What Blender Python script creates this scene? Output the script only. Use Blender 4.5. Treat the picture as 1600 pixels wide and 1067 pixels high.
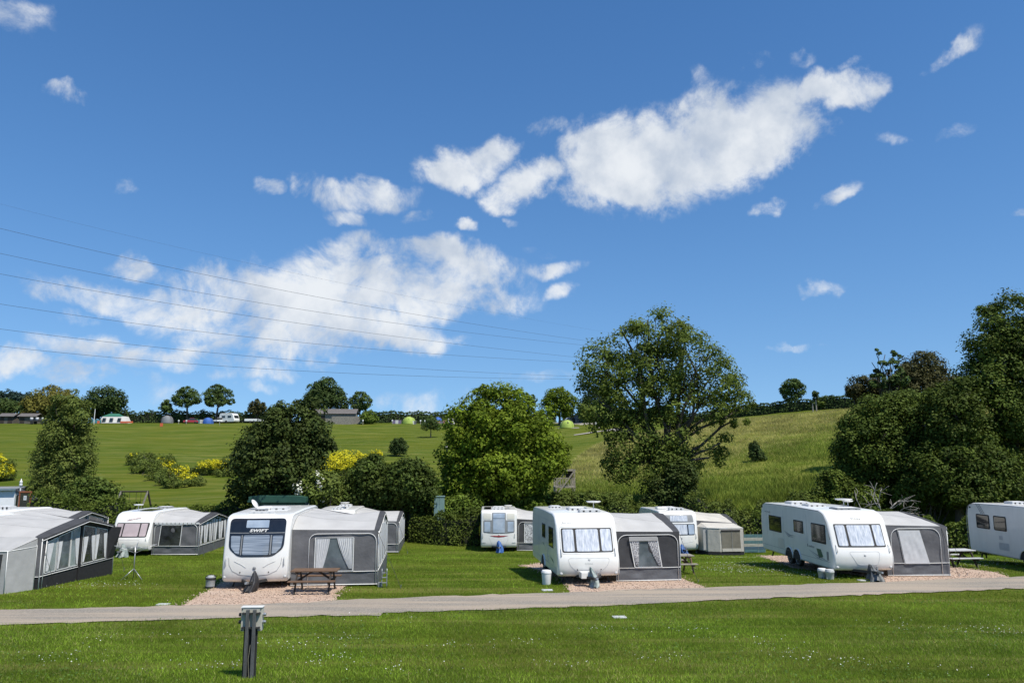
import bpy, bmesh, math, random
import numpy as np
from mathutils import Vector, Matrix

for o in list(bpy.data.objects):
    bpy.data.objects.remove(o)
random.seed(7)
RNG = np.random.default_rng(7)
R = math.radians
scene = bpy.context.scene
COL = scene.collection

# ------------------------------------------------------------------ camera
EYE = 4.6
FPX = 1200.0
PITCH = R(8.8)
cam_d = bpy.data.cameras.new('camera')
cam_d.sensor_width = 36.0
cam_d.lens = FPX / 1600.0 * 36.0
cam_d.clip_start = 0.1
cam_d.clip_end = 9000.0
cam = bpy.data.objects.new('camera', cam_d)
cam.location = (0, 0, EYE)
cam.rotation_euler = (R(90) + PITCH, 0, 0)
COL.objects.link(cam)
scene.camera = cam


def ray(px, py):
    x = (px - 800.0) / FPX
    u = (533.5 - py) / FPX
    return np.array([x, math.cos(PITCH) - math.sin(PITCH) * u, math.sin(PITCH) + math.cos(PITCH) * u])


def P(px, py, d):
    r = ray(px, py)
    k = d / r[1]
    return np.array([r[0] * k, d, EYE + r[2] * k])


# ------------------------------------------------------------------ sun, sky, exposure
SUN_EL = R(60.0)
SUN_AZ = R(133.0)            # clockwise from +Y: behind the camera, to the right
to_sun = Vector((math.sin(SUN_AZ) * math.cos(SUN_EL), math.cos(SUN_AZ) * math.cos(SUN_EL), math.sin(SUN_EL)))
sun_d = bpy.data.lights.new('sun', 'SUN')
sun_d.energy = 4.6
sun_d.angle = R(0.53)
sun_d.color = (1.0, 0.945, 0.85)
sun = bpy.data.objects.new('sun', sun_d)
sun.rotation_euler = (-to_sun).to_track_quat('-Z', 'Y').to_euler()
sun.location = (40, -40, 80)
COL.objects.link(sun)
vs = scene.view_settings
vs.view_transform = 'Standard'
vs.look = 'None'
vs.gamma = 1.0
vs.use_curve_mapping = False
vs.exposure = 0.3
scene.render.film_transparent = False
scene.cycles.max_bounces = 8
scene.cycles.transparent_max_bounces = 12
scene.cycles.use_denoising = True

SKY_STRENGTH = 0.114
# clouds seen in the photograph: centre and half-size (px of the photo), tilt (deg), weight
CLOUDS = [
    (955, 245, 78, 78, 0, 1.1), (1030, 250, 90, 75, 8, 1.15), (1110, 225, 100, 75, 12, 1.15), (1190, 205, 95, 66, 14, 1.15),
    (1245, 205, 55, 45, 0, 1.0), (985, 292, 115, 32, 2, 1.0), (1300, 140, 62, 32, 0, .85), (1345, 150, 48, 24, 18, .8),
    (715, 263, 68, 34, 8, .95), (745, 250, 70, 24, 5, .8), (818, 285, 62, 30, 14, .95), (785, 310, 40, 22, 14, .8), (848, 205, 40, 22, 32, .6),
    (565, 310, 80, 26, 3, .8), (475, 293, 34, 28, -25, .6), (540, 345, 38, 14, -10, .65), (635, 345, 34, 12, 0, .5), (418, 291, 22, 14, 0, .5),
    (720, 358, 20, 12, 0, .6), (800, 340, 16, 9, 0, .4),
    (200, 416, 44, 20, 0, .72),
    (640, 400, 135, 28, -3, .95), (520, 400, 62, 32, -10, .85), (700, 425, 120, 40, -3, 1.0), (600, 450, 210, 55, -2, 1.05), (740, 465, 110, 26, -5, .85),
    (430, 470, 160, 46, -4, 1.0), (360, 445, 75, 34, 0, .95), (520, 500, 170, 40, -3, 1.0), (620, 530, 115, 26, -3, .9), (430, 530, 160, 40, -3, .9),
    (300, 490, 100, 28, 0, .85), (160, 458, 115, 26, -4, .9), (230, 470, 80, 30, -5, .9), (130, 492, 40, 14, 0, .45),
    (170, 545, 130, 24, -4, .65), (300, 560, 130, 22, -5, .75), (390, 585, 80, 24, 0, .6), (60, 575, 150, 26, -3, .95), (20, 560, 70, 22, 0, .7),
    (200, 612, 130, 26, 0, .38), (390, 615, 40, 10, 0, .4), (640, 622, 130, 24, 0, .4), (850, 592, 80, 12, 0, .35),
    (860, 415, 62, 16, 3, .7), (800, 428, 26, 14, 0, .55), (882, 452, 30, 17, 12, .66), (850, 385, 50, 12, 0, .3),
    (92, 151, 34, 16, 5, .52), (190, 292, 28, 20, 8, .5), (1302, 312, 40, 12, 14, .56), (1195, 320, 26, 14, 15, .5), (1497, 84, 42, 18, 20, .54),
    (1280, 448, 30, 11, 5, .44), (1588, 340, 28, 13, 0, .55), (1250, 545, 60, 8, 0, .4), (1496, 204, 36, 16, 12, .4), (18, 22, 50, 30, 0, .45),
    (1190, 104, 34, 16, 10, .4), (1335, 98, 22, 12, 0, .5), (1265, 98, 26, 10, 0, .3), (1100, 130, 26, 26, 45, .35), (1390, 215, 26, 18, 0, .35),
]
world = bpy.data.worlds.new('World')
scene.world = world
world.use_nodes = True
wn, wl = world.node_tree.nodes, world.node_tree.links
wn.clear()


def wnode(t, **kw):
    n = wn.new(t)
    for k, v in kw.items():
        setattr(n, k, v)
    return n


def wmath(op, a, b=None, clamp=False):
    n = wnode('ShaderNodeMath', operation=op, use_clamp=clamp)
    for i, v in enumerate((a, b)):
        if v is None:
            continue
        if isinstance(v, (int, float)):
            n.inputs[i].default_value = v
        else:
            wl.new(v, n.inputs[i])
    return n.outputs[0]


w_out = wnode('ShaderNodeOutputWorld')
w_bg = wnode('ShaderNodeBackground')
w_bg.inputs['Strength'].default_value = SKY_STRENGTH
wl.new(w_bg.outputs[0], w_out.inputs[0])
w_sky = wnode('ShaderNodeTexSky', sky_type='NISHITA', sun_disc=False)
w_sky.sun_elevation = SUN_EL
w_sky.sun_rotation = SUN_AZ
w_sky.altitude = 60.0
w_sky.air_density = 1.0
w_sky.dust_density = 0.0
w_sky.ozone_density = 3.0
w_tc = wnode('ShaderNodeTexCoord')
w_sep = wnode('ShaderNodeSeparateXYZ')
w_nrm = wnode('ShaderNodeVectorMath', operation='NORMALIZE')
wl.new(w_tc.outputs['Generated'], w_nrm.inputs[0])
wl.new(w_nrm.outputs[0], w_sep.inputs[0])
w_az = wmath('ARCTAN2', w_sep.outputs[0], w_sep.outputs[1])
w_el = wmath('ARCSINE', w_sep.outputs[2])
# the clear summer sky is an even blue down to the hills: look it up away from the pale horizon band
w_zz = wmath('ADD', wmath('MULTIPLY', w_sep.outputs[2], 0.70), 0.105)
w_up = wnode('ShaderNodeCombineXYZ')
wl.new(w_sep.outputs[0], w_up.inputs[0])
wl.new(w_sep.outputs[1], w_up.inputs[1])
wl.new(w_zz, w_up.inputs[2])
w_upn = wnode('ShaderNodeVectorMath', operation='NORMALIZE')
wl.new(w_up.outputs[0], w_upn.inputs[0])
wl.new(w_upn.outputs[0], w_sky.inputs['Vector'])
# billow noise that breaks the cloud outlines up
w_warp = wnode('ShaderNodeTexNoise', noise_dimensions='3D')
w_warp.inputs['Scale'].default_value = 9.0
w_warp.inputs['Detail'].default_value = 8.0
wl.new(w_nrm.outputs[0], w_warp.inputs['Vector'])
w_fine = wnode('ShaderNodeTexNoise', noise_dimensions='3D')
w_fine.inputs['Scale'].default_value = 13.0
w_fine.inputs['Detail'].default_value = 12.0
w_fine.inputs['Roughness'].default_value = 0.66
w_fine.inputs['Distortion'].default_value = 0.3
wl.new(w_nrm.outputs[0], w_fine.inputs['Vector'])
w_flat = wnode('ShaderNodeCombineXYZ')
w_off = wnode('ShaderNodeVectorMath', operation='MULTIPLY_ADD')
wl.new(w_warp.outputs['Color'], w_off.inputs[0])
w_off.inputs[1].default_value = (0.085, 0.06, 0.0)
w_off.inputs[2].default_value = (-0.0425, -0.03, 0.0)
wl.new(w_az, w_flat.inputs[0])
wl.new(w_el, w_flat.inputs[1])
w_warp2 = wnode('ShaderNodeTexNoise', noise_dimensions='3D')
w_warp2.inputs['Scale'].default_value = 32.0
w_warp2.inputs['Detail'].default_value = 7.0
wl.new(w_nrm.outputs[0], w_warp2.inputs['Vector'])
w_off2 = wnode('ShaderNodeVectorMath', operation='MULTIPLY_ADD')
wl.new(w_warp2.outputs['Color'], w_off2.inputs[0])
w_off2.inputs[1].default_value = (0.046, 0.030, 0.0)
w_off2.inputs[2].default_value = (-0.023, -0.015, 0.0)
w_q0 = wnode('ShaderNodeVectorMath', operation='ADD')
wl.new(w_flat.outputs[0], w_q0.inputs[0])
wl.new(w_off2.outputs[0], w_q0.inputs[1])
w_q = wnode('ShaderNodeVectorMath', operation='ADD')
wl.new(w_q0.outputs[0], w_q.inputs[0])
wl.new(w_off.outputs[0], w_q.inputs[1])
acc = None
for (cx, cy, rx, ry, tilt, wgt) in CLOUDS:
    d_ = ray(cx, cy)
    d_ = d_ / np.linalg.norm(d_)
    az, el = math.atan2(d_[0], d_[1]), math.asin(d_[2])
    k = 1.0 / math.hypot(1.0, math.hypot((cx - 800) / FPX, (cy - 533) / FPX))
    mp = wnode('ShaderNodeMapping', vector_type='TEXTURE')
    mp.inputs['Location'].default_value = (az, el, 0)
    mp.inputs['Rotation'].default_value = (0, 0, R(tilt))
    mp.inputs['Scale'].default_value = (1.28 * rx * k / FPX / math.cos(el), 1.28 * ry * k / FPX, 1)
    wl.new(w_q.outputs[0], mp.inputs['Vector'])
    ln = wnode('ShaderNodeVectorMath', operation='LENGTH')
    wl.new(mp.outputs[0], ln.inputs[0])
    mr = wnode('ShaderNodeMapRange', interpolation_type='SMOOTHSTEP')
    mr.inputs['From Min'].default_value = 1.25
    mr.inputs['From Max'].default_value = 0.25
    mr.inputs['To Min'].default_value = 0.0
    mr.inputs['To Max'].default_value = wgt * (0.86 if cy > 370 else 1.0)
    wl.new(ln.outputs['Value'], mr.inputs['Value'])
    acc = mr.outputs[0] if acc is None else wmath('SMOOTH_MAX', acc, mr.outputs[0])
    if acc.node.type == 'MATH':
        acc.node.inputs[2].default_value = 0.12
# the same kind of scattered fair-weather cloud goes on all round the sky outside the frame
w_far = wnode('ShaderNodeTexNoise', noise_dimensions='3D')
w_far.inputs['Scale'].default_value = 3.2
w_far.inputs['Detail'].default_value = 3.0
wl.new(w_nrm.outputs[0], w_far.inputs['Vector'])
far_m = wnode('ShaderNodeMapRange', interpolation_type='SMOOTHSTEP')
far_m.inputs['From Min'].default_value = 0.56
far_m.inputs['From Max'].default_value = 0.72
wl.new(w_far.outputs[0], far_m.inputs['Value'])
outside = wnode('ShaderNodeMapRange', interpolation_type='SMOOTHSTEP')
outside.inputs['From Min'].default_value = 0.82
outside.inputs['From Max'].default_value = 0.66
w_dot = wnode('ShaderNodeVectorMath', operation='DOT_PRODUCT')
wl.new(w_nrm.outputs[0], w_dot.inputs[0])
w_dot.inputs[1].default_value = (0, math.cos(PITCH), math.sin(PITCH))
wl.new(w_dot.outputs['Value'], outside.inputs['Value'])
acc = wmath('MAXIMUM', acc, wmath('MULTIPLY', far_m.outputs[0], outside.outputs[0]))
fine_c = wmath('MULTIPLY', wmath('SUBTRACT', w_fine.outputs[0], 0.5), 1.9)
dens = wmath('ADD', acc, wmath('MULTIPLY', fine_c, wmath('MULTIPLY', wmath('MINIMUM', acc, 0.62), wmath('SUBTRACT', 3.3, wmath('MULTIPLY', acc, 1.5)))))
cov = wnode('ShaderNodeMapRange', interpolation_type='SMOOTHSTEP')
cov.inputs['From Min'].default_value = 0.24
cov.inputs['From Max'].default_value = 0.98
cov.inputs['To Max'].default_value = 0.94
wl.new(dens, cov.inputs['Value'])
# thicker cloud is whiter where billows face the sun, greyer in the hollows and towards the base
w_sh = wnode('ShaderNodeTexNoise', noise_dimensions='3D')
w_sh.inputs['Scale'].default_value = 13.0
w_sh.inputs['Detail'].default_value = 7.0
w_sh.inputs['Roughness'].default_value = 0.55
w_shv = wnode('ShaderNodeVectorMath', operation='ADD')
wl.new(w_nrm.outputs[0], w_shv.inputs[0])
w_shv.inputs[1].default_value = (-0.012, 0.0, -0.02)
wl.new(w_shv.outputs[0], w_sh.inputs['Vector'])
sh_r = wnode('ShaderNodeMapRange', interpolation_type='SMOOTHSTEP')
sh_r.inputs['From Min'].default_value = 0.30
sh_r.inputs['From Max'].default_value = 0.66
wl.new(w_sh.outputs[0], sh_r.inputs['Value'])
cl_col = wnode('ShaderNodeMix', data_type='RGBA')
cl_col.inputs[6].default_value = (0.42 / SKY_STRENGTH, 0.48 / SKY_STRENGTH, 0.57 / SKY_STRENGTH, 1)
cl_col.inputs[7].default_value = (0.71 / SKY_STRENGTH, 0.735 / SKY_STRENGTH, 0.76 / SKY_STRENGTH, 1)
wl.new(sh_r.outputs[0], cl_col.inputs[0])
w_hsv = wnode('ShaderNodeHueSaturation')
w_hsv.inputs['Hue'].default_value = 0.503
w_hsv.inputs['Saturation'].default_value = 1.24
w_hsv.inputs['Value'].default_value = 1.0
wl.new(w_sky.outputs[0], w_hsv.inputs['Color'])
mixc = wnode('ShaderNodeMix', data_type='RGBA')
wl.new(cov.outputs[0], mixc.inputs[0])
wl.new(w_hsv.outputs[0], mixc.inputs[6])
wl.new(cl_col.outputs[2], mixc.inputs[7])
wl.new(mixc.outputs[2], w_bg.inputs['Color'])
try:
    world.cycles.sampling_method = 'MANUAL'
    world.cycles.sample_map_resolution = 512
except Exception:
    pass

# ------------------------------------------------------------------ materials
MATS = {}


def pmat(name, col, rough=0.6, var=0.12, scale=6.0, col2=None, bump=0.0, bscale=40.0, metal=0.0, spec=0.5, coat=0.0, transl=0.0,
         attr=None, stretch=None, detail=4.0, alpha=None):
    """procedural principled material with a noise-driven colour variation"""
    if name in MATS:
        return MATS[name]
    m = bpy.data.materials.new(name)
    m.use_nodes = True
    nt = m.node_tree
    n, l = nt.nodes, nt.links
    b = n['Principled BSDF']
    b.inputs['Roughness'].default_value = rough
    b.inputs['Metallic'].default_value = metal
    b.inputs['Specular IOR Level'].default_value = spec
    b.inputs['Coat Weight'].default_value = coat
    tc = n.new('ShaderNodeTexCoord')
    src = tc.outputs['Object']
    if stretch:
        mp = n.new('ShaderNodeMapping')
        mp.inputs['Scale'].default_value = stretch
        l.new(src, mp.inputs[0])
        src = mp.outputs[0]
    ns = n.new('ShaderNodeTexNoise')
    ns.inputs['Scale'].default_value = scale
    ns.inputs['Detail'].default_value = detail
    l.new(src, ns.inputs['Vector'])
    mr = n.new('ShaderNodeMapRange')
    mr.inputs['From Min'].default_value = 0.3
    mr.inputs['From Max'].default_value = 0.7
    l.new(ns.outputs[0], mr.inputs['Value'])
    mx = n.new('ShaderNodeMix')
    mx.data_type = 'RGBA'
    c1 = [c * (1 - var) for c in col]
    c2 = list(col2) if col2 else [min(1, c * (1 + var)) for c in col]
    mx.inputs[6].default_value = (*c1, 1)
    mx.inputs[7].default_value = (*c2, 1)
    l.new(mr.outputs[0], mx.inputs[0])
    out = mx.outputs[2]
    if attr:
        at = n.new('ShaderNodeAttribute')
        at.attribute_name = attr
        mr2 = n.new('ShaderNodeMapRange')
        mr2.inputs['To Min'].default_value = 0.55
        mr2.inputs['To Max'].default_value = 1.45
        l.new(at.outputs['Fac'], mr2.inputs['Value'])
        vm = n.new('ShaderNodeVectorMath')
        vm.operation = 'SCALE'
        l.new(out, vm.inputs[0])
        l.new(mr2.outputs[0], vm.inputs['Scale'])
        out = vm.outputs[0]
    l.new(out, b.inputs['Base Color'])
    if bump:
        bn = n.new('ShaderNodeTexNoise')
        bn.inputs['Scale'].default_value = bscale
        bn.inputs['Detail'].default_value = 5.0
        l.new(src, bn.inputs['Vector'])
        bp = n.new('ShaderNodeBump')
        bp.inputs['Strength'].default_value = bump
        bp.inputs['Distance'].default_value = 0.05
        l.new(bn.outputs[0], bp.inputs['Height'])
        l.new(bp.outputs[0], b.inputs['Normal'])
    if transl:
        tr = n.new('ShaderNodeBsdfTranslucent')
        ms = n.new('ShaderNodeMixShader')
        ms.inputs[0].default_value = transl
        l.new(out, tr.inputs['Color'])
        l.new(b.outputs[0], ms.inputs[1])
        l.new(tr.outputs[0], ms.inputs[2])
        l.new(ms.outputs[0], n['Material Output'].inputs['Surface'])
    MATS[name] = m
    return m


def leafmat(name, col, col2, transl=0.3):
    return pmat(name, col, rough=0.62, col2=col2, var=0.0, scale=0.8, spec=0.12, transl=transl, attr='tint', detail=3.0)


# ------------------------------------------------------------------ object helpers
def link(o):
    COL.objects.link(o)
    return o


def tag(o, label=None, cat=None, group=None, kind=None):
    if label:
        o['label'] = label
    if cat:
        o['category'] = cat
    if group:
        o['group'] = group
    if kind:
        o['kind'] = kind
    return o


def thing(name, label, cat, loc=(0, 0, 0), rz=0.0, group=None, tilt=None):
    o = bpy.data.objects.new(name, None)
    o.empty_display_size = 0.3
    o.location = [float(v) for v in loc]
    o.rotation_euler = (tilt[0], tilt[1], rz) if tilt else (0, 0, rz)
    link(o)
    return tag(o, label, cat, group)


def mesh_obj(name, verts, faces, mat=None, parent=None, smooth=False):
    me = bpy.data.meshes.new(name)
    me.from_pydata([tuple(map(float, v)) for v in verts], [], [tuple(f) for f in faces])
    if mat:
        me.materials.append(mat)
    if smooth:
        me.polygons.foreach_set('use_smooth', [True] * len(me.polygons))
    me.update()
    o = bpy.data.objects.new(name, me)
    link(o)
    if parent is not None:
        o.parent = parent
    return o


class MB:
    """collects boxes, bars, tubes and prisms and builds ONE mesh"""

    def __init__(s):
        s.v, s.f = [], []

    def add(s, v, f):
        b = len(s.v)
        s.v += [tuple(map(float, p)) for p in v]
        s.f += [tuple(i + b for i in q) for q in f]
        return s

    def box(s, x0, x1, y0, y1, z0, z1):
        v = [(x, y, z) for z in (z0, z1) for y in (y0, y1) for x in (x0, x1)]
        return s.add(v, [(0, 2, 3, 1), (4, 5, 7, 6), (0, 1, 5, 4), (2, 6, 7, 3), (0, 4, 6, 2), (1, 3, 7, 5)])

    def bar(s, p, q, w, h=None, up=(0, 0, 1)):
        h = w if h is None else h
        p, q = Vector(p), Vector(q)
        d = (q - p).normalized()
        a = d.cross(Vector(up))
        if a.length < 1e-4:
            a = d.cross(Vector((1, 0, 0)))
        a.normalize()
        c = a.cross(d).normalized()
        v = []
        for base in (p, q):
            for sa, sc in ((-1, -1), (1, -1), (1, 1), (-1, 1)):
                v.append(base + a * (sa * w / 2) + c * (sc * h / 2))
        return s.add(v, [(0, 1, 2, 3), (7, 6, 5, 4), (0, 4, 5, 1), (1, 5, 6, 2), (2, 6, 7, 3), (3, 7, 4, 0)])

    def tube(s, pts, rad, n=8, closed=False):
        pts = [Vector(p) for p in pts]
        if not hasattr(rad, '__len__'):
            rad = [rad] * len(pts)
        b = len(s.v)
        a = None
        m = len(pts)
        for i, p in enumerate(pts):
            if closed:
                t = pts[(i + 1) % m] - pts[i - 1]
            else:
                t = pts[min(i + 1, m - 1)] - pts[max(i - 1, 0)]
            if t.length < 1e-9:
                t = Vector((0, 0, 1))
            t.normalize()
            if a is None:
                a = t.cross(Vector((0, 0, 1)))
                if a.length < 1e-3:
                    a = t.cross(Vector((1, 0, 0)))
            a = (a - t * a.dot(t))
            if a.length < 1e-6:
                a = t.orthogonal()
            a.normalize()
            c = t.cross(a)
            for k in range(n):
                ang = 2 * math.pi * k / n
                s.v.append(tuple(p + (a * math.cos(ang) + c * math.sin(ang)) * rad[i]))
        for i in range(m if closed else m - 1):
            j = (i + 1) % m
            for k in range(n):
                k2 = (k + 1) % n
                s.f.append((b + i * n + k, b + i * n + k2, b + j * n + k2, b + j * n + k))
        if not closed:
            s.f.append(tuple(b + k for k in reversed(range(n))))
            s.f.append(tuple(b + (m - 1) * n + k for k in range(n)))
        return s

    def prism(s, poly, axis, lo, hi):
        """polygon in the plane across axis, extruded from lo to hi along it"""
        def mk(p, t):
            return (t, p[0], p[1]) if axis == 'x' else ((p[0], t, p[1]) if axis == 'y' else (p[0], p[1], t))
        n = len(poly)
        v = [mk(p, lo) for p in poly] + [mk(p, hi) for p in poly]
        f = [tuple(range(n)), tuple(reversed(range(n, 2 * n)))]
        f += [(i, n + i, n + (i + 1) % n, (i + 1) % n) for i in range(n)]
        return s.add(v, f)

    def lathe(s, prof, n=20, axis='z', c=(0, 0, 0)):
        b = len(s.v)
        for (r, t) in prof:
            for k in range(n):
                a = 2 * math.pi * k / n
                p = (r * math.cos(a), r * math.sin(a), t)
                if axis == 'x':
                    p = (p[2], p[0], p[1])
                elif axis == 'y':
                    p = (p[0], p[2], p[1])
                s.v.append((p[0] + c[0], p[1] + c[1], p[2] + c[2]))
        m = len(prof)
        for i in range(m - 1):
            for k in range(n):
                k2 = (k + 1) % n
                s.f.append((b + i * n + k, b + i * n + k2, b + (i + 1) * n + k2, b + (i + 1) * n + k))
        s.f.append(tuple(b + k for k in reversed(range(n))))
        s.f.append(tuple(b + (m - 1) * n + k for k in range(n)))
        return s

    def build(s, name, mat=None, parent=None, smooth=False, bevel=0.0, seg=2, auto=None):
        o = mesh_obj(name, s.v, s.f, mat, parent, smooth)
        bm = bmesh.new()
        bm.from_mesh(o.data)
        bmesh.ops.recalc_face_normals(bm, faces=bm.faces)
        if bevel:
            bmesh.ops.bevel(bm, geom=list(bm.edges), offset=bevel, segments=seg, profile=0.6, affect='EDGES', clamp_overlap=True)
        if auto:
            for e in bm.edges:
                if len(e.link_faces) == 2 and e.calc_face_angle(0) > auto:
                    e.smooth = False
        bm.to_mesh(o.data)
        bm.free()
        return o


def rpoly(pts, r, seg=4):
    """round the corners of a polygon"""
    out = []
    n = len(pts)
    for i in range(n):
        p = Vector((*pts[i], 0))
        a = Vector((*pts[i - 1], 0)) - p
        b = Vector((*pts[(i + 1) % n], 0)) - p
        rr = min(r, a.length * .45, b.length * .45)
        s_, e_ = p + a.normalized() * rr, p + b.normalized() * rr
        for k in range(seg + 1):
            t = k / seg
            q = s_ * (1 - t) ** 2 + p * 2 * t * (1 - t) + e_ * t ** 2
            out.append((q.x, q.y))
    return out


def catmull(pts, per=3, closed=False):
    out = []
    n = len(pts)
    for i in range(n - 1):
        p0 = np.array(pts[max(i - 1, 0)], float)
        p1, p2 = np.array(pts[i], float), np.array(pts[i + 1], float)
        p3 = np.array(pts[min(i + 2, n - 1)], float)
        for k in range(per):
            t = k / per
            out.append(tuple(.5 * ((2 * p1) + (-p0 + p2) * t + (2 * p0 - 5 * p1 + 4 * p2 - p3) * t * t + (-p0 + 3 * p1 - 3 * p2 + p3) * t ** 3)))
    out.append(tuple(map(float, pts[-1])))
    return out


# ------------------------------------------------------------------ terrain
ctl = [(0, 0, 2.9), (-30, 0, 2.9), (30, 0, 2.9), (-90, 0, 2.9), (90, 0, 2.9), (0, -60, 4.5), (-200, -60, 4.5), (200, -60, 4.5), (0, 7, 1.55), (-20, 7, 1.55), (20, 7, 1.55),
       (-10, 13.7, .62), (0, 13.8, .62), (10, 13.8, .62), (-22, 13.5, .62), (24, 14, .65), (-60, 15, .6), (60, 20, .6),
       (-15, 22, .13), (0, 24.9, .1), (19, 28.3, .08), (-40, 20, .1), (40, 31, .1), (-8, 19, .26), (8, 20, .26), (22, 22, .26),
       (-9, 28, .05), (-17, 29, .02), (3, 31, 0), (14, 33, 0), (22, 36, -.1), (-35, 30, 0),
       (-20, 42, -.75), (-8, 43, -.72), (0, 48, -1.03), (12, 46, -.95), (25, 45, -.65), (-40, 42, -.5), (45, 45, -.3),
       (-30, 52, -.85), (-10, 53, -1.0), (0, 54, -1.05), (15, 53, -1.), (30, 53, -.55), (-60, 52, -.6)]
for (px, py, d) in [(220, 803, 64), (500, 800, 63), (768, 800, 62), (1000, 797, 62), (20, 803, 66), (-250, 803, 66),
                    (1150, 785, 62), (1300, 783, 60), (1480, 785, 58), (1650, 785, 57)]:
    ctl.append(tuple(P(px, py, d)))
for px in (-500, -200, 0, 200, 400, 600, 780):
    for (py, d) in ((764, 85), (741, 100), (719, 117), (690, 150), (672, 178), (662, 197)):
        ctl.append(tuple(P(px, py, d)))
for (px, lst) in ((920, ((768, 76), (735, 98), (700, 124), (678, 155), (660, 188))),
                  (1030, ((765, 74), (728, 94), (695, 118), (672, 148), (652, 178))),
                  (1160, ((766, 69), (735, 85), (700, 106), (653, 140))),
                  (1300, ((768, 65), (730, 78), (690, 95), (643, 126))),
                  (1480, ((765, 64), (725, 76), (680, 92), (632, 122))),
                  (1700, ((765, 64), (725, 76), (675, 92), (625, 122)))):
    for (py, d) in lst:
        ctl.append(tuple(P(px, py, d)))
for (x, y, z) in ((-200, 240, 15), (-100, 235, 15), (-20, 235, 14.9), (40, 235, 15), (-200, 330, 15), (0, 330, 14.5), (120, 175, 13.2), (60, 190, 13.7),
                  (150, 250, 14), (220, 330, 14), (-250, 420, 14), (0, 420, 13), (260, 420, 13), (260, 200, 13.5), (-260, 120, 5.5), (260, 60, 3), (-260, 40, 0), (260, 20, 1)):
    ctl.append((x, y, z))
ctl = np.array(ctl)


def _phi(r2):
    return 0.5 * r2 * np.log(r2 + 1e-12)


_S = 100.0
_A = ctl[:, :2] / _S
_n = len(_A)
_K = _phi(((_A[:, None] - _A[None]) ** 2).sum(-1)) + np.eye(_n) * 2e-5
_Pm = np.c_[np.ones(_n), _A]
_M = np.block([[_K, _Pm], [_Pm.T, np.zeros((3, 3))]])
_W = np.linalg.solve(_M, np.r_[ctl[:, 2], np.zeros(3)])


def hgt(x, y):
    x = np.clip(np.atleast_1d(np.asarray(x, float)), -260, 260)
    y = np.clip(np.atleast_1d(np.asarray(y, float)), -60, 420)
    out = np.empty(x.shape)
    for i in range(0, len(x), 20000):
        q = np.c_[x[i:i + 20000], y[i:i + 20000]] / _S
        ph = _phi(((q[:, None] - _A[None]) ** 2).sum(-1))
        out[i:i + 20000] = ph @ _W[:_n] + _W[_n] + q @ _W[_n + 1:]
    return out


def h1(x, y):
    return float(hgt([x], [y])[0])


def ground_at(px, py, dmin=6.0, dmax=420.0):
    """where the ray of this pixel first meets the ground"""
    r = ray(px, py)
    d = np.exp(np.linspace(math.log(dmin), math.log(dmax), 1500))
    k = d / r[1]
    dz = EYE + r[2] * k - hgt(r[0] * k, d)
    below = np.nonzero(dz < 0)[0]
    if len(below) == 0:
        i = int(np.argmin(dz))
    else:
        i = int(below[0])
    return np.array([r[0] * k[i], d[i], h1(r[0] * k[i], d[i])])


def gd(px, d):
    """ground point in the column of this pixel at depth d"""
    x = (px - 800.0) / FPX
    # the column's x/y ratio at the height of the ground
    X = x * d
    for _ in range(3):
        z = h1(X, d) - EYE
        k = d * math.cos(PITCH) + z * math.sin(PITCH)
        X = x * k
    return np.array([X, d, h1(X, d)])


def in_poly(x, y, poly):
    x, y = np.asarray(x), np.asarray(y)
    c = np.zeros(x.shape, bool)
    j = len(poly) - 1
    for i in range(len(poly)):
        xi, yi = poly[i]
        xj, yj = poly[j]
        t = ((yi > y) != (yj > y)) & (x < (xj - xi) * (y - yi) / (yj - yi + 1e-12) + xi)
        c ^= t
        j = i
    return c


def poly_dist(x, y, poly):
    best = np.full(np.shape(x), 1e9)
    n = len(poly)
    for i in range(n):
        ax, ay = poly[i]
        bx, by = poly[(i + 1) % n]
        dx, dy = bx - ax, by - ay
        t = np.clip(((x - ax) * dx + (y - ay) * dy) / (dx * dx + dy * dy + 1e-12), 0, 1)
        best = np.minimum(best, np.hypot(x - ax - t * dx, y - ay - t * dy))
    return best


# unmown meadow on the right-hand slope and the rough strip at its foot
MEADOW = [tuple(ground_at(*q)[:2]) for q in ((850, 800), (862, 762), (880, 738), (905, 712), (930, 696), (965, 684), (1010, 676), (1060, 668), (1110, 658), (1165, 655), (1240, 648), (1330, 640))]
MEADOW += [(140, 150), (110, 60), (40, 56), (20, 56)]
ROUGH = [tuple(ground_at(*q)[:2]) for q in ((-40, 800), (200, 806), (300, 800), (640, 790), (700, 772), (830, 772))] + [(5, 56), (-10, 55), (-60, 56)]

xs = np.concatenate([-np.geomspace(3500, 262, 10), np.arange(-260, -60, 5.0), np.arange(-60, 60, 0.8), np.arange(60, 260.1, 5.0), np.geomspace(275, 3500, 10)])
ys = np.concatenate([-np.geomspace(3500, 70, 10), np.arange(-60, 8, 3.0), np.arange(8, 66, 0.55), np.arange(66, 240, 1.8), np.arange(240, 421, 9.0), np.geomspace(450, 3500, 12)])
gx, gy = np.meshgrid(xs, ys)
gz = hgt(gx.ravel(), gy.ravel())
fall = np.clip((np.hypot(gx, gy - 100).ravel() - 420) / 1500, 0, 1)
gz = gz * (1 - fall) + 6.0 * fall
near = (np.abs(gx) < 120).ravel() & (gy.ravel() > 8) & (gy.ravel() < 200)
und = 0.035 * np.sin(gx * .9 + 1.3 * np.sin(gy * .31)) * np.sin(gy * .8 + .7) + 0.05 * np.sin(gx * .23 + gy * .17)
gz = gz + np.where(near & (gy.ravel() > 62), und.ravel() * 2.2, 0.0)
nx_, ny_ = len(xs), len(ys)
idx = np.arange(nx_ * ny_).reshape(ny_, nx_)
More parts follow.
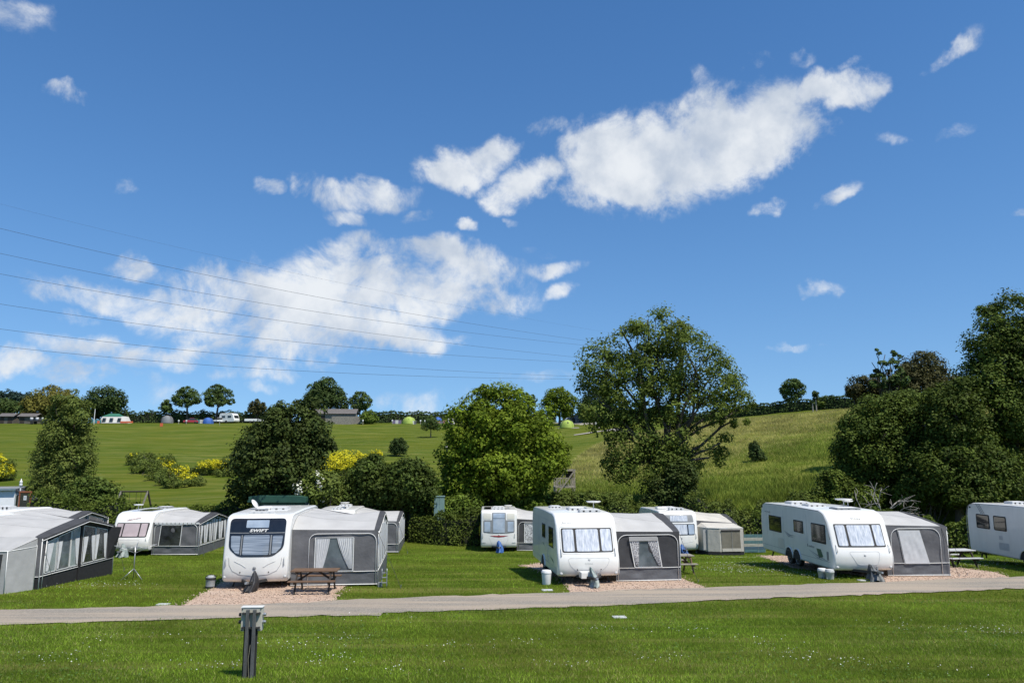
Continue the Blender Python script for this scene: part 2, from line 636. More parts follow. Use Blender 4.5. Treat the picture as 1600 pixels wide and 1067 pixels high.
quads = np.stack([idx[:-1, :-1], idx[:-1, 1:], idx[1:, 1:], idx[1:, :-1]], -1).reshape(-1, 4)


def fast_mesh(name, verts, faces, mat, parent=None, smooth=False, fattr=None, vattr=None):
    verts = np.asarray(verts, np.float32)
    faces = np.asarray(faces, np.int32)
    k = faces.shape[1]
    me = bpy.data.meshes.new(name)
    me.vertices.add(len(verts))
    me.vertices.foreach_set('co', verts.ravel())
    me.loops.add(faces.size)
    me.loops.foreach_set('vertex_index', faces.ravel())
    me.polygons.add(len(faces))
    me.polygons.foreach_set('loop_start', np.arange(0, faces.size, k, dtype=np.int32))
    me.polygons.foreach_set('loop_total', np.full(len(faces), k, np.int32))
    if smooth:
        me.polygons.foreach_set('use_smooth', np.ones(len(faces), bool))
    if mat:
        me.materials.append(mat)
    for nm, dom, arr in ((fattr[0], 'FACE', fattr[1]) if fattr else (None, None, None), (vattr[0], 'POINT', vattr[1]) if vattr else (None, None, None)):
        if nm:
            at = me.attributes.new(nm, 'FLOAT', dom)
            at.data.foreach_set('value', np.asarray(arr, np.float32))
    me.update(calc_edges=True)
    me.validate()
    o = bpy.data.objects.new(name, me)
    link(o)
    if parent is not None:
        o.parent = parent
    return o


def soft_mask(x, y, poly, w):
    ins = in_poly(x, y, poly)
    d = poly_dist(x, y, poly)
    return np.clip(0.5 + np.where(ins, d, -d) / (2 * w), 0, 1)


mead = np.zeros(gx.size)
sel = (gy.ravel() > 50) & (gy.ravel() < 220)
mead[sel] = np.maximum(soft_mask(gx.ravel()[sel], gy.ravel()[sel], MEADOW, 1.0), 0.8 * soft_mask(gx.ravel()[sel], gy.ravel()[sel], ROUGH, 1.0))


def ground_material():
    m = bpy.data.materials.new('grass_ground')
    m.use_nodes = True
    n, l = m.node_tree.nodes, m.node_tree.links
    b = n['Principled BSDF']
    b.inputs['Roughness'].default_value = 0.9
    b.inputs['Specular IOR Level'].default_value = 0.04
    tc = n.new('ShaderNodeTexCoord')

    def noise(scale, detail=5, rough=.6, stretch=None):
        src = tc.outputs['Object']
        if stretch:
            mp = n.new('ShaderNodeMapping')
            mp.inputs['Scale'].default_value = stretch
            l.new(src, mp.inputs[0])
            src = mp.outputs[0]
        t = n.new('ShaderNodeTexNoise')
        t.inputs['Scale'].default_value = scale
        t.inputs['Detail'].default_value = detail
        t.inputs['Roughness'].default_value = rough
        l.new(src, t.inputs['Vector'])
        return t.outputs[0]

    def rng(v, a, b_, lo=0., hi=1.):
        t = n.new('ShaderNodeMapRange')
        t.inputs['From Min'].default_value = a
        t.inputs['From Max'].default_value = b_
        t.inputs['To Min'].default_value = lo
        t.inputs['To Max'].default_value = hi
        l.new(v, t.inputs['Value'])
        return t.outputs[0]

    def mix(f, a, b_):
        t = n.new('ShaderNodeMix')
        t.data_type = 'RGBA'
        l.new(f, t.inputs[0])
        for s_, v in ((6, a), (7, b_)):
            if isinstance(v, tuple):
                t.inputs[s_].default_value = (*v, 1)
            else:
                l.new(v, t.inputs[s_])
        return t.outputs[2]
    base = mix(rng(noise(.35, 6), .32, .68), (.062, .094, .009), (.094, .124, .013))
    base = mix(rng(noise(7., 8, .7), .35, .7), base, (.050, .086, .008))
    # mowing lines along the contour and yellower dry streaks
    streak = noise(1.0, 5, .6, (.05, .55, .2))
    base = mix(rng(streak, .46, .66, 0, .75), base, (.155, .16, .034))
    base = mix(rng(noise(1.0, 6, .65, (.12, 1.1, .3)),   .52, .70, 0, .6), base, (.22, .21, .07))
    base = mix(rng(noise(.09, 3), .45, .7, 0, .5), base, (.104, .116, .010))
    rough = mix(rng(noise(1.4, 8, .7), .3, .7), (.13, .155, .020), (.30, .275, .085))
    rough = mix(rng(noise(.25, 4), .4, .65), rough, (.135, .165, .024))
    at = n.new('ShaderNodeAttribute')
    at.attribute_name = 'meadow'
    col = mix(at.outputs['Fac'], base, rough)
    l.new(col, b.inputs['Base Color'])
    bp = n.new('ShaderNodeBump')
    bp.inputs['Strength'].default_value = 0.9
    bp.inputs['Distance'].default_value = 0.12
    l.new(noise(5.5, 9, .75), bp.inputs['Height'])
    l.new(bp.outputs[0], b.inputs['Normal'])
    return m


ground = fast_mesh('ground', np.c_[gx.ravel(), gy.ravel(), gz], quads, ground_material(), smooth=True, vattr=('meadow', mead))
tag(ground, kind='structure')
# ------------------------------------------------------------------ road and gravel pitches
def sheet(name, pts_xy, lift, mat, jitter=0.06, res=0.5, edge_drop=0.03):
    """a ground-hugging sheet inside a polygon: grid cells clipped by an uneven outline"""
    # resample the outline
    out = []
    n = len(pts_xy)
    for i in range(n):
        a, b = np.array(pts_xy[i]), np.array(pts_xy[(i + 1) % n])
        m = max(1, int(np.linalg.norm(b - a) / 0.35))
        for k in range(m):
            p = a + (b - a) * k / m
            out.append(p + RNG.normal(0, jitter, 2))
    bm = bmesh.new()
    vs_ = [bm.verts.new((p[0], p[1], 0)) for p in out]
    f = bm.faces.new(vs_)
    bmesh.ops.triangulate(bm, faces=[f])
    xs_ = np.array(out)
    for ax in (0, 1):
        lo, hi = xs_[:, ax].min(), xs_[:, ax].max()
        t = lo + res
        while t < hi:
            co = [0, 0, 0]
            no = [0, 0, 0]
            co[ax] = t
            no[ax] = 1
            bmesh.ops.bisect_plane(bm, geom=bm.verts[:] + bm.edges[:] + bm.faces[:], plane_co=co, plane_no=no)
            t += res
    bm.normal_update()
    for v in bm.verts:
        v.co.z = 0
    zz = hgt([v.co.x for v in bm.verts], [v.co.y for v in bm.verts])
    for v, z in zip(bm.verts, zz):
        v.co.z = z + lift
    bmesh.ops.recalc_face_normals(bm, faces=bm.faces)
    if sum(f.normal.z for f in bm.faces) < 0:
        bmesh.ops.reverse_faces(bm, faces=bm.faces)
    me = bpy.data.meshes.new(name)
    bm.to_mesh(me)
    bm.free()
    me.materials.append(mat)
    o = bpy.data.objects.new(name, me)
    link(o)
    tag(o, kind='structure')
    return o


def speckle_mat(name, a, b, c, scale, rough=.9, bump=.5, soil=None):
    m = bpy.data.materials.new(name)
    m.use_nodes = True
    n, l = m.node_tree.nodes, m.node_tree.links
    bs = n['Principled BSDF']
    bs.inputs['Roughness'].default_value = rough
    bs.inputs['Specular IOR Level'].default_value = .25
    tc = n.new('ShaderNodeTexCoord')
    vo = n.new('ShaderNodeTexVoronoi')
    vo.inputs['Scale'].default_value = scale
    l.new(tc.outputs['Object'], vo.inputs['Vector'])
    sep = n.new('ShaderNodeSeparateColor')
    l.new(vo.outputs['Color'], sep.inputs[0])
    cr = n.new('ShaderNodeValToRGB')
    cr.color_ramp.elements[0].color = (*a, 1)
    cr.color_ramp.elements[1].color = (*b, 1)
    e = cr.color_ramp.elements.new(.5)
    e.color = (*c, 1)
    l.new(sep.outputs[0], cr.inputs[0])
    ns = n.new('ShaderNodeTexNoise')
    ns.inputs['Scale'].default_value = .9
    ns.inputs['Detail'].default_value = 6
    mp = n.new('ShaderNodeMapping')
    mp.inputs['Rotation'].default_value = (0, 0, R(-10))
    mp.inputs['Scale'].default_value = (.22, 2.2, 1)
    l.new(tc.outputs['Object'], mp.inputs[0])
    l.new(mp.outputs[0], ns.inputs['Vector'])
    mr = n.new('ShaderNodeMapRange')
    mr.inputs['From Min'].default_value = .38
    mr.inputs['From Max'].default_value = .62
    mr.inputs['To Max'].default_value = .8
    l.new(ns.outputs[0], mr.inputs['Value'])
    mx = n.new('ShaderNodeMix')
    mx.data_type = 'RGBA'
    mx.inputs[7].default_value = (*(soil or c), 1)
    l.new(mr.outputs[0], mx.inputs[0])
    l.new(cr.outputs[0], mx.inputs[6])
    l.new(mx.outputs[2], bs.inputs['Base Color'])
    bp = n.new('ShaderNodeBump')
    bp.inputs['Strength'].default_value = bump
    bp.inputs['Distance'].default_value = .03
    l.new(vo.outputs['Distance'], bp.inputs['Height'])
    l.new(bp.outputs[0], bs.inputs['Normal'])
    return m


def gxy(px, py):
    return tuple(ground_at(px, py)[:2])


ROAD_FAR = [(-260, 962), (-120, 958), (0, 954), (140, 951), (282, 947), (400, 945), (480, 941.5), (527, 938.5), (700, 932), (885, 926), (1000, 922), (1103, 918), (1240, 914), (1385, 910), (1500, 905), (1600, 901), (1750, 895), (1900, 889)]
ROAD_NEAR = [(1900, 909), (1750, 914), (1600, 920), (1400, 928), (1200, 935), (1060, 941), (1020, 944), (900, 948), (800, 952), (700, 955), (605, 958), (590, 961), (440, 964), (300, 968), (140, 973), (0, 977), (-120, 982), (-260, 988)]
ROAD_POLY = [gxy(*q) for q in ROAD_FAR + ROAD_NEAR]
m_road = speckle_mat('worn_tarmac', (.175, .16, .135), (.33, .295, .245), (.24, .215, .18), 38, bump=.4, soil=(.38, .31, .235))
road = sheet('road', ROAD_POLY, .028, m_road, jitter=.085)
m_gravel = speckle_mat('pink_gravel', (.40, .285, .215), (.56, .445, .355), (.475, .36, .275), 34, bump=.7, soil=(.45, .32, .235))
PITCHES = []
for k, pts in enumerate((
        ((276, 950), (305, 934), (330, 922), (352, 905), (365, 885), (470, 880), (560, 905), (540, 917), (527, 925), (524, 941.5), (400, 949)),
        ((822, 886), (812, 884), (836, 881), (880, 872), (1010, 880), (1066, 904), (1108, 921), (1000, 925), (892, 929), (884, 916), (872, 903), (846, 893)),
        ((1186, 868), (1290, 868), (1480, 885), (1560, 895), (1584, 904), (1500, 908), (1388, 913), (1362, 903), (1325, 897), (1240, 888)))):
    poly = [gxy(*q) for q in pts]
    g = sheet('gravel_pitch', poly, .016, m_gravel, jitter=.07)
    PITCHES.append(poly)
    xs_, ys_ = np.array(poly)[:, 0], np.array(poly)[:, 1]
    N = 5200
    qx, qy = RNG.uniform(xs_.min() - .3, xs_.max() + .3, N * 3), RNG.uniform(ys_.min() - .3, ys_.max() + .3, N * 3)
    ok = (in_poly(qx, qy, poly) | (poly_dist(qx, qy, poly) < RNG.exponential(.1, N * 3))) & ~(in_poly(qx, qy, ROAD_POLY) & (poly_dist(qx, qy, ROAD_POLY) > RNG.exponential(.09, N * 3)))
    qx, qy = qx[ok][:N], qy[ok][:N]
    qz = hgt(qx, qy) + .035
    s_ = RNG.uniform(.012, .03, len(qx))
    octa = np.array([(1, 0, 0), (0, 1, 0), (-1, 0, 0), (0, -1, 0), (0, 0, .7), (0, 0, -.7)], float)
    a_ = RNG.uniform(0, 6.28, len(qx))
    rot = np.stack([np.stack([np.cos(a_), -np.sin(a_), 0 * a_], -1), np.stack([np.sin(a_), np.cos(a_), 0 * a_], -1), np.stack([0 * a_, 0 * a_, 1 + 0 * a_], -1)], 1)
    v = np.einsum('nij,kj->nki', rot, octa) * (s_[:, None, None] * RNG.uniform(.6, 1.4, (len(qx), 6, 1))) + np.c_[qx, qy, qz][:, None, :]
    f = np.array([(0, 1, 4), (1, 2, 4), (2, 3, 4), (3, 0, 4), (1, 0, 5), (2, 1, 5), (3, 2, 5), (0, 3, 5)])
    F = (np.arange(len(qx)) * 6)[:, None, None] + f[None]
    st = fast_mesh('loose_stones', v.reshape(-1, 3), F.reshape(-1, 3), pmat('gravel_stone', (.50, .375, .29), .85, .3, 9.0, attr='tint'), parent=g,
                   fattr=('tint', np.repeat(RNG.uniform(.1, .95, len(qx)), 8)))
    tag(st, kind='stuff')

# ------------------------------------------------------------------ materials for caravans and awnings
m_white = pmat('white_gelcoat', (.76, .755, .72), rough=.24, var=.06, scale=2.2, coat=.3, stretch=(1, 1, .35))
m_cream = pmat('cream_panel', (.62, .60, .52), rough=.35, var=.05, scale=2)
m_roofw = pmat('white_roof', (.74, .735, .71), rough=.45, var=.06, scale=2.5)
m_black = pmat('black_acrylic', (.013, .014, .017), rough=.08, var=.2, coat=.5)
m_rubber = pmat('black_rubber', (.02, .02, .02), rough=.7, var=.2)
m_smoke = pmat('smoked_window', (.012, .016, .017), rough=.05, var=.3, coat=.6)
m_silver = pmat('silver_blind', (.40, .45, .53), rough=.12, col2=(.72, .74, .77), var=.1, scale=5.0, coat=.6, bump=.35, bscale=9, stretch=(3.2, 1, .55), detail=7)
m_blind = pmat('striped_blind', (.09, .12, .16), rough=.1, col2=(.38, .43, .49), var=.1, scale=2.0, coat=.7, stretch=(.4, .4, 14))
m_pinkblind = pmat('rose_blind', (.46, .38, .38), rough=.12, var=.08, scale=3, coat=.6)
m_blueglass = pmat('blue_grey_pane', (.30, .37, .46), rough=.08, col2=(.42, .49, .57), var=.1, scale=2, coat=.7)
m_grey = pmat('grey_plastic', (.22, .23, .235), rough=.5, var=.1)
m_lgrey = pmat('pale_grey_plastic', (.50, .51, .51), rough=.5, var=.08)
m_chassis = pmat('dark_chassis', (.03, .03, .03), rough=.7, var=.2)
m_alloy = pmat('alloy', (.45, .46, .47), rough=.3, var=.08, metal=.8)
m_steel = pmat('galvanised_steel', (.42, .43, .44), rough=.42, var=.15, metal=.7, scale=9)
m_red = pmat('red_stripe', (.28, .02, .025), rough=.4)
m_line = pmat('seam_grey', (.30, .31, .31), rough=.6)
m_green = pmat('dark_green_decal', (.02, .10, .065), rough=.4)
m_fgrey = pmat('grey_canvas', (.135, .135, .142), rough=.85, var=.14, scale=2.5, bump=.25, bscale=7, spec=.25)
m_fdark = pmat('charcoal_canvas', (.055, .056, .060), rough=.85, var=.15, scale=2.5, bump=.25, bscale=7, spec=.25)
m_fmud = pmat('mud_wall_canvas', (.10, .105, .115), rough=.7, var=.14, scale=3, bump=.3, bscale=6)
m_fblack = pmat('black_canvas', (.018, .018, .020), rough=.8, var=.2, bump=.2, bscale=7)
m_froof = pmat('pale_awning_roof', (.47, .465, .45), rough=.8, var=.07, scale=1.6, spec=.25, bump=.12, bscale=5, transl=.12)
m_flight = pmat('pale_grey_canvas', (.42, .42, .41), rough=.85, var=.08, scale=2, bump=.2, bscale=6, transl=.15)
m_fbeige = pmat('stone_beige_canvas', (.54, .515, .455), rough=.85, var=.08, scale=2, bump=.2, bscale=6, transl=.12)
m_pipe = pmat('white_piping', (.70, .70, .68), rough=.5, var=.05)
m_curtain = pmat('white_curtain', (.72, .73, .74), rough=.9, var=.08, scale=6, transl=.25)
m_patcurt = pmat('patterned_curtain', (.08, .08, .09), rough=.9, col2=(.75, .75, .75), var=.0, scale=22, detail=2)
m_pvc = pmat('clear_vinyl', (.055, .07, .085), rough=.12, col2=(.15, .18, .20), var=.3, scale=1.6, coat=.5, bump=.3, bscale=3.5)
m_pvcdark = pmat('dark_vinyl', (.012, .014, .016), rough=.12, col2=(.05, .055, .06), var=.3, scale=2.5, coat=.5, bump=.35, bscale=3.5)
m_pvclight = pmat('pale_vinyl', (.20, .25, .26), rough=.12, col2=(.40, .46, .46), var=.2, scale=1.2, coat=.5, bump=.3, bscale=3)
m_mesh = pmat('insect_mesh', (.035, .037, .04), rough=.8, var=.15, scale=9)
m_wood = pmat('brown_timber', (.13, .075, .042), rough=.75, var=.3, scale=5, stretch=(1, 8, 8), bump=.2)
m_wooddark = pmat('dark_timber', (.035, .026, .02), rough=.8, var=.3, scale=5)
m_oldwood = pmat('weathered_timber', (.27, .25, .205), rough=.85, var=.28, scale=5, bump=.3)
m_bag_black = pmat('black_cover', (.022, .022, .024), rough=.55, var=.3, scale=6, bump=.5, bscale=8)
m_bag_blue = pmat('blue_cover', (.03, .10, .30), rough=.55, var=.25, scale=7, bump=.5, bscale=8)
m_bag_green = pmat('green_grey_cover', (.06, .12, .105), rough=.55, col2=(.36, .40, .38), var=.25, scale=4, bump=.5, bscale=8)
m_bag_grey = pmat('dark_grey_cover', (.035, .04, .042), rough=.55, col2=(.16, .17, .17), var=.25, scale=5, bump=.5, bscale=8)


def text_part(name, body, size, mat, parent, loc, rot, shear=0.0, space=1.0, bold=0.0, sx=1.0):
    cu = bpy.data.curves.new('lettering', 'FONT')
    cu.body = body
    cu.size = size
    cu.shear = shear
    cu.space_character = space
    cu.offset = bold
    cu.extrude = 0.002
    cu.align_x = 'CENTER'
    cu.align_y = 'CENTER'
    cu.resolution_u = 3
    tmp = bpy.data.objects.new('lettering_source', cu)
    COL.objects.link(tmp)
    dg = bpy.context.evaluated_depsgraph_get()
    me = bpy.data.meshes.new_from_object(tmp.evaluated_get(dg))
    bpy.data.objects.remove(tmp)
    bpy.data.curves.remove(cu)
    me.materials.clear()
    me.materials.append(mat)
    o = bpy.data.objects.new(name, me)
    link(o)
    o.parent = parent
    o.location = loc
    o.rotation_euler = rot
    o.scale = (sx, 1, 1)
    return o


PROF_CLASSIC = [(.26, .28), (.10, .34), (.01, .55), (.0, .85), (.07, 1.10), (.17, 1.30), (.42, 1.95), (.56, 2.22), (.80, 2.43), (1.20, 2.54)]
PROF_MODERN = [(.20, .24), (.07, .32), (.0, .55), (.0, .95), (.05, 1.35), (.16, 1.90), (.26, 2.28), (.36, 2.46), (.58, 2.56), (.95, 2.60)]
PROF_UPRIGHT = [(.14, .26), (.05, .34), (.0, .55), (.0, 1.0), (.03, 1.5), (.10, 2.15), (.17, 2.40), (.28, 2.52), (.50, 2.57), (.80, 2.58)]


class Caravan:
    def __init__(s, name, label, loc, rz, L, W=2.30, prof=PROF_CLASSIC, roof=None, bulge=.09, group=None, zs=1.0, body_mat=None):
        s.t = thing(name, label, 'caravan', loc, rz, group)
        s.loc, s.rz, s.L, s.W, s.bulge = loc, rz, L, W, bulge
        pf = [(y, z * zs) for y, z in prof]
        s.roof = pf[-1][1]
        zr = s.roof
        pts = catmull(pf, 3) + [(L * .5, zr + .03), (L - .9, zr + .0)] + catmull([(L - .55, zr - .02), (L - .22, zr - .12), (L - .06, zr - .38), (L, zr - .8), (L - .02, .8), (L - .06, .42), (L - .16, .30)], 3)
        s.pts = pts
        s.top = catmull(pf, 3)
        s._body(body_mat or m_white)

    def front_y(s, z):
        zs_ = [p[1] for p in s.top]
        return float(np.interp(z, zs_, [p[0] for p in s.top]))

    def roof_z(s, y):
        return float(np.interp(y, [p[0] for p in s.top[9:]] + [s.L - .9], [p[1] for p in s.top[9:]] + [s.roof]))

    def bul(s, x, y):
        w = 1 - min(1, max(0, (y - .15) / 1.0))
        w = w * w * (3 - 2 * w)
        return s.bulge * (1 - (2 * x / s.W) ** 2) * w

    def front_pt(s, x, z, off=0.0):
        y = s.front_y(z)
        return (x, y - s.bul(x, y) - off, z)

    def _body(s, mat):
        pts, W = s.pts, s.W
        n = len(pts)
        P2 = np.array(pts)
        T = np.roll(P2, -1, 0) - np.roll(P2, 1, 0)
        T[0] = P2[1] - P2[0]
        T[-1] = P2[-1] - P2[-2]
        T /= np.linalg.norm(T, axis=1)[:, None]
        N = np.c_[-T[:, 1], T[:, 0]]
        r = .085
        cols = []
        for a in (90, 67.5, 45, 22.5):
            cols.append((-(W / 2 - r) - r * math.sin(R(a)), r * (1 - math.cos(R(a)))))
        for x in np.linspace(-(W / 2 - r), W / 2 - r, 9):
            cols.append((x, 0))
        for a in (22.5, 45, 67.5, 90):
            cols.append((W / 2 - r + r * math.sin(R(a)), r * (1 - math.cos(R(a)))))
        v = []
        for (x, e) in cols:
            for (y, z), nn in zip(pts, N):
                v.append((x, y - nn[0] * e - s.bul(x, y), z - nn[1] * e))
        f = []
        for c in range(len(cols) - 1):
            for i in range(n - 1):
                f.append((c * n + i, c * n + i + 1, (c + 1) * n + i + 1, (c + 1) * n + i))
            f.append((c * n, (c + 1) * n, (c + 1) * n + n - 1, c * n + n - 1))
        f.append(tuple(range(n)))
        f.append(tuple(reversed(range((len(cols) - 1) * n, len(cols) * n))))
        o = mesh_obj('body', v, f, mat, s.t, True)
        bm = bmesh.new()
        bm.from_mesh(o.data)
        bmesh.ops.recalc_face_normals(bm, faces=bm.faces)
        for e in bm.edges:
            if len(e.link_faces) == 2 and e.calc_face_angle(0) > R(35):
                e.smooth = False
        for fc in bm.faces:
            if len(fc.verts) > 4:
                fc.smooth = False
        bm.to_mesh(o.data)
        bm.free()
        s.body = o

    def front_patch(s, name, poly, mat, off=.012, parent=None, nx=9, depth=.05):
        zs_ = sorted(set([round(p[1], 4) for p in poly]))
        rows = []
        for a, b in zip(zs_[:-1], zs_[1:]):
            m = max(1, int((b - a) / .08))
            rows += [a + (b - a) * k / m for k in range(m)]
        rows.append(zs_[-1])
        v, f = [], []
        n = len(poly)
        for z in rows:
            zz = min(max(z, zs_[0] + 1e-5), zs_[-1] - 1e-5)
            xs_ = []
            for i in range(n):
                (x0, z0), (x1, z1) = poly[i], poly[(i + 1) % n]
                if (z0 <= zz < z1) or (z1 <= zz < z0):
                    xs_.append(x0 + (x1 - x0) * (zz - z0) / (z1 - z0))
            if len(xs_) < 2:
                xs_ = [0, 0]
            a, b = min(xs_), max(xs_)
            for k in range(nx):
                v.append(s.front_pt(a + (b - a) * k / (nx - 1), z, off))
        m = len(rows)
        for i in range(m - 1):
            for k in range(nx - 1):
                f.append((i * nx + k, i * nx + k + 1, (i + 1) * nx + k + 1, (i + 1) * nx + k))
        ring = [k for k in range(nx)] + [i * nx + nx - 1 for i in range(1, m)] + [(m - 1) * nx + k for k in range(nx - 2, -1, -1)] + [i * nx for i in range(m - 2, 0, -1)]
        b0 = len(v)
        for i in ring:
            v.append((v[i][0], v[i][1] + depth, v[i][2]))
        for i in range(len(ring)):
            j = (i + 1) % len(ring)
            f.append((ring[i], b0 + i, b0 + j, ring[j]))
        o = mesh_obj(name, v, f, mat, parent or s.t, True)
        bm = bmesh.new()
        bm.from_mesh(o.data)
        bmesh.ops.recalc_face_normals(bm, faces=bm.faces)
        bm.faces.ensure_lookup_table()
        if bm.faces[0].normal.y > 0:
            bmesh.ops.reverse_faces(bm, faces=bm.faces)
        for e in bm.edges:
            if len(e.link_faces) == 2 and e.calc_face_angle(0) > R(40):
                e.smooth = False
        bm.to_mesh(o.data)
        bm.free()
        return o

    def rect(s, x0, x1, z0, z1, r=.06):
        return rpoly([(x0, z0), (x1, z0), (x1, z1), (x0, z1)], r, 3)

    def front_line(s, name, pts, mat, rad=.007, closed=False):
        q = []
        m = len(pts)
        for i in range(m if closed else m - 1):
            a, b = pts[i], pts[(i + 1) % m]
            for k in range(4):
                q.append((a[0] + (b[0] - a[0]) * k / 4, a[1] + (b[1] - a[1]) * k / 4))
        if not closed:
            q.append(pts[-1])
        return MB().tube([s.front_pt(x, z, .001) for x, z in q], rad, 5, closed).build(name, mat, s.t, True)

    def side_rect(s, name, y0, y1, z0, z1, mat, off=.008, r=.05, side=-1, parent=None, slant=0.0, depth=.03):
        poly = rpoly([(y0, z0), (y1, z0), (y1 + slant, z1), (y0 + slant, z1)], r, 3)
        x = side * (s.W / 2 + off)
        return MB().prism(poly, 'x', x, x - side * depth).build(name, mat, parent or s.t)

    def side_poly(s, name, poly, mat, off=.004, side=-1, parent=None):
        x = side * (s.W / 2 + off)
        return MB().prism(poly, 'x', x, x - side * .02).build(name, mat, parent or s.t)

    def wheels(s, ys_, r=.32):
        for side in (-1, 1):
            for y in ys_:
                x = side * (s.W / 2 - .12)
                MB().prism([(y + .42 * math.cos(a), .30 + .42 * math.sin(a)) for a in np.linspace(0, math.pi, 14)], 'x', side * (s.W / 2 + .004), side * (s.W / 2 - .03)).build('wheel_arch', m_rubber, s.t)
                w = MB().lathe([(.20, -.09), (r - .03, -.10), (r, -.07), (r, .07), (r - .03, .10), (.20, .09)], 22, 'x', (x, y, r)).build('wheel', m_rubber, s.t, True, auto=R(40))
                MB().lathe([(.205, .0), (.20, .085), (.17, .07), (.05, .08), (.03, .10)], 18, 'x', (0, 0, 0)).build('rim', m_alloy, w, True, auto=R(40))
                rim = [c for c in w.children][-1]
                rim.location = (x, y, r)
                rim.scale = (side * 1.12, 1, 1)
                for k in range(5):
                    a = k * 2 * math.pi / 5 + .3
                    MB().prism([(y + .19 * math.cos(a - .22), r + .19 * math.sin(a - .22)), (y + .19 * math.cos(a + .22), r + .19 * math.sin(a + .22)), (y + .09 * math.cos(a), r + .09 * math.sin(a))], 'x', x + side * .098, x + side * .09).build('rim_slot', m_rubber, w)
                # arch trim
                MB().tube([(side * (s.W / 2 + .012), y + .43 * math.cos(a), .30 + .43 * math.sin(a)) for a in np.linspace(0, math.pi, 13)], .022, 6).build('arch_trim', m_white, s.t, True)

    def underside(s, spare=False):
        for x in (-.55, .55):
            MB().box(x - .03, x + .03, .3, s.L - .3, .20, .31).build('chassis_rail', m_chassis, s.t)
        MB().box(-s.W / 2 + .25, s.W / 2 - .25, .35, s.L - .3, .275, .30).build('floor_pan', m_chassis, s.t)
        for x in (-.8, .8):
            for y in (.6, s.L - .5):
                MB().bar((x, y, .30), (x * 1.12, y, .0), .05, .05).build('corner_steady', m_chassis, s.t)

    def drawbar(s, cover=None, h=.62, lean=.0, wid=.22, power=.8):
        for x in (-1, 1):
            MB().bar((x * .55, .3, .30), (x * .05, -1.0, .36), .05, .09).build('drawbar', m_chassis, s.t)
        MB().bar((0, -.95, .36), (0, -1.35, .40), .07, .07).build('coupling_head', m_steel, s.t)
        MB().bar((.12, -.75, .12), (.12, -.75, .55), .05).build('jockey_post', m_steel, s.t)
        MB().lathe([(.02, -.035), (.10, -.035), (.115, 0), (.10, .035), (.02, .035)], 14, 'x', (.12, -.75, .115)).build('jockey_wheel', m_rubber, s.t, True)
        if cover:
            s.cover = hitch_cover(s, cover, h, lean, wid, power)

    def handles(s, z=1.0, dz=.22):
        for side in (-1, 1):
            x = side * (s.W / 2 - .14)
            p = [s.front_pt(x, z - dz / 2, .0), s.front_pt(x, z - dz / 2 + .03, .05), s.front_pt(x, z, .06), s.front_pt(x, z + dz / 2 - .03, .05), s.front_pt(x, z + dz / 2, 0)]
            MB().tube(p, .014, 6).build('grab_handle', m_lgrey, s.t, True)

    def vent(s, x, y, w=.55, l=.55, h=.09, dark=False):
        z = s.roof_z(y) + .005
        o = MB().box(x - w / 2, x + w / 2, y - l / 2, y + l / 2, z - .03, z + h).build('roof_light', m_grey if dark else m_lgrey, s.t, bevel=.03)
        MB().box(x - w / 2 + .07, x + w / 2 - .07, y - l / 2 + .07, y + l / 2 - .07, z + h + .002, z + h + .02).build('dome', m_roofw, o, bevel=.008)
        for k in (-.3, 0, .3):
            MB().box(x + k * w - .04, x + k * w + .04, y - l / 2 - .006, y - l / 2 + .01, z + .02, z + h - .025).build('vent_slot', m_rubber, o)
        return o

    def antenna(s, x, y, h=.28, r=.26):
        z = s.roof_z(y)
        o = MB().tube([(x, y, z - .02), (x, y, z + h)], .018, 8).build('aerial_mast', m_lgrey, s.t)
        MB().lathe([(.02, h - .03), (r * .75, h - .015), (r, h + .02), (r * .98, h + .04), (.02, h + .055)], 22, 'z', (x, y, z)).build('aerial_disc', m_white, o, True, auto=R(40))
        return o

    def solar(s, x0, x1, y0, y1):
        z = s.roof_z((y0 + y1) / 2) + .03
        MB().box(x0, x1, y0, y1, z, z + .03).build('solar_panel', m_black, s.t)

    def rail(s, side=1):
        x = side * (s.W / 2 - .01)
        pts = [(x, y + .02, z - .05) for (y, z) in s.pts if z > .35 and y < s.L - .02 and (y < .9 or z > 1.2)]
        MB().tube(pts, .016, 5).build('awning_rail', m_pipe, s.t, True)


def hitch_cover(cv, mat, h=.62, lean=0.0, wid=.22, power=.8):
    """loose fabric bag pulled over the coupling: broad skirt, pinched crest, deep folds, uneven hem"""
    n, m = 30, 9
    v, f = [], []
    rr = random.Random(int(abs(cv.loc[0]) * 100))
    ph = [rr.uniform(0, 6.28) for _ in range(4)]
    for i in range(m):
        t = i / (m - 1)
        for k in range(n):
            a = 2 * math.pi * k / n
            fold = 1 + (.16 * math.sin(5 * a + ph[0] + t) + .10 * math.sin(9 * a + ph[1] - 2 * t)) * (1 - .5 * t) + rr.uniform(-.03, .03)
            rx = (wid * (1 - t) ** power + .018) * fold
            ry = (.36 * (1 - .78 * t) + .02) * fold
            v.append((rx * math.cos(a) + lean * t + .05 * math.sin(4 * t + ph[2]), -.72 + ry * math.sin(a) + .10 * t, .05 + h * t + (.035 * math.sin(5 * a + ph[3]) if i == 0 else 0)))
    for i in range(m - 1):
        for k in range(n):
            f.append((i * n + k, i * n + (k + 1) % n, (i + 1) * n + (k + 1) % n, (i + 1) * n + k))
    f.append(tuple((m - 1) * n + k for k in range(n)))
    return mesh_obj('hitch_cover', v, f, mat, cv.t, True)


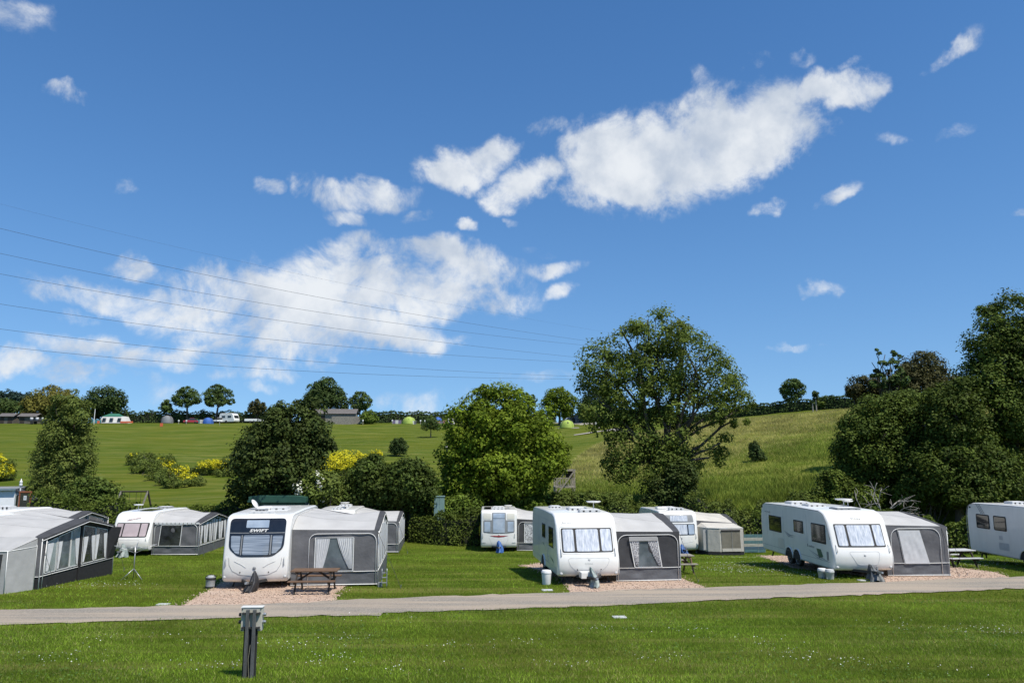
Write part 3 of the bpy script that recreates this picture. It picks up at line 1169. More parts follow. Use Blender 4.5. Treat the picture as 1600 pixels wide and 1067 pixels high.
def cloth_grid(name, P00, P10, P01, P11, nx, nz, mat, parent, wr=.012, seed=0, normal=(0, -1, 0), smooth=True):
    """four-cornered canvas with creases running in from its corners"""
    P00, P10, P01, P11 = map(np.array, (P00, P10, P01, P11))
    N = np.array(normal, float)
    rr = random.Random(seed)
    ph = [rr.uniform(0, 6.28) for _ in range(6)]
    v, f = [], []
    for j in range(nz + 1):
        t = j / nz
        for i in range(nx + 1):
            u = i / nx
            p = (P00 * (1 - u) + P10 * u) * (1 - t) + (P01 * (1 - u) + P11 * u) * t
            e = math.sin(math.pi * u) ** .5 * math.sin(math.pi * t) ** .5
            w = (.5 * math.sin(9 * (u + .8 * t) + ph[0]) + .35 * math.sin(17 * (u - .5 * t) + ph[1]) + .3 * math.sin(26 * u + 4 * t + ph[2]) + .4 * math.sin(5 * t + 3 * u + ph[3]))
            v.append(tuple(p + N * (w * wr * e)))
    k = nx + 1
    for j in range(nz):
        for i in range(nx):
            f.append((j * k + i, j * k + i + 1, (j + 1) * k + i + 1, (j + 1) * k + i))
    o = mesh_obj(name, v, f, mat, parent, smooth)
    return o


def flat_poly(name, poly, plane, at, mat, parent, thick=.008, toward=-1):
    """thin panel: poly in (x,z) at y=at, or in (y,z) at x=at"""
    return MB().prism(poly, 'y' if plane == 'xz' else 'x', at, at - toward * thick).build(name, mat, parent)


def curtain(parent, plane, at, top, bot, z1, z0, mat, folds=7, depth=.025, toward=-1):
    v, f = [], []
    n, m = folds * 4, 7
    for j in range(m + 1):
        t = j / m
        s_ = t ** 1.3
        a, b = top[0] * (1 - s_) + bot[0] * s_, top[1] * (1 - s_) + bot[1] * s_
        for i in range(n + 1):
            u = i / n
            w = math.sin(u * folds * 2 * math.pi) * depth * .5
            c = a + (b - a) * u
            z = z1 + (z0 - z1) * t
            v.append((c, at + toward * .03 + w, z) if plane == 'xz' else (at + toward * .03 + w, c, z))
    k = n + 1
    for j in range(m):
        for i in range(n):
            f.append((j * k + i, j * k + i + 1, (j + 1) * k + i + 1, (j + 1) * k + i))
    return mesh_obj('curtain', v, f, mat, parent, True)


class Awning:
    def __init__(s, label, cv, D, y0, y1, zf=1.95, zp=2.35, rail_drop=.10, roof_mat=None, wall=None, verge=None, mud=None, over=.22, group=None, name='awning', front_rail=None, sag=.05, verge_w=.09):
        s.cv = cv
        s.t = thing(name, label, 'awning', cv.loc, cv.rz, group)
        s.x0, s.x1, s.y0, s.y1, s.zf, s.zp = cv.W / 2 + .01, cv.W / 2 + D, y0, y1, zf, zp
        s.wall, s.mud = wall or m_fgrey, mud or m_fmud
        roof_mat, verge = roof_mat or m_froof, verge or m_fdark
        x0, x1 = s.x0, s.x1
        ym = (y0 + y1) / 2

        def rail(y):
            z = cv.roof_z(max(y, .75)) - rail_drop
            if front_rail is not None:
                t = min(1, max(0, (y - y0) / 1.4))
                z = front_rail + (z - front_rail) * (t * (2 - t))
            return z

        def edge(y):
            t = 1 - abs(y - ym) / (ym - y0)
            return zf + (zp - zf) * max(0, t) ** .92
        s.rail, s.edge = rail, edge
        nx, ny = 14, 18
        v, f = [], []
        xe = x1
        for j in range(ny + 1):
            y = y0 + (y1 - y0) * j / ny
            for i in range(nx + 1):
                u = i / nx
                xx = x0 + (xe - x0) * u * (1 - verge_w)
                uu = u * (1 - verge_w)
                z = rail(y) * (1 - uu) + edge(y) * uu - sag * math.sin(math.pi * uu) * (1 - .5 * abs(2 * j / ny - 1)) + .006 * math.sin(j * 1.7 + i * .9)
                v.append((xx, y, z))
        k = nx + 1
        for j in range(ny):
            for i in range(nx):
                f.append((j * k + i, j * k + i + 1, (j + 1) * k + i + 1, (j + 1) * k + i))
        rf = mesh_obj('roof', v, f, roof_mat, s.t, True)
        for j in (4, 9, 14):
            MB().tube([(p_[0], p_[1], p_[2] + .003) for p_ in v[j * (nx + 1):(j + 1) * (nx + 1)]], .006, 4).build('roof_seam', m_flight, rf, True)
        # charcoal verge that overhangs the outer wall in the middle
        v, f = [], []
        for j in range(ny + 1):
            y = y0 + (y1 - y0) * j / ny
            t = max(0, 1 - abs(y - ym) / (ym - y0))
            za = rail(y) * verge_w + edge(y) * (1 - verge_w)
            xa = x0 + (xe - x0) * (1 - verge_w)
            xo = x1 + .02 + over * t ** .7
            v += [(xa, y, za + .004), (x1, y, edge(y) + .004), (xo, y, edge(y) - .03), (xo, y, edge(y) - .11)]
        for j in range(ny):
            for i in range(3):
                f.append((j * 4 + i, j * 4 + i + 1, (j + 1) * 4 + i + 1, (j + 1) * 4 + i))
        mesh_obj('verge', v, f, verge, s.t, False)
        MB().tube([(x1 + .025 + over * max(0, 1 - abs(y - ym) / (ym - y0)) ** .7, y, edge(y) - .11) for y in np.linspace(y0, y1, 15)], .014, 5).build('verge_piping', m_pipe, s.t, True)
        # front panel above the mud wall, following the caravan side
        zm = .50
        s.zm = zm
        fr = rail(y0)
        cloth_grid('front_panel', (x0, y0, zm), (x1, y0, zm), (x0, y0, fr), (x1, y0, zf), 30, 18, s.wall, s.t, .030, int(x1 * 97 + cv.loc[0] * 13) % 1000)
        cloth_grid('front_mud_wall', (x0, y0 - .003, .0), (x1, y0 - .003, .0), (x0, y0 - .003, zm), (x1, y0 - .003, zm), 22, 6, s.mud, s.t, .026, 5)
        cloth_grid('rear_wall', (x0, y1, -.25), (x1, y1, -.25), (x0, y1, rail(y1)), (x1, y1, zf), 8, 6, s.wall, s.t, .01, 6)
        # outer wall, a gable with its peak in the middle
        ys_ = np.linspace(y0, y1, 13)
        v = [(x1, y, .45) for y in ys_] + [(x1, y, edge(y) - .01) for y in ys_]
        f = [(i, i + 1, 14 + i, 13 + i) for i in range(12)]
        mesh_obj('side_wall', v, f, s.wall, s.t)
        v = [(x1 + .003, y, -.2) for y in ys_] + [(x1 + .003, y, .46) for y in ys_]
        mesh_obj('side_mud_wall', v, f, s.mud, s.t)
        for y, z in ((y0 + .02, zf), (ym, zp), (y1 - .02, zf)):
            MB().tube([(x1 + .02, y, -.15), (x1 + .02, y, z - .03)], .016, 6).build('pole', m_pipe, s.t, True)
        for z in (zm,):
            MB().tube([(x0 + .02, y0 - .02, z), ((x0 + x1) / 2, y0 - .025, z - .012), (x1, y0 - .02, z)], .013, 5).build('front_rail', m_pipe, s.t, True)
        MB().tube([(x1 + .02, y0, zm), (x1 + .02, y1, zm)], .013, 5).build('side_rail', m_pipe, s.t, True)
        MB().tube([(x0, y0 - .02, .03), (x1 + .02, y0 - .02, .03)], .02, 5).build('ground_bar', m_pipe, s.t, True)
        s.fr = fr

    def arch(s, xa, xb, zt, r=.28, z0=.03):
        """white piping round the zipped front panel"""
        pts = [(xa, z0), (xa, zt - r)] + [(xa + r - r * math.cos(a), zt - r + r * math.sin(a)) for a in np.linspace(0, math.pi / 2, 6)][1:] + \
              [(xb - r + r * math.sin(a), zt - r + r * math.cos(a)) for a in np.linspace(0, math.pi / 2, 6)] + [(xb, z0)]
        MB().tube([(x, s.y0 - .025, z) for x, z in pts], .014, 6).build('panel_piping', m_pipe, s.t, True)

    def front_window(s, poly, mat, frame=True):
        w = flat_poly('window', poly, 'xz', s.y0 - .022, mat, s.t)
        if frame:
            n = len(poly)
            for i in range(n):
                a, b = poly[i], poly[(i + 1) % n]
                MB().bar((a[0], s.y0 - .036, a[1]), (b[0], s.y0 - .036, b[1]), .035 if abs(a[0] - b[0]) < abs(a[1] - b[1]) else .02, .012, up=(0, 1, 0)).build('window_edge', m_pipe, w)
        return w

    def side_windows(s, spans, z0, mats, curt=None, top=.22, frames=True):
        """windows in the outer wall; each one a pane whose top follows the gable"""
        for k, (a, b) in enumerate(spans):
            poly = [(a, z0), (b, z0), (b, s.edge(b) - top), (a, s.edge(a) - top)]
            w = flat_poly('window', poly, 'yz', s.x1 + .018, mats[k % len(mats)], s.t, toward=1)
            if frames:
                for i in range(4):
                    p, q = poly[i], poly[(i + 1) % 4]
                    MB().bar((s.x1 + .03, p[0], p[1]), (s.x1 + .03, q[0], q[1]), .03, .012, up=(1, 0, 0)).build('window_edge', m_pipe, w)
            if curt:
                zt = min(s.edge(a), s.edge(b)) - top - .02
                wd = b - a
                curtain(w, 'yz', s.x1 + .015, (a + .02, a + wd * .42), (a + .02, a + wd * .20), zt, z0 + .06, curt, 5, toward=1)
                curtain(w, 'yz', s.x1 + .015, (b - wd * .42, b - .02), (b - wd * .20, b - .02), zt, z0 + .06, curt, 5, toward=1)

    def guy(s, x, y, z, gx_, gy_):
        MB().tube([(x, y, z), (gx_, gy_, .02)], .008, 4).build('guy_rope', m_rubber, s.t)
        MB().bar((gx_, gy_, -.05), (gx_ + .03, gy_ - .02, .10), .02).build('peg', m_steel, s.t)


# ================================================================== caravans
def at_local(cv, x, y):
    c, s_ = math.cos(cv.rz), math.sin(cv.rz)
    X, Y = cv.loc[0] + x * c - y * s_, cv.loc[1] + x * s_ + y * c
    return (X, Y, h1(X, Y))


def site(px, d):
    p = gd(px, d)
    return (p[0], p[1], p[2] + .01)


# ---- tall-fronted caravan with the black wrap-round window, beside the picnic table
c = Caravan('touring_caravan', 'white caravan with big black curved front window, in front of the green cabin', site(397, 28.6), .10, 7.0, 2.32, PROF_MODERN, bulge=.13)
cC = c
blk = c.front_patch('window_panel', rpoly([(-.60, 1.13), (.60, 1.13), (.97, 1.42), (1.0, 2.46), (-1.0, 2.46), (-.97, 1.42)], .16, 4), m_black, .012, nx=13)
c.front_patch('roof_pane', c.rect(-.40, .40, 2.14, 2.40, .03), m_blueglass, .026, blk)
c.front_patch('main_pane', c.rect(-.46, .46, 1.20, 1.88, .05), m_blind, .026, blk)
c.front_patch('side_pane', rpoly([(-.88, 1.45), (-.72, 1.27), (-.57, 1.22), (-.57, 1.86), (-.92, 1.86)], .04, 3), m_blind, .026, blk)
c.front_patch('side_pane', rpoly([(.57, 1.22), (.72, 1.27), (.88, 1.45), (.92, 1.86), (.57, 1.86)], .04, 3), m_blind, .026, blk)
for x in (-.515, .515):
    c.front_patch('window_divider', c.rect(x - .022, x + .022, 1.20, 1.88, .01), m_grey, .03, blk, nx=3)
c.front_patch('brow', c.rect(-.97, .97, 1.945, 1.97, .01), m_grey, .022, blk)
fp = c.front_pt(0, 2.04, .05)
text_part('lettering', 'SWIFT', .135, m_white, blk, (fp[0] + .05, fp[1], fp[2]), (R(90) - .17, 0, 0), .25, 1.12, .006, 1.5)
c.front_line('locker_seam', [(-.93, 1.10), (-.90, .85), (-.78, .65), (-.5, .52), (0, .48), (.5, .52), (.78, .65), (.90, .85), (.93, 1.10)], m_line, .009)
c.front_line('locker_crease', [(-.72, .98), (-.45, .86), (-.3, .76)], m_lgrey, .01)
c.front_line('locker_crease', [(.72, .98), (.45, .86), (.3, .76)], m_lgrey, .01)
MB().lathe([(.02, 0), (.055, .0), (.06, .02), (.02, .03)], 16, 'y', c.front_pt(0, .74, .02)).build('badge', m_grey, c.t, True)
for x in (-1.06, 1.06):
    MB().lathe([(.02, 0), (.05, .01), (.05, .06), (.02, .06)], 12, 'y', c.front_pt(x, .42, .03)).build('marker_lamp', m_lgrey, c.t, True)
for x in (-.5, .5):
    MB().lathe([(.006, 0), (.022, .0), (.022, .02)], 10, 'y', c.front_pt(x, .60, .012)).build('locker_catch', m_rubber, c.t, True)
c.handles(.98, .30)
c.vent(-.05, .98, .95, .22, .05)
c.vent(.1, 3.2, .9, .7, .08)
c.vent(-.3, 2.05, .42, .5, .09, True)
dish = MB().lathe([(.02, 0), (.16, .02), (.20, .05), (.19, .065), (.02, .03)], 20, 'y', (0, 0, 0)).build('satellite_dish', m_white, c.t, True, auto=R(50))
dish.location = (-.74, 3.0, c.roof + .27)
dish.rotation_euler = (R(-35), 0, R(78))
MB().tube([(-.62, 3.0, c.roof), (-.70, 3.0, c.roof + .26)], .02, 6).build('dish_arm', m_lgrey, c.t)
MB().box(-.66, -.15, 2.8, 3.25, c.roof + .02, c.roof + .13).build('dish_base', m_roofw, c.t, bevel=.03)
c.rail(1)
c.wheels((3.9,))
c.underside()
c.drawbar(m_bag_black, .66, .16, .20, .7)
a = Awning('grey caravan awning with white curtains, behind the brown picnic table', c, 3.15, .55, 6.2, 1.98, 2.5, .14, front_rail=2.02, over=.06, sag=.10, verge_w=.045)
aC = a
a.arch(a.x0 + .62, a.x1 - .06, 1.86)
w = a.front_window([(2.02, .52), (3.42, .52), (3.42, 1.72), (2.02, 1.72)], m_pvc)
curtain(w, 'xz', a.y0 - .02, (2.06, 2.55), (2.06, 2.32), 1.68, .62, m_curtain, 6)
curtain(w, 'xz', a.y0 - .02, (2.82, 3.38), (3.26, 3.38), 1.70, .60, m_curtain, 7)
a.side_windows([(.9, 1.9), (2.1, 3.2), (3.5, 4.6), (4.8, 5.9)], .6, [m_pvc], m_curtain)
a.guy(a.x1, a.y0, 1.9, a.x1 + .9, a.y0 - .7)

# ---- caravan in the middle with silver-lined windows
c = Caravan('touring_caravan', 'white caravan with three silver front windows, beside the white bucket', site(920.5, 29.6), .125, 6.3, 2.34, PROF_CLASSIC, bulge=.10)
cF = c
fr = c.front_patch('window_frame', c.rect(-.98, .98, 1.16, 2.02, .07), m_rubber, .012, nx=13)
for (x0_, x1_) in ((-.93, -.52), (-.43, .43), (.52, .93)):
    c.front_patch('pane', c.rect(x0_, x1_, 1.20, 1.98, .06), m_silver, .026, fr)
c.front_line('window_surround', rpoly([(-1.03, 1.11), (1.03, 1.11), (1.03, 2.07), (-1.03, 2.07)], .12), m_lgrey, .008, True)
c.front_line('locker_seam', rpoly([(-.80, .96), (.80, .96), (.72, .70), (.38, .42), (-.38, .42), (-.72, .70)], .14), m_lgrey, .007, True)
c.front_line('script_mark', [(-.92, 2.14), (-.88, 2.24), (-.85, 2.17), (-.80, 2.20), (-.74, 2.17), (-.68, 2.20), (-.60, 2.18), (-.52, 2.22), (-.48, 2.18)], m_line, .009)
for k in range(6):
    c.front_line('emblem_stroke', [(-.14 + k * .05, .745), (-.13 + k * .05, .80)], m_lgrey, .010)
MB().lathe([(.02, 0), (.04, 0), (.045, .015), (.02, .02)], 14, 'y', c.front_pt(0, .9, .012)).build('badge', m_lgrey, c.t, True)
c.handles(1.16, .28)
for x in (-1.04, 1.04):
    MB().lathe([(.02, 0), (.06, .01), (.06, .05), (.02, .05)], 12, 'y', c.front_pt(x, .40, .03)).build('marker_lamp', m_lgrey, c.t, True)
for x in (-.45, .45):
    MB().lathe([(.006, 0), (.022, .0), (.022, .02)], 10, 'y', c.front_pt(x, .55, .012)).build('locker_catch', m_rubber, c.t, True)
sf = c.side_rect('side_window', .95, 1.95, 1.22, 1.98, m_rubber, .010)
c.side_rect('pane', 1.0, 1.9, 1.27, 1.93, m_smoke, .018, parent=sf)
sf = c.side_rect('side_window', 2.75, 3.55, 1.42, 1.98, m_rubber, .010)
c.side_rect('pane', 2.8, 3.5, 1.47, 1.93, m_smoke, .018, parent=sf)
c.side_rect('service_hatch', 2.0, 2.45, 1.02, 1.18, m_cream, .006, .02)
c.side_rect('service_hatch', 2.0, 2.45, .60, .84, m_cream, .006, .02)
c.side_poly('side_flash', [(3.5, 1.22), (2.9, 1.08), (3.2, 1.20)], m_green)
c.side_poly('side_flash', [(1.7, .84), (.8, .66), (1.1, .80)], m_green)
c.side_rect('side_seam', .3, 6.2, .56, .575, m_line, .004, .002)
c.side_rect('side_seam', 1.2, 6.0, 2.2, 2.212, m_line, .004, .002)
for yy in (2.3, 4.4):
    c.side_rect('side_seam', yy, yy + .012, .58, 2.19, m_line, .004, .002)
c.vent(.35, 1.35, .85, .35, .10)
c.vent(.1, 2.6, .75, .6, .10)
c.vent(-.5, 4.2, .5, .5, .08)
c.antenna(.75, 2.3, .34, .30)
c.rail(1)
c.wheels((3.3,))
c.underside()
c.drawbar(m_bag_green, .66, -.03, .15, .6)
MB().box(-.42, -.02, -.62, -.15, .30, .52).build('battery_box', m_white, c.t, bevel=.02)
a = Awning('charcoal canvas awning with black and white patterned curtains and pale roof', c, 2.55, .55, 6.0, 1.82, 2.36, .14, front_rail=1.86, over=.25, wall=m_fdark, sag=.04)
aF = a
a.wall = m_fdark
a.arch(a.x0 + .08, a.x1 - .08, 1.72, .34)
w = a.front_window([(1.92, .52), (2.98, .52), (2.82, 1.62), (1.72, 1.62)], m_pvc)
curtain(w, 'xz', a.y0 - .02, (1.76, 2.10), (1.96, 2.06), 1.60, .58, m_patcurt, 4)
curtain(w, 'xz', a.y0 - .02, (2.42, 2.82), (2.84, 2.96), 1.60, .58, m_patcurt, 5)
MB().prism([(1.70, 1.50), (2.84, 1.50), (2.80, 1.66), (1.70, 1.66)], 'y', a.y0 - .075, a.y0 - .06).build('pelmet', m_flight, w)
a.side_windows([(.9, 1.9), (2.1, 3.2), (3.5, 4.6), (4.7, 5.7)], .6, [m_pvc], m_curtain)
a.guy(a.x1, a.y0, 1.75, a.x1 + .5, a.y0 - .5)

# ---- long twin-axle caravan on the right
c = Caravan('touring_caravan', 'long white twin axle caravan with dark windows in its shaded side', site(1352, 31.0), .045, 7.7, 2.38, PROF_CLASSIC, bulge=.12)
cH = c
fr = c.front_patch('window_frame', c.rect(-.96, .96, 1.18, 2.04, .05), m_rubber, .012, nx=13)
for (x0_, x1_) in ((-.92, -.56), (-.47, .47), (.56, .92)):
    c.front_patch('pane', c.rect(x0_, x1_, 1.23, 2.00, .05), m_silver, .026, fr)
c.front_line('locker_seam', rpoly([(-.62, 1.02), (.62, 1.02), (.52, .52), (-.30, .52)], .12), m_lgrey, .007, True)
fp = c.front_pt(0, 2.23, .015)
text_part('lettering', 'Elddis', .15, m_line, c.t, fp, (R(90) - .62, 0, 0), 0, 1.0, 0, 1.15)
MB().lathe([(.02, 0), (.045, 0), (.05, .015), (.02, .02)], 14, 'y', c.front_pt(0, .88, .012)).build('badge', m_lgrey, c.t, True)
c.handles(1.12, .28)
for x in (-1.06, 1.06):
    MB().lathe([(.02, 0), (.06, .01), (.06, .05), (.02, .05)], 12, 'y', c.front_pt(x, .42, .03)).build('marker_lamp', m_lgrey, c.t, True)
for (y0_, y1_, z0_, z1_) in ((.62, 1.95, 1.22, 1.98), (2.75, 3.75, 1.45, 1.97), (5.15, 6.65, 1.26, 1.98)):
    sf = c.side_rect('side_window', y0_, y1_, z0_, z1_, m_rubber, .010)
    c.side_rect('pane', y0_ + .05, y1_ - .05, z0_ + .05, z1_ - .05, m_smoke, .018, parent=sf)
c.side_poly('side_flash', [(1.55, .98), (1.15, .98), (.95, .70), (1.35, .62)], m_green)
c.side_poly('side_flash', [(2.35, .86), (1.4, .66), (.35, .55), (1.4, .72)], m_line)
c.side_poly('side_flash', [(2.2, .80), (1.5, .60), (.9, .56), (1.6, .65)], m_line)
c.side_poly('side_flash', [(4.8, 1.40), (4.2, 1.28), (3.5, 1.28), (4.3, 1.22)], m_line)
c.side_poly('side_flash', [(4.9, 1.42), (4.4, 1.22), (3.7, 1.20), (4.4, 1.16)], m_line)
for k, (ya, hh) in enumerate(((2.45, .12), (2.30, .07), (2.18, .07), (2.07, .09), (1.96, .07), (1.85, .07))):
    c.side_poly('script_stroke', [(ya, .96), (ya - .07, .96), (ya - .10, .96 + hh), (ya - .03, .96 + hh)], m_grey)
for k, (ya, wd) in enumerate(((7.15, .26), (6.85, .30))):
    c.side_poly('script_stroke', [(ya, 2.10), (ya - wd, 2.08), (ya - wd, 2.12), (ya, 2.14)], m_grey)
c.side_poly('script_stroke', [(6.52, 2.05), (6.46, 2.05), (6.52, 2.18), (6.56, 2.18)], m_grey)
c.side_rect('side_seam', .35, 7.6, .56, .575, m_line, .004, .002)
c.side_rect('service_hatch', 4.9, 5.6, .60, 1.02, m_cream, .008, .03)
for yy in (2.4, 4.9, 6.9):
    c.side_rect('side_seam', yy, yy + .012, 1.05, 2.3, m_line, .003, .002)
c.side_rect('service_hatch', .45, .62, .62, .95, m_grey, .006, .02)
c.side_rect('marker_lamp', 7.4, 7.52, 2.28, 2.36, m_rubber, .008, .02)
MB().tube([(-c.W / 2 + .002, y + .03, z - .045) for (y, z) in c.pts if z > 1.3 and y < c.L - .3], .014, 5).build('side_trim', m_grey, c.t, True)
c.vent(.1, 1.55, 1.0, .75, .06, True)
c.vent(-.3, 3.6, .8, .7, .09)
c.vent(-.2, 5.6, .9, .8, .09)
c.antenna(.55, 2.55, .34, .36)
c.antenna(1.0, 3.1, .24, .22)
c.rail(1)
c.wheels((3.55, 4.40), .31)
c.underside()
c.drawbar(m_bag_grey, .56, -.04, .30, .9)
a = Awning('pale roofed grey awning whose front window is covered by a white blind', c, 2.55, .55, 6.6, 1.92, 2.30, .14, front_rail=1.98, over=.18, sag=.03)
aH = a
a.arch(a.x0 + .22, a.x1 - .30, 1.84, .36)
w = flat_poly('window_blind', [(1.90, .46), (2.95, .46), (2.62, 1.78), (1.70, 1.78)], 'xz', a.y0 - .03, m_flight, a.t)
cloth_grid('blind_cloth', (1.93, a.y0 - .045, .48), (2.93, a.y0 - .045, .48), (1.73, a.y0 - .045, 1.76), (2.60, a.y0 - .045, 1.76), 16, 14, m_curtain, w, .012, 11)
a.side_windows([(.9, 2.0), (2.3, 3.4), (3.8, 4.9), (5.2, 6.3)], .6, [m_pvc], m_curtain)
a.guy(a.x1, a.y0, 1.85, a.x1 + .75, a.y0 + .1)
a.guy(a.x1 - .2, a.y0, 1.85, a.x1 + .2, a.y0 - .25)

# ---- caravan cut by the right edge of the picture
p = gd(1512, 38.6)
c = Caravan('touring_caravan', 'white caravan at the right edge with two tinted side windows', (p[0] + 1.42, 31.6, h1(p[0] + 1.2, 34) + .03), .02, 7.0, 2.30, PROF_MODERN, bulge=.1, zs=1.0)
cI = c
for (y0_, y1_) in ((4.05, 4.95), (5.25, 6.25)):
    sf = c.side_rect('side_window', y0_, y1_, 1.42, 2.08, m_rubber, .010, .08)
    c.side_rect('pane', y0_ + .06, y1_ - .06, 1.47, 2.03, m_smoke, .018, .06, parent=sf)
for k in range(3):
    c.side_poly('side_flash', [(5.85 - k * .12, 2.10), (5.80 - k * .12, 2.10), (6.15 - k * .12, 2.53), (6.20 - k * .12, 2.53)], m_grey)
c.side_rect('service_hatch', 4.0, 4.7, .58, .90, m_lgrey, .004, .03)
c.side_rect('service_hatch', 4.4, 4.65, 1.02, 1.20, m_lgrey, .004, .02)
c.side_rect('marker_lamp', 6.62, 6.74, 2.32, 2.40, m_rubber, .008, .02)
MB().tube([(-c.W / 2 + .002, y + .03, z - .045) for (y, z) in c.pts if z > .3 and y > .3], .012, 5).build('side_trim', m_line, c.t, True)
fr = c.front_patch('window_panel', c.rect(-.95, .95, 1.2, 2.4, .15), m_black, .012, nx=11)
c.vent(0, 5.0, .7, .6, .1)
c.vent(0, 2.6, .7, .6, .1)
c.wheels((2.9,))
c.underside()
c.drawbar(m_bag_black, .6)
MB().bar((-.75, 6.4, .32), (-.85, 6.2, .02), .06, .05).build('corner_steady', m_chassis, c.t)

# ---- caravan left of centre in the back row, rose-tinted windows
c = Caravan('touring_caravan', 'white caravan with rose tinted front windows, left of the clothes airer', site(200, 46.0), .03, 6.2, 2.2, PROF_CLASSIC, bulge=.09, zs=.965)
cB = c
fr = c.front_patch('window_frame', rpoly([(-.93, 1.06), (.93, 1.06), (.98, 1.86), (-.92, 1.86)], .08), m_rubber, .012, nx=13)
for (x0_, x1_) in ((-.88, -.52), (-.44, .44), (.52, .88)):
    c.front_patch('pane', c.rect(x0_, x1_, 1.11, 1.82, .05), m_pinkblind, .026, fr)
c.front_line('script_mark', [(-.36, 1.98), (-.24, 2.00), (-.10, 2.03), (.08, 2.08), (.22, 2.11), (.38, 2.13)], m_red, .016)
c.front_line('script_mark', [(-.30, 2.03), (-.26, 2.10), (-.24, 2.02), (-.16, 2.09), (-.12, 2.05)], m_line, .010)
c.front_line('script_mark', [(.12, 2.06), (.24, 2.07), (.42, 2.09)], m_line, .010)
c.front_line('locker_seam', rpoly([(-.62, .92), (.62, .92), (.5, .45), (-.5, .45)], .12), m_lgrey, .007, True)
c.handles(1.0, .25)
c.antenna(-.35, 1.7, .36, .28)
c.solar(-.2, .6, 1.5, 3.0)
c.vent(.1, 4.6, .8, .7, .09, True)
c.rail(1)
c.wheels((3.6,))
c.underside()
c.drawbar(m_bag_green, .72, -.05, .30, .8)
a = Awning('grey awning with scalloped front edge and tall side windows, beside the rose windowed caravan', c, 2.7, .5, 5.6, 1.84, 2.28, .12, front_rail=1.86, over=.22, sag=.05)
aB = a
a.arch(a.x0 + .12, a.x1 - .10, 1.74, .25)
w = a.front_window([(1.50, .52), (2.75, .52), (2.82, 1.70), (1.60, 1.70)], m_pvcdark)
for k in range(11):
    u = 1.22 + k * .24
    MB().prism(rpoly([(u, 1.76), (u + .20, 1.76), (u + .20, 1.86), (u, 1.86)], .05, 3), 'y', a.y0 - .05, a.y0 - .035).build('scallop', m_pipe, a.t)
a.side_windows([(.75, 1.5), (1.6, 2.4), (2.55, 3.0), (3.15, 4.1), (4.2, 5.1)], .55, [m_pvcdark], m_curtain, top=.24)
a.guy(a.x1, a.y0, 1.8, a.x1 + .5, a.y0 - .4)

# ---- caravan half hidden behind the black-windowed one
c = Caravan('touring_caravan', 'half hidden white caravan whose roof shows above the pale awning', site(521, 48.5), .06, 5.6, 2.28, PROF_MODERN, bulge=.1)
cD = c
fr = c.front_patch('window_panel', c.rect(-.9, .9, 1.2, 2.36, .12), m_black, .012, nx=11)
c.front_patch('pane', c.rect(-.35, .35, 1.95, 2.3, .04), m_blueglass, .026, fr)
c.front_patch('pane', c.rect(-.8, .8, 1.25, 1.85, .04), m_blind, .026, fr)
c.vent(0, 1.0, .7, .3, .08)
c.vent(.1, 2.3, .8, .6, .1)
c.vent(0, 4.4, .8, .6, .1)
c.antenna(.35, 1.6, .36, .30)
c.rail(1)
c.wheels((3.7,))
c.underside()
c.drawbar(m_bag_black, .6)
a = Awning('grey awning with pale roof in the back row, half behind the white curtained awning', c, 2.75, .5, 5.0, 1.88, 2.36, .12, front_rail=1.95, over=.08, verge_w=.05)
aD = a
a.arch(a.x0 + .2, a.x1 - .1, 1.78)
w = a.front_window([(1.6, .55), (2.7, .55), (2.7, 1.65), (1.6, 1.65)], m_pvc)
a.side_windows([(.8, 1.6), (1.8, 2.6), (2.8, 3.6), (3.8, 4.7)], .55, [m_pvclight, m_pvc], m_curtain)
a.guy(a.x1, a.y0, 1.8, a.x1 + .6, a.y0 - .3)

# ---- tall-windowed caravan in the back row under the big round tree
c = Caravan('touring_caravan', 'white caravan with tall centre window and red stripe in the back row', site(779.5, 50.3), .03, 5.2, 2.30, PROF_UPRIGHT, bulge=.08)
cE = c
fr = c.front_patch('window_panel', rpoly([(-1.0, 1.20), (-.5, 1.13), (.5, 1.13), (1.0, 1.20), (1.0, 1.96), (-1.0, 1.96)], .06), m_grey, .010, nx=13)
tp = c.front_patch('centre_panel', c.rect(-.44, .44, 1.95, 2.44, .05), m_grey, .011)
for sgn in (-1, 1):
    c.front_patch('upper_panel', c.rect(min(sgn * .52, sgn * 1.0), max(sgn * .52, sgn * 1.0), 2.01, 2.40, .04), m_cream, .012)
    c.front_patch('side_pane', c.rect(min(sgn * .55, sgn * .93), max(sgn * .55, sgn * .93), 1.24, 1.86, .05), m_blueglass, .026, fr)
c.front_patch('centre_pane', c.rect(-.37, .37, 1.18, 2.04, .03), m_blueglass, .026, fr)
c.front_patch('roof_pane', c.rect(-.37, .37, 2.08, 2.38, .03), m_blueglass, .026, tp)
c.front_patch('red_stripe', [(-.58, 1.0), (-.3, .93), (0, .905), (.3, .93), (.58, 1.0), (.3, .965), (0, .95), (-.3, .965)][:5] + [(.3, .975), (-.3, .975)], m_red, .012, nx=13)
MB().lathe([(.02, 0), (.04, 0), (.045, .015), (.02, .02)], 14, 'y', c.front_pt(0, 1.05, .012)).build('badge', m_lgrey, c.t, True)
c.front_line('locker_seam', [(-.62, .88), (-.5, .6), (-.42, .42)], m_lgrey, .007)
c.front_line('locker_seam', [(.62, .88), (.5, .6), (.42, .42)], m_lgrey, .007)
for x in (-.95, .95):
    c.front_patch('lamp', c.rect(x - .12, x + .12, .54, .60, .02), m_lgrey, .012, nx=3)
c.handles(1.02, .26)
c.vent(-.05, .95, .85, .25, .08)
c.vent(0, 2.2, .8, .6, .1)
c.antenna(.62, 1.4, .20, .26)
c.solar(-.95, -.5, .9, 2.6)
c.rail(1)
c.wheels((3.6,))
c.underside()
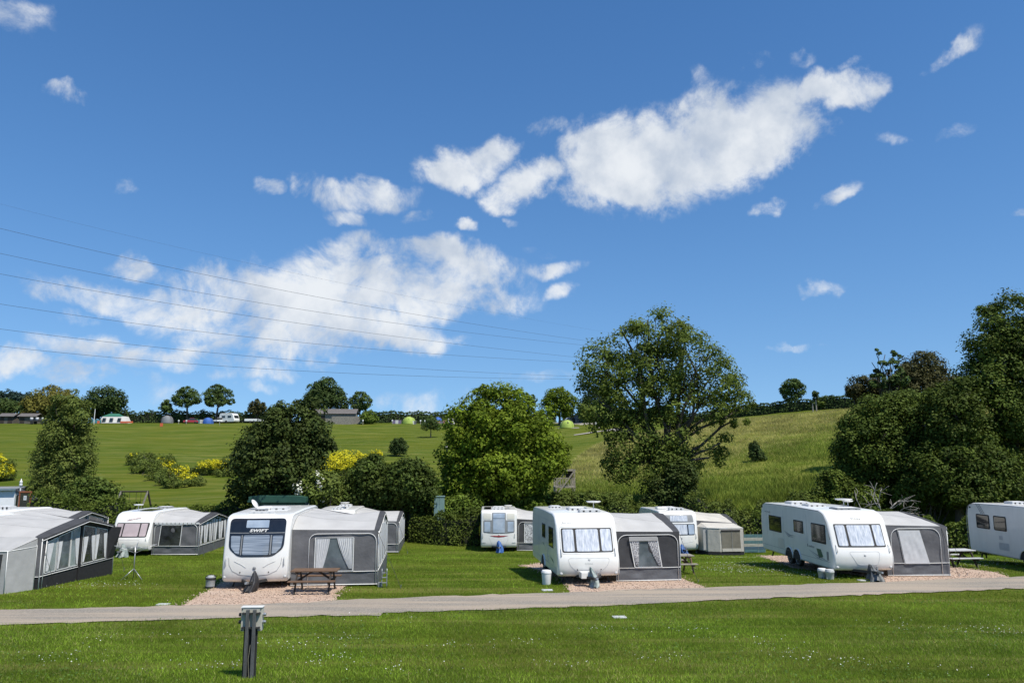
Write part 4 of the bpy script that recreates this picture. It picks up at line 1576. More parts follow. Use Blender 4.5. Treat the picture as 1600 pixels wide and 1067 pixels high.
c.drawbar(m_bag_blue, .70, .03, .21, .4)
a = Awning('grey awning half hidden behind the caravan with the silver windows', c, 2.6, .5, 4.8, 1.85, 2.28, .12, front_rail=2.0, over=.2, wall=m_fdark)
aE = a
a.arch(a.x0 + .12, a.x1 - .1, 1.80)
w = a.front_window([(1.65, .5), (2.9, .5), (2.9, 1.72), (1.65, 1.72)], m_patcurt)
a.side_windows([(.9, 2.4), (2.8, 4.4)], .6, [m_pvc], m_curtain)

# ---- back-row caravan behind the charcoal awning
c = Caravan('touring_caravan', 'white caravan with split upper and lower front windows behind the charcoal awning', site(1063, 48.6), .09, 5.4, 2.32, PROF_MODERN, bulge=.12)
cG = c
up = c.front_patch('upper_panel', rpoly([(-.95, 1.92), (.95, 1.92), (.90, 2.36), (-.90, 2.36)], .08), m_grey, .010, nx=11)
c.front_patch('upper_pane', c.rect(-.55, .55, 1.98, 2.31, .05), m_silver, .026, up)
lo = c.front_patch('lower_panel', rpoly([(-.95, 1.16), (.95, 1.16), (1.0, 1.82), (-1.0, 1.82)], .08), m_black, .010, nx=11)
c.front_patch('pane', c.rect(-.42, .48, 1.21, 1.78, .05), m_silver, .026, lo)
c.front_patch('pane', c.rect(.56, .93, 1.21, 1.78, .05), m_blueglass, .026, lo)
c.front_patch('pane', c.rect(-.9, -.5, 1.21, 1.78, .05), m_blueglass, .026, lo)
c.front_line('locker_seam', [(-.9, .70), (0, .66), (.9, .78)], m_lgrey, .007)
MB().lathe([(.02, 0), (.05, 0), (.055, .015), (.02, .02)], 14, 'y', c.front_pt(0.1, .98, .012)).build('badge', m_lgrey, c.t, True)
c.handles(1.1, .28)
sf = c.side_rect('side_window', 1.0, 2.0, 1.3, 2.0, m_rubber, .010)
c.side_rect('pane', 1.05, 1.95, 1.35, 1.95, m_smoke, .018, parent=sf)
c.vent(.1, .95, .95, .30, .14)
c.vent(0, 2.4, .8, .6, .12)
MB().box(-.9, -.3, 1.6, 2.2, c.roof + .02, c.roof + .16).build('air_unit', m_roofw, c.t, bevel=.04)
c.rail(1)
c.wheels((3.6,))
c.underside()
c.drawbar(m_bag_blue, .62, -.04, .26, .6)
a = Awning('beige roofed awning in the back row, behind a small bay porch', c, 2.7, .6, 5.0, 1.80, 2.22, .12, front_rail=2.0, over=.2, roof_mat=m_fbeige, wall=m_fgrey, name='awning')
aG = a
a.arch(a.x0 + .1, a.x1 - .35, 1.74)
a.side_windows([(.9, 2.4), (2.8, 4.4)], .6, [m_pvc], m_curtain)

# bay porch standing in front of that awning
b = thing('porch_tent', 'beige bay porch tent with grey mesh front, black foot strip', 'tent', aG.cv.loc, aG.cv.rz)
X0, X1, YF, YB = 1.25, 3.95, -.75, .55
ring = [(X0, YB), (X0 + .35, YF + .25), (X0 + 1.0, YF - .05), (X1 - .22, YF - .05), (X1, YB)]
for i in range(len(ring) - 1):
    (xa, ya), (xb, yb) = ring[i], ring[i + 1]
    nn = Vector((yb - ya, -(xb - xa), 0)).normalized()
    cloth_grid('wall_panel', (xa, ya, .22), (xb, yb, .22), (xa, ya, 1.62), (xb, yb, 1.62), 10, 8, m_fbeige, b, .01, i, tuple(nn))
    cloth_grid('foot_strip', (xa, ya, -.02), (xb, yb, -.02), (xa, ya, .23), (xb, yb, .23), 8, 3, m_fblack, b, .006, i, tuple(nn))
pv = [(x, y, 1.62) for x, y in ring] + [(X0 + .3, YB, 1.86), (X1 - .3, YB, 1.80)]
mesh_obj('porch_roof', pv, [(0, 1, 5), (1, 2, 5), (2, 3, 6, 5), (3, 4, 6), (0, 5, 6, 4)], m_fbeige, b)
fpz = [(X0 + 1.12, .24), (X1 - .40, .24), (X1 - .44, 1.44), (X0 + 1.08, 1.44)]
w = flat_poly('mesh_window', fpz, 'xz', YF - .072, pmat('fawn_mesh', (.17, .16, .125), .8, .15, 3), b)
for xx in (1.0,):
    MB().box(X0 + 1.10 + xx * .65 - .008, X0 + 1.10 + xx * .65 + .008, YF - .092, YF - .08, .26, 1.42).build('window_zip', m_line, w)
MB().box(X0 + 1.06, X1 - .42, YF - .10, YF - .075, 1.43, 1.52).build('rolled_flap', m_fblack, w, bevel=.02)
MB().box(X0 + 1.12, X1 - .42, YF - .09, YF - .075, .24, .42).build('lower_panel', m_fbeige, w)
curt = flat_poly('side_window', [(X0 + .1, .3), (X0 + .3, .3), (X0 + .3, 1.5), (X0 + .1, 1.5)], 'xz', YF + .35, m_flight, b)
MB().tube([(x, y - .01, 1.62) for x, y in ring], .015, 5).build('roof_seam', m_pipe, b, True)

# ---- large awning at the left edge with its caravan
c = Caravan('touring_caravan', 'white caravan mostly outside the left edge behind a large awning', (-21.5, 27.7, h1(-19, 30)), .03, 5.0, 2.28, PROF_CLASSIC, bulge=.1)
cA = c
fr = c.front_patch('window_frame', c.rect(-.98, .98, 1.16, 2.02, .07), m_rubber, .012, nx=13)
for (x0_, x1_) in ((-.93, -.52), (-.43, .43), (.52, .93)):
    c.front_patch('pane', c.rect(x0_, x1_, 1.20, 1.98, .06), m_silver, .026, fr)
c.wheels((2.8,))
c.underside()
c.drawbar(m_bag_black, .6)
a = Awning('large pale roofed awning with charcoal gable and tall curtained windows at left', c, 3.35, .75, 6.3, 1.86, 2.34, .12, front_rail=1.98, over=.25, wall=m_fgrey, mud=m_fblack, sag=.07)
aA = a
a.side_windows([(1.05, 1.75), (1.82, 2.70), (2.76, 3.32)], .58, [m_pvclight, m_pvc, m_pvclight], None, top=.26)
a.side_windows([(3.62, 4.55), (4.62, 5.55)], .58, [m_pvcdark, m_pvcdark], None, top=.26)
for (p0, p1, q0, q1) in ((1.1, 1.5, 1.1, 1.25), (1.85, 2.1, 1.85, 1.95), (3.0, 3.3, 3.2, 3.3), (3.66, 4.0, 3.66, 3.78), (4.25, 4.53, 4.44, 4.53), (4.64, 4.9, 4.64, 4.76), (5.25, 5.53, 5.44, 5.53)):
    curtain(a.t, 'yz', a.x1 + .015, (p0, p1), (q0, q1), 1.62, .64, m_curtain, 4, toward=1)
for (ya, yb) in ((1.05, 3.32), (3.62, 5.55)):
    MB().prism([(ya, a.edge(ya) - .26), (yb, a.edge(yb) - .26), (yb, a.edge(yb) - .16), (ya, a.edge(ya) - .16)], 'x', a.x1 + .02, a.x1 + .035).build('rolled_blind', m_fblack, a.t)
MB().box(a.x1 + .02, a.x1 + .06, 3.40, 3.54, .0, 2.1).build('door_post', m_fblack, a.t)
# folded-back dark side flap at the far end
mesh_obj('storm_flap', [(a.x1 + .02, 5.75, .5), (a.x1 + .02, 6.3, .5), (a.x1 + .30, 6.25, 1.80), (a.x1 + .04, 5.65, 1.85)], [(0, 1, 2, 3)], m_fblack, a.t)
MB().tube([(a.x1 + .05, a.y0 + .15, .05), (a.x1 + .05, 1.02, 1.75)], .016, 6).build('brace_pole', m_pipe, a.t, True)
a.guy(a.x1, a.y1, 1.75, a.x1 + .55, a.y1 - .1)
a.guy(a.x1, a.y0, 1.8, a.x1 + .25, a.y0 + .7)

# annexe in front of it
n_ = thing('annexe_tent', 'pale grey annexe tent with dark mesh window at the left edge', 'tent', at_local(cA, 0, 0), cA.rz)
x0_, x1_, yf, yb = 1.35, aA.x1 - .12, -.28, .72
xm = x1_ - .42
for (A_, B_, hA, hB, sd) in (((x0_, yf), (xm, yf), 1.45, 1.45, 1), ((xm, yf), (x1_, yb), 1.45, 1.78, 2)):
    nn = Vector((B_[1] - A_[1], -(B_[0] - A_[0]), 0)).normalized()
    cloth_grid('wall_panel', (*A_, 0), (*B_, 0), (*A_, hA), (*B_, hB), 12, 10, m_flight, n_, .012, sd, tuple(nn))
mesh_obj('annexe_roof', [(x0_, yf, 1.46), (xm, yf, 1.46), (x1_, yb, 1.80), (xm + .3, yb, 1.86), (x0_, yb, 1.86)], [(0, 1, 3, 4), (1, 2, 3)], m_flight, n_)
flat_poly('mesh_window', [(x0_ + .15, .30), (xm - .22, .30), (xm - .16, 1.36), (x0_ + .15, 1.36)], 'xz', yf - .018, m_mesh, n_)
MB().tube([(x0_, yf - .01, 1.46), (xm, yf - .01, 1.46), (x1_, yb - .01, 1.52)], .014, 5).build('seam_piping', m_pipe, n_, True)
MB().tube([(xm, yf - .015, 0), (xm, yf - .015, 1.46)], .014, 5).build('corner_piping', m_pipe, n_, True)
MB().tube([(x1_, yb - .02, 0), (x1_ + .01, yb - .02, 1.55), (x1_ - .12, yb - .02, 1.74), (x1_ - .5, yb - .02, 1.82)], .014, 5).build('edge_piping', m_pipe, n_, True)

# ---- second caravan and awning beyond it, only roofs showing
c = Caravan('touring_caravan', 'white caravan roof just visible beyond the large left awning', (-26.6, 38.5, h1(-25, 40) + .15), .03, 5.6, 2.28, PROF_CLASSIC, bulge=.1)
cJ = c
fr = c.front_patch('window_frame', c.rect(-.98, .98, 1.16, 2.02, .07), m_rubber, .012, nx=11)
c.front_patch('pane', c.rect(-.93, .93, 1.20, 1.98, .06), m_silver, .026, fr)
c.vent(.3, 2.4, .7, .6, .16)
MB().tube([(.1, 1.9, c.roof), (.1, 1.9, c.roof + .25), (-.4, 1.9, c.roof + .32)], .018, 6).build('aerial', m_lgrey, c.t)
c.wheels((2.9,))
c.underside()
c.drawbar(m_bag_black, .6)
a = Awning('pale awning with charcoal gable peeping over the large left awning roof', c, 3.0, .8, 5.4, 1.95, 2.42, .10, front_rail=2.1, over=.2)
a.side_windows([(1.2, 2.8), (3.2, 4.8)], .6, [m_pvcdark], None)

# ================================================================== small things on the pitches
def picnic_table(label, loc, rz, top_mat, leg_mat, L=1.55, group='picnic tables'):
    t = thing('picnic_table', label, 'picnic table', loc, rz, group)
    for k in range(5):
        y = -.30 + k * .15
        MB().box(-L / 2, L / 2, y - .068, y + .068, .705, .745).build('top_plank', top_mat, t, bevel=.006)
    for s_ in (-1, 1):
        for k in (0, 1):
            y = s_ * (.62 + k * .14)
            MB().box(-L / 2, L / 2, y - .062, y + .062, .42, .455).build('seat_plank', top_mat, t, bevel=.006)
    for x in (-L * .36, L * .36):
        for s_ in (-1, 1):
            MB().bar((x, s_ * .68, 0), (x, s_ * .26, .70), .045, .09).build('leg', leg_mat, t)
        MB().box(x - .02, x + .02, -.80, .80, .345, .418).build('seat_bearer', leg_mat, t)
        MB().box(x - .062, x - .024, -.36, .36, .62, .703).build('top_bearer', leg_mat, t)
        MB().bar((x * .95, 0, .40), (x * .15, 0, .70), .05, .06).build('brace', leg_mat, t)
    return t


def on(px, d, lift=0.0):
    p = gd(px, d)
    return (p[0], p[1], p[2] + lift)


picnic_table('brown wooden picnic table in front of the white curtained awning', on(492, 27.9, .03), .06, m_wood, m_wooddark, 1.6)
picnic_table('pale topped picnic table between the white blind awning and the right hand caravan', on(1494, 35.5), .1, m_lgrey, m_wooddark, 1.5)
picnic_table('picnic table half hidden at the end of the charcoal awning', on(1062, 33.6), .1, m_oldwood, m_wood, 1.1)


def water_barrel(label, loc, body, cap, h=.44, r=.165, tapered=False):
    t = thing('water_container', label, 'container', loc, 0.3, 'water and waste containers')
    if tapered:
        MB().lathe([(.02, 0), (r * .82, 0), (r * .86, .02), (r, h - .06), (r * 1.06, h - .05), (r * 1.06, h), (r, h + .005), (.02, h + .005)], 22).build('drum', body, t, True, auto=R(40))
        MB().lathe([(.02, h + .006), (r * 1.02, h + .008), (r * .9, h + .06), (.02, h + .075)], 22).build('lid', cap, t, True, auto=R(40))
        MB().tube([(r, 0, h * .8), (r + .03, 0, h * .5), (r * .9, 0, h * .35)], .008, 5).build('handle', m_grey, t)
    else:
        MB().lathe([(.02, .0), (r, .0), (r + .012, .03), (r, .07), (r, h - .07), (r + .012, h - .03), (r, h), (.02, h)], 22).build('drum', body, t, True, auto=R(40))
        MB().lathe([(.02, h + .002), (r * .75, h + .002), (r * .7, h + .04), (.02, h + .045)], 18).build('lid', cap, t, True, auto=R(40))
        MB().tube([(-r - .02, 0, h), (-r * .9, -.05, h + .05), (0, -.1, h + .10), (r * .9, -.05, h + .05), (r + .02, 0, h)], .012, 6).build('handle', m_rubber, t)
        for z in (.05, h - .05):
            MB().lathe([(r + .004, z - .03), (r + .02, z - .03), (r + .02, z + .03), (r + .004, z + .03)], 22).build('tyre_band', m_rubber, t, True, auto=R(40))
    return t


m_bwhite = pmat('white_plastic', (.74, .75, .75), .4, .05)
m_bgrey = pmat('mid_grey_plastic', (.26, .27, .27), .4, .1)
water_barrel('grey rolling water barrel left of the black windowed caravan', on(328.5, 28.9), m_bgrey, m_lgrey, .40, .165)
water_barrel('white bucket with lid beside the caravan with silver windows', on(854, 29.8), m_bwhite, m_bwhite, .46, .185, True)
water_barrel('pale waste container beside the twin axle caravan, nearer one', on(1297, 30.9), m_lgrey, m_lgrey, .31, .165, True)
water_barrel('pale waste container beside the twin axle caravan, farther one', on(1285, 31.25), m_lgrey, m_bwhite, .31, .165, True)

# rotary clothes airer
t = thing('clothes_airer', 'silver folding rotary clothes airer on tripod legs on the lawn', 'airer', on(208, 31.8))
MB().tube([(0, 0, .05), (0, 0, 1.30)], .022, 8).build('mast', m_steel, t, True)
for k in range(3):
    a_ = R(100 + 120 * k)
    MB().tube([(0, 0, .42), (.46 * math.cos(a_), .46 * math.sin(a_), .0)], .015, 6).build('leg', m_steel, t, True)
for k in range(4):
    a_ = R(20 + 90 * k)
    MB().tube([(0, 0, 1.02), (.78 * math.cos(a_), .78 * math.sin(a_), 1.34)], .013, 6).build('arm', m_steel, t, True)
    MB().tube([(0, 0, 1.28), (.40 * math.cos(a_), .40 * math.sin(a_), 1.19)], .010, 5).build('stay', m_steel, t, True)
for rr_ in (.45, .75):
    pts = []
    for k in range(4):
        a_ = R(20 + 90 * k)
        pts.append((rr_ * math.cos(a_), rr_ * math.sin(a_), 1.02 + .32 * rr_ / .78))
    MB().tube(pts, .004, 4, True).build('line', m_pipe, t)

# folded metal frame leaning by the awning of the black-windowed caravan
t = thing('step_frame', 'small folding metal step frame beside the white curtained awning', 'frame', on(600, 29.3), .2)
for x in (-.09, .09):
    pts = [(x, .10, 0), (x, .05, .45), (x, .02, .62), (x, -.05, .66), (x, -.12, .60), (x, -.14, .40), (x, -.20, .0)]
    MB().tube(catmull(pts, 3), .014, 6).build('side_tube', m_steel, t, True)
for z, y in ((.18, -.17), (.36, -.15), (.5, .04)):
    MB().box(-.09, .09, y - .05, y + .05, z - .01, z + .012).build('tread', m_grey, t)
MB().box(-.22, -.06, -.05, .15, .0, .17).build('battery_case', m_bgrey, t, bevel=.015)

# windbreak bundle beside the beige porch
t = thing('windbreak', 'striped pale blue windbreak standing by the back hedge', 'windbreak', on(1178, 49.5), .05)
m_wb = [pmat('windbreak_blue', (.07, .15, .16), .8, .2), pmat('windbreak_cream', (.33, .33, .28), .8, .15), pmat('windbreak_navy', (.05, .10, .14), .8, .12)]
for k, (z0_, z1_, mi) in enumerate(((.05, .22, 0), (.22, .40, 2), (.40, .58, 1), (.58, .76, 0), (.76, .95, 1), (.95, 1.15, 0))):
    cloth_grid('stripe', (-.6, 0, z0_), (.75, 0, z0_), (-.6, 0, z1_), (.75, 0, z1_), 12, 2, m_wb[mi], t, .02, 3)
for x in (-.6, -.15, .3, .75):
    MB().tube([(x, .012, -.1), (x, .012, 1.3)], .012, 6).build('pole', m_oldwood, t)

# electric hook-up post in the foreground, seen from its back
def hookup(loc):
    t = thing('hookup_post', 'white electric hook-up box on two grey posts in the near lawn', 'hookup post', loc, .06)
    m_pole = pmat('weathered_post', (.085, .09, .09), .8, .3, 4, bump=.3, stretch=(3, 3, .6))
    m_poled = pmat('dark_post_back', (.02, .022, .022), .8, .2)
    m_box = pmat('white_hookup_box', (.46, .45, .38), .6, .12, 6)
    for x in (-.062, .062):
        MB().box(x - .028, x + .028, -.03, .03, -.15, 1.27).build('post', m_pole, t, bevel=.004)
    MB().box(-.125, .115, .035, .085, -.15, .90).build('back_board', m_poled, t)
    bx = MB().box(-.19, .185, .04, .19, .86, 1.30).build('box', m_box, t, bevel=.008)
    MB().box(-.20, .195, .03, .20, 1.302, 1.315).build('box_lid', m_white, bx)
    for z in (.93, 1.20):
        MB().box(-.145, .150, -.012, .038, z - .012, z + .012).build('strap', m_chassis, bx)
        for x in (-.145, .148):
            MB().lathe([(.004, -.02), (.022, -.02), (.022, .03), (.004, .03)], 8, 'y', (x, .0, z)).build('bolt', m_chassis, bx)
    for x in (-.17, .165):
        for z in (.885, 1.275):
            MB().lathe([(.003, -.004), (.011, -.004), (.011, .012)], 8, 'y', (x, .035, z)).build('screw', m_chassis, bx)
    for z in (1.02, 1.16):
        for x, mm in ((-.215, m_chassis), (.215, m_alloy)):
            MB().lathe([(.005, -.03), (.032, -.03), (.036, .0), (.03, .03), (.005, .03)], 12, 'x', (x, .11, z)).build('socket', mm, bx, True, auto=R(40))
    MB().tube([(.02, -.036, .0), (-.005, -.038, .35), (.02, -.034, .62)], .004, 4).build('dry_stem', pmat('dry_stem', (.3, .28, .2), .9), t)
    return t


t = hookup(on(387.5, 15.6))
t.scale = (1.06, 1.06, .99)

# pale drain covers set in the turf
for k, (px, py, lab) in enumerate(((255, 944.5, 'small white marker plate in the turf left of the first gravel pitch'), (855, 922, 'small white marker plate in the turf beside the middle gravel pitch'),
                                   (968, 964.5, 'small white marker plate in the near lawn below the road'), (1349, 907, 'small white marker plate in the turf beside the right gravel pitch'))):
    q = ground_at(px, py)
    t = thing('marker_plate', lab, 'plate', (q[0], q[1], q[2] + .01), .1, 'turf marker plates')
    MB().box(-.15, .15, -.10, .10, -.03, .022).build('plate', m_lgrey, t, bevel=.008)
    MB().box(-.19, .19, -.15, .15, -.04, .012).build('rim', m_lgrey, t)
# utility boxes at the hedge
q = on(685.5, 54.7)
t = thing('utility_cabinet', 'grey green metal utility cabinet standing in the back hedge', 'cabinet', q, .1)
m_cab = pmat('cabinet_green', (.16, .25, .23), .6, .12, 3)
MB().box(-.36, .36, -.25, .25, 0, 2.95).build('cabinet', m_cab, t, bevel=.03)
MB().box(-.40, .40, -.29, .29, 2.952, 3.02).build('cap', m_cab, t, bevel=.02)
MB().box(-.28, -.02, -.262, -.25, 1.6, 2.85).build('door', m_cab, t, bevel=.004)
MB().box(.02, .28, -.262, -.25, 1.6, 2.85).build('door', m_cab, t, bevel=.004)
q = on(1477, 40.5)
t = thing('hookup_post', 'white hook-up box by the hedge behind the white blind awning', 'hookup post', q, 0)
MB().bar((0, 0, 0), (0, 0, .95), .10).build('post', m_chassis, t)
MB().box(-.16, .16, -.12, .12, .92, 1.30).build('box', m_white, t, bevel=.01)
MB().box(-.19, .19, -.14, .14, 1.302, 1.33).build('box_lid', m_white, t)
# ------------------------------------------------------------------ vegetation
m_bark = pmat('bark', (.075, .062, .048), .9, .35, 6, bump=.6, bscale=12, stretch=(3, 3, .6))
m_barkpale = pmat('pale_dead_bark', (.30, .28, .25), .9, .25, 6, bump=.4)
LM = {
    'maple': leafmat('maple_leaves', (0.11, 0.168, 0.012), (0.19, 0.25, 0.024), .34),
    'ash': leafmat('ash_leaves', (0.088, 0.132, 0.022), (0.162, 0.205, 0.038), .34),
    'dark': leafmat('dark_sycamore_leaves', (0.04, 0.062, 0.015), (0.076, 0.102, 0.022), .22),
    'haw': leafmat('hawthorn_leaves', (0.054, 0.088, 0.016), (0.104, 0.142, 0.028), .25),
    'wood': leafmat('woodland_leaves', (0.056, 0.09, 0.015), (0.114, 0.154, 0.026), .30),
    'conifer': leafmat('feathery_leaves', (0.096, 0.132, 0.026), (0.165, 0.2, 0.046), .28),
    'olive': leafmat('olive_leaves', (0.132, 0.1298, 0.0242), (0.2145, 0.1925, 0.044), .28),
    'brown': leafmat('brown_green_leaves', (0.058, 0.062, 0.022), (0.092, 0.09, 0.032), .25),
    'far': leafmat('far_leaves', (0.0624, 0.1056, 0.0288), (0.1128, 0.162, 0.0408), .25),
    'fardark': leafmat('far_dark_leaves', (0.0336, 0.0576, 0.0168), (0.0624, 0.0936, 0.024), .2),
    'hedge': leafmat('hedge_leaves', (0.062, 0.096, 0.014), (0.128, 0.166, 0.028), .25),
    'lime': leafmat('lime_leaves', (0.105, 0.165, 0.02), (0.165, 0.225, 0.036), .32),
    'scrub': leafmat('scrub_leaves', (0.084, 0.1208, 0.021), (0.1628, 0.2016, 0.0441), .3),
    'yellow': leafmat('yellow_blossom', (0.5, 0.45, 0.014), (0.7, 0.64, 0.04), .25),
    'white': leafmat('white_blossom', (.66, .66, .54), (.78, .78, .68), .25),
    'wire': leafmat('grey_green_leaves', (.09, .115, .06), (.15, .175, .09), .3),
}


def leaf_faces(name, C, N, size, tint, mat, parent=None, aspect=1.7, kind=None):
    """one small diamond leaf per point, lying across its normal"""
    n = len(C)
    rnd = RNG.normal(0, 1, (n, 3))
    N = N / (np.linalg.norm(N, axis=1)[:, None] + 1e-9)
    A = np.cross(N, rnd)
    A /= np.linalg.norm(A, axis=1)[:, None] + 1e-9
    B = np.cross(N, A)
    s = size[:, None]
    w = s / aspect
    V = np.stack([C - A * s * .5, C + B * w * .5 + A * s * .06 + N * s * .08, C + A * s * .5, C - B * w * .5 + A * s * .06 + N * s * .08], 1)
    F = np.arange(n * 4).reshape(n, 4)
    o = fast_mesh(name, V.reshape(-1, 3), F, mat, parent, fattr=('tint', tint))
    if kind:
        tag(o, kind=kind)
    return o


def clumps_in(blobs, n_cl, shell=.5):
    """clump centres spread through ellipsoids (centre, radii): more near the outside"""
    vol = np.array([(b[1][0] * b[1][1] * b[1][2]) ** .75 for b in blobs])
    pick = RNG.choice(len(blobs), n_cl, p=vol / vol.sum())
    d = RNG.normal(0, 1, (n_cl, 3))
    d /= np.linalg.norm(d, axis=1)[:, None]
    r = shell + (1 - shell) * RNG.uniform(0, 1, n_cl) ** .6
    cen = np.array([b[0] for b in blobs])[pick]
    rad = np.array([b[1] for b in blobs])[pick]
    return cen + d * rad * r[:, None], d, pick


def foliage(name, blobs, n_leaf, lsize, cl_r, mat, parent, per=46, shell=.5, flat=.65, up=.5, aspect=1.7, tint_c=.5, spread=.2, origin=(0, 0, 0), lump=.42, loose=.3):
    """crown of lumps: small leafy domes sit on the outside of each big blob, leaves cover each dome in sprays"""
    n_cl = max(4, n_leaf // per)
    C, D, pk = clumps_in(blobs, n_cl, max(shell, .55))
    rb = np.array([min(b[1]) for b in blobs])[pk]
    cr = np.minimum(cl_r * RNG.uniform(.6, 1.5, n_cl), lump * 1.6 * rb)
    t_cl = np.clip(RNG.normal(tint_c, spread, n_cl), .02, .98)
    k = np.repeat(np.arange(n_cl), per)
    d2 = RNG.normal(0, 1, (len(k), 3)) + D[k] * .55 + np.array([0, 0, .35])
    d2 /= np.linalg.norm(d2, axis=1)[:, None]
    rr2 = RNG.uniform(1 - loose * 1.6, 1 + loose * .4, len(k)) + RNG.normal(0, loose * .25, len(k))
    e3 = np.array([1, 1, flat + .15])
    pos = C[k] + d2 * (cr[k] * rr2)[:, None] * e3
    nrm = d2 * 1.0 + RNG.normal(0, .45, (len(k), 3)) + np.array([0, 0, up])
    tint = np.clip(t_cl[k] + RNG.normal(0, .12, len(k)), 0, 1)
    size = lsize * RNG.uniform(.6, 1.35, len(k))
    o = leaf_faces(name, pos - np.array(origin), nrm, size, tint, mat, parent, aspect)
    return o, C


def limb(mb, a, b, r0, r1, n=6, seg=4, wob=.06):
    a, b = np.array(a, float), np.array(b, float)
    L = np.linalg.norm(b - a)
    pts, rad = [], []
    for i in range(seg + 1):
        t = i / seg
        p = a + (b - a) * t
        if 0 < i < seg:
            p = p + RNG.normal(0, wob * L, 3) * np.array([1, 1, .5])
        p[2] -= 0 if i in (0, seg) else -.04 * L * math.sin(math.pi * t)
        pts.append(p)
        rad.append(r0 + (r1 - r0) * t)
    mb.tube(pts, rad, n)
    return pts


def pxblob(px, py, rx, ry, d, depth=None, dy=0.0):
    c = P(px, py, d + dy)
    m = (d + dy) / FPX
    rz_ = depth if depth is not None else .5 * (rx + ry) * m
    return (c, np.array([rx * m, rz_, ry * m]))


def tree(name, label, d, base_px, blobs_px, mat, n_leaf, lsize, cl_r, trunk_r, group=None, cat='tree', per=46, shell=.45, flat=.65, up=.5, split=.35,
         aspect=1.7, spread=.2, twigs=40, base=None, tint_c=.5, bark=None):
    b = np.array(base) if base is not None else gd(base_px, d)
    t = thing(name, label, cat, b, 0, group)
    blobs = []
    for q in blobs_px:
        px, py, rx, ry = q[:4]
        dy = q[4] if len(q) > 4 else RNG.uniform(-.25, .25) * (rx + ry) * d / FPX
        blobs.append(pxblob(px, py, rx, ry, d, None, dy))
    o, C = foliage('crown', blobs, n_leaf, lsize, cl_r, LM[mat], t, per, shell, flat, up, aspect, tint_c, spread, origin=b)
    # trunk and limbs
    mb = MB()
    top = np.mean([q[0] for q in blobs], axis=0)
    zt = max(q[0][2] + q[1][2] * .3 for q in blobs)
    fork = b + (top - b) * split
    fork[2] = b[2] + (zt - b[2]) * split
    mb.tube([b - [0, 0, .3] - b + [0, 0, 0], (0, 0, .12), (fork - b) * .5 + RNG.normal(0, .04, 3), fork - b], [trunk_r * 1.5, trunk_r * 1.1, trunk_r * .9, trunk_r * .75], 9)
    tips = []
    for (c_, r_) in blobs:
        e = c_ - b
        limb(mb, fork - b, e, trunk_r * .5, trunk_r * .18, 6, 4)
        tips.append(e)
    tips = np.array(tips)
    for c_ in C[RNG.permutation(len(C))[:twigs]] - b:
        k = int(np.argmin(((tips - c_) ** 2).sum(1)))
        s_ = (fork - b) * .35 + tips[k] * .65
        limb(mb, s_, c_, trunk_r * .17, trunk_r * .05, 4, 3)
    mb.build('trunk', bark or m_bark, t, True)
    return t


def shrub(name, label, d, blobs_px, mat, n_leaf, lsize, cl_r, group=None, cat='shrub', flowers=None, per=40, shell=.35, base=None, spread=.2, flat=.8, up=.5, tint_c=.5):
    bp = blobs_px[0]
    b = np.array(base) if base is not None else gd(bp[0], d)
    t = thing(name, label, cat, b, 0, group)
    blobs = [pxblob(q[0], q[1], q[2], q[3], d, None, q[4] if len(q) > 4 else RNG.uniform(-.2, .2) * (q[2] + q[3]) * d / FPX) for q in blobs_px]
    o, C = foliage('foliage', blobs, n_leaf, lsize, cl_r, LM[mat], t, per, shell, flat, up, 1.6, tint_c, spread, origin=b)
    mb = MB()
    for c_ in C[RNG.permutation(len(C))[:14]] - b:
        g0 = np.array([c_[0] * .45, c_[1] * .45, -.15])
        limb(mb, g0, c_, .05, .015, 5, 3)
    mb.build('stems', m_bark, t, True)['kind'] = 'stuff'
    if flowers:
        fm, fblobs, nf, fs = flowers
        fb = [pxblob(q[0], q[1], q[2], q[3], d, None, q[4] if len(q) > 4 else -.3) for q in fblobs]
        fo, _ = foliage('flowers', fb, nf, fs, cl_r * .8, LM[fm], t, 22, .6, .8, .8, 1.2, .6, .15, origin=b)
        fo['kind'] = 'stuff'
    return t


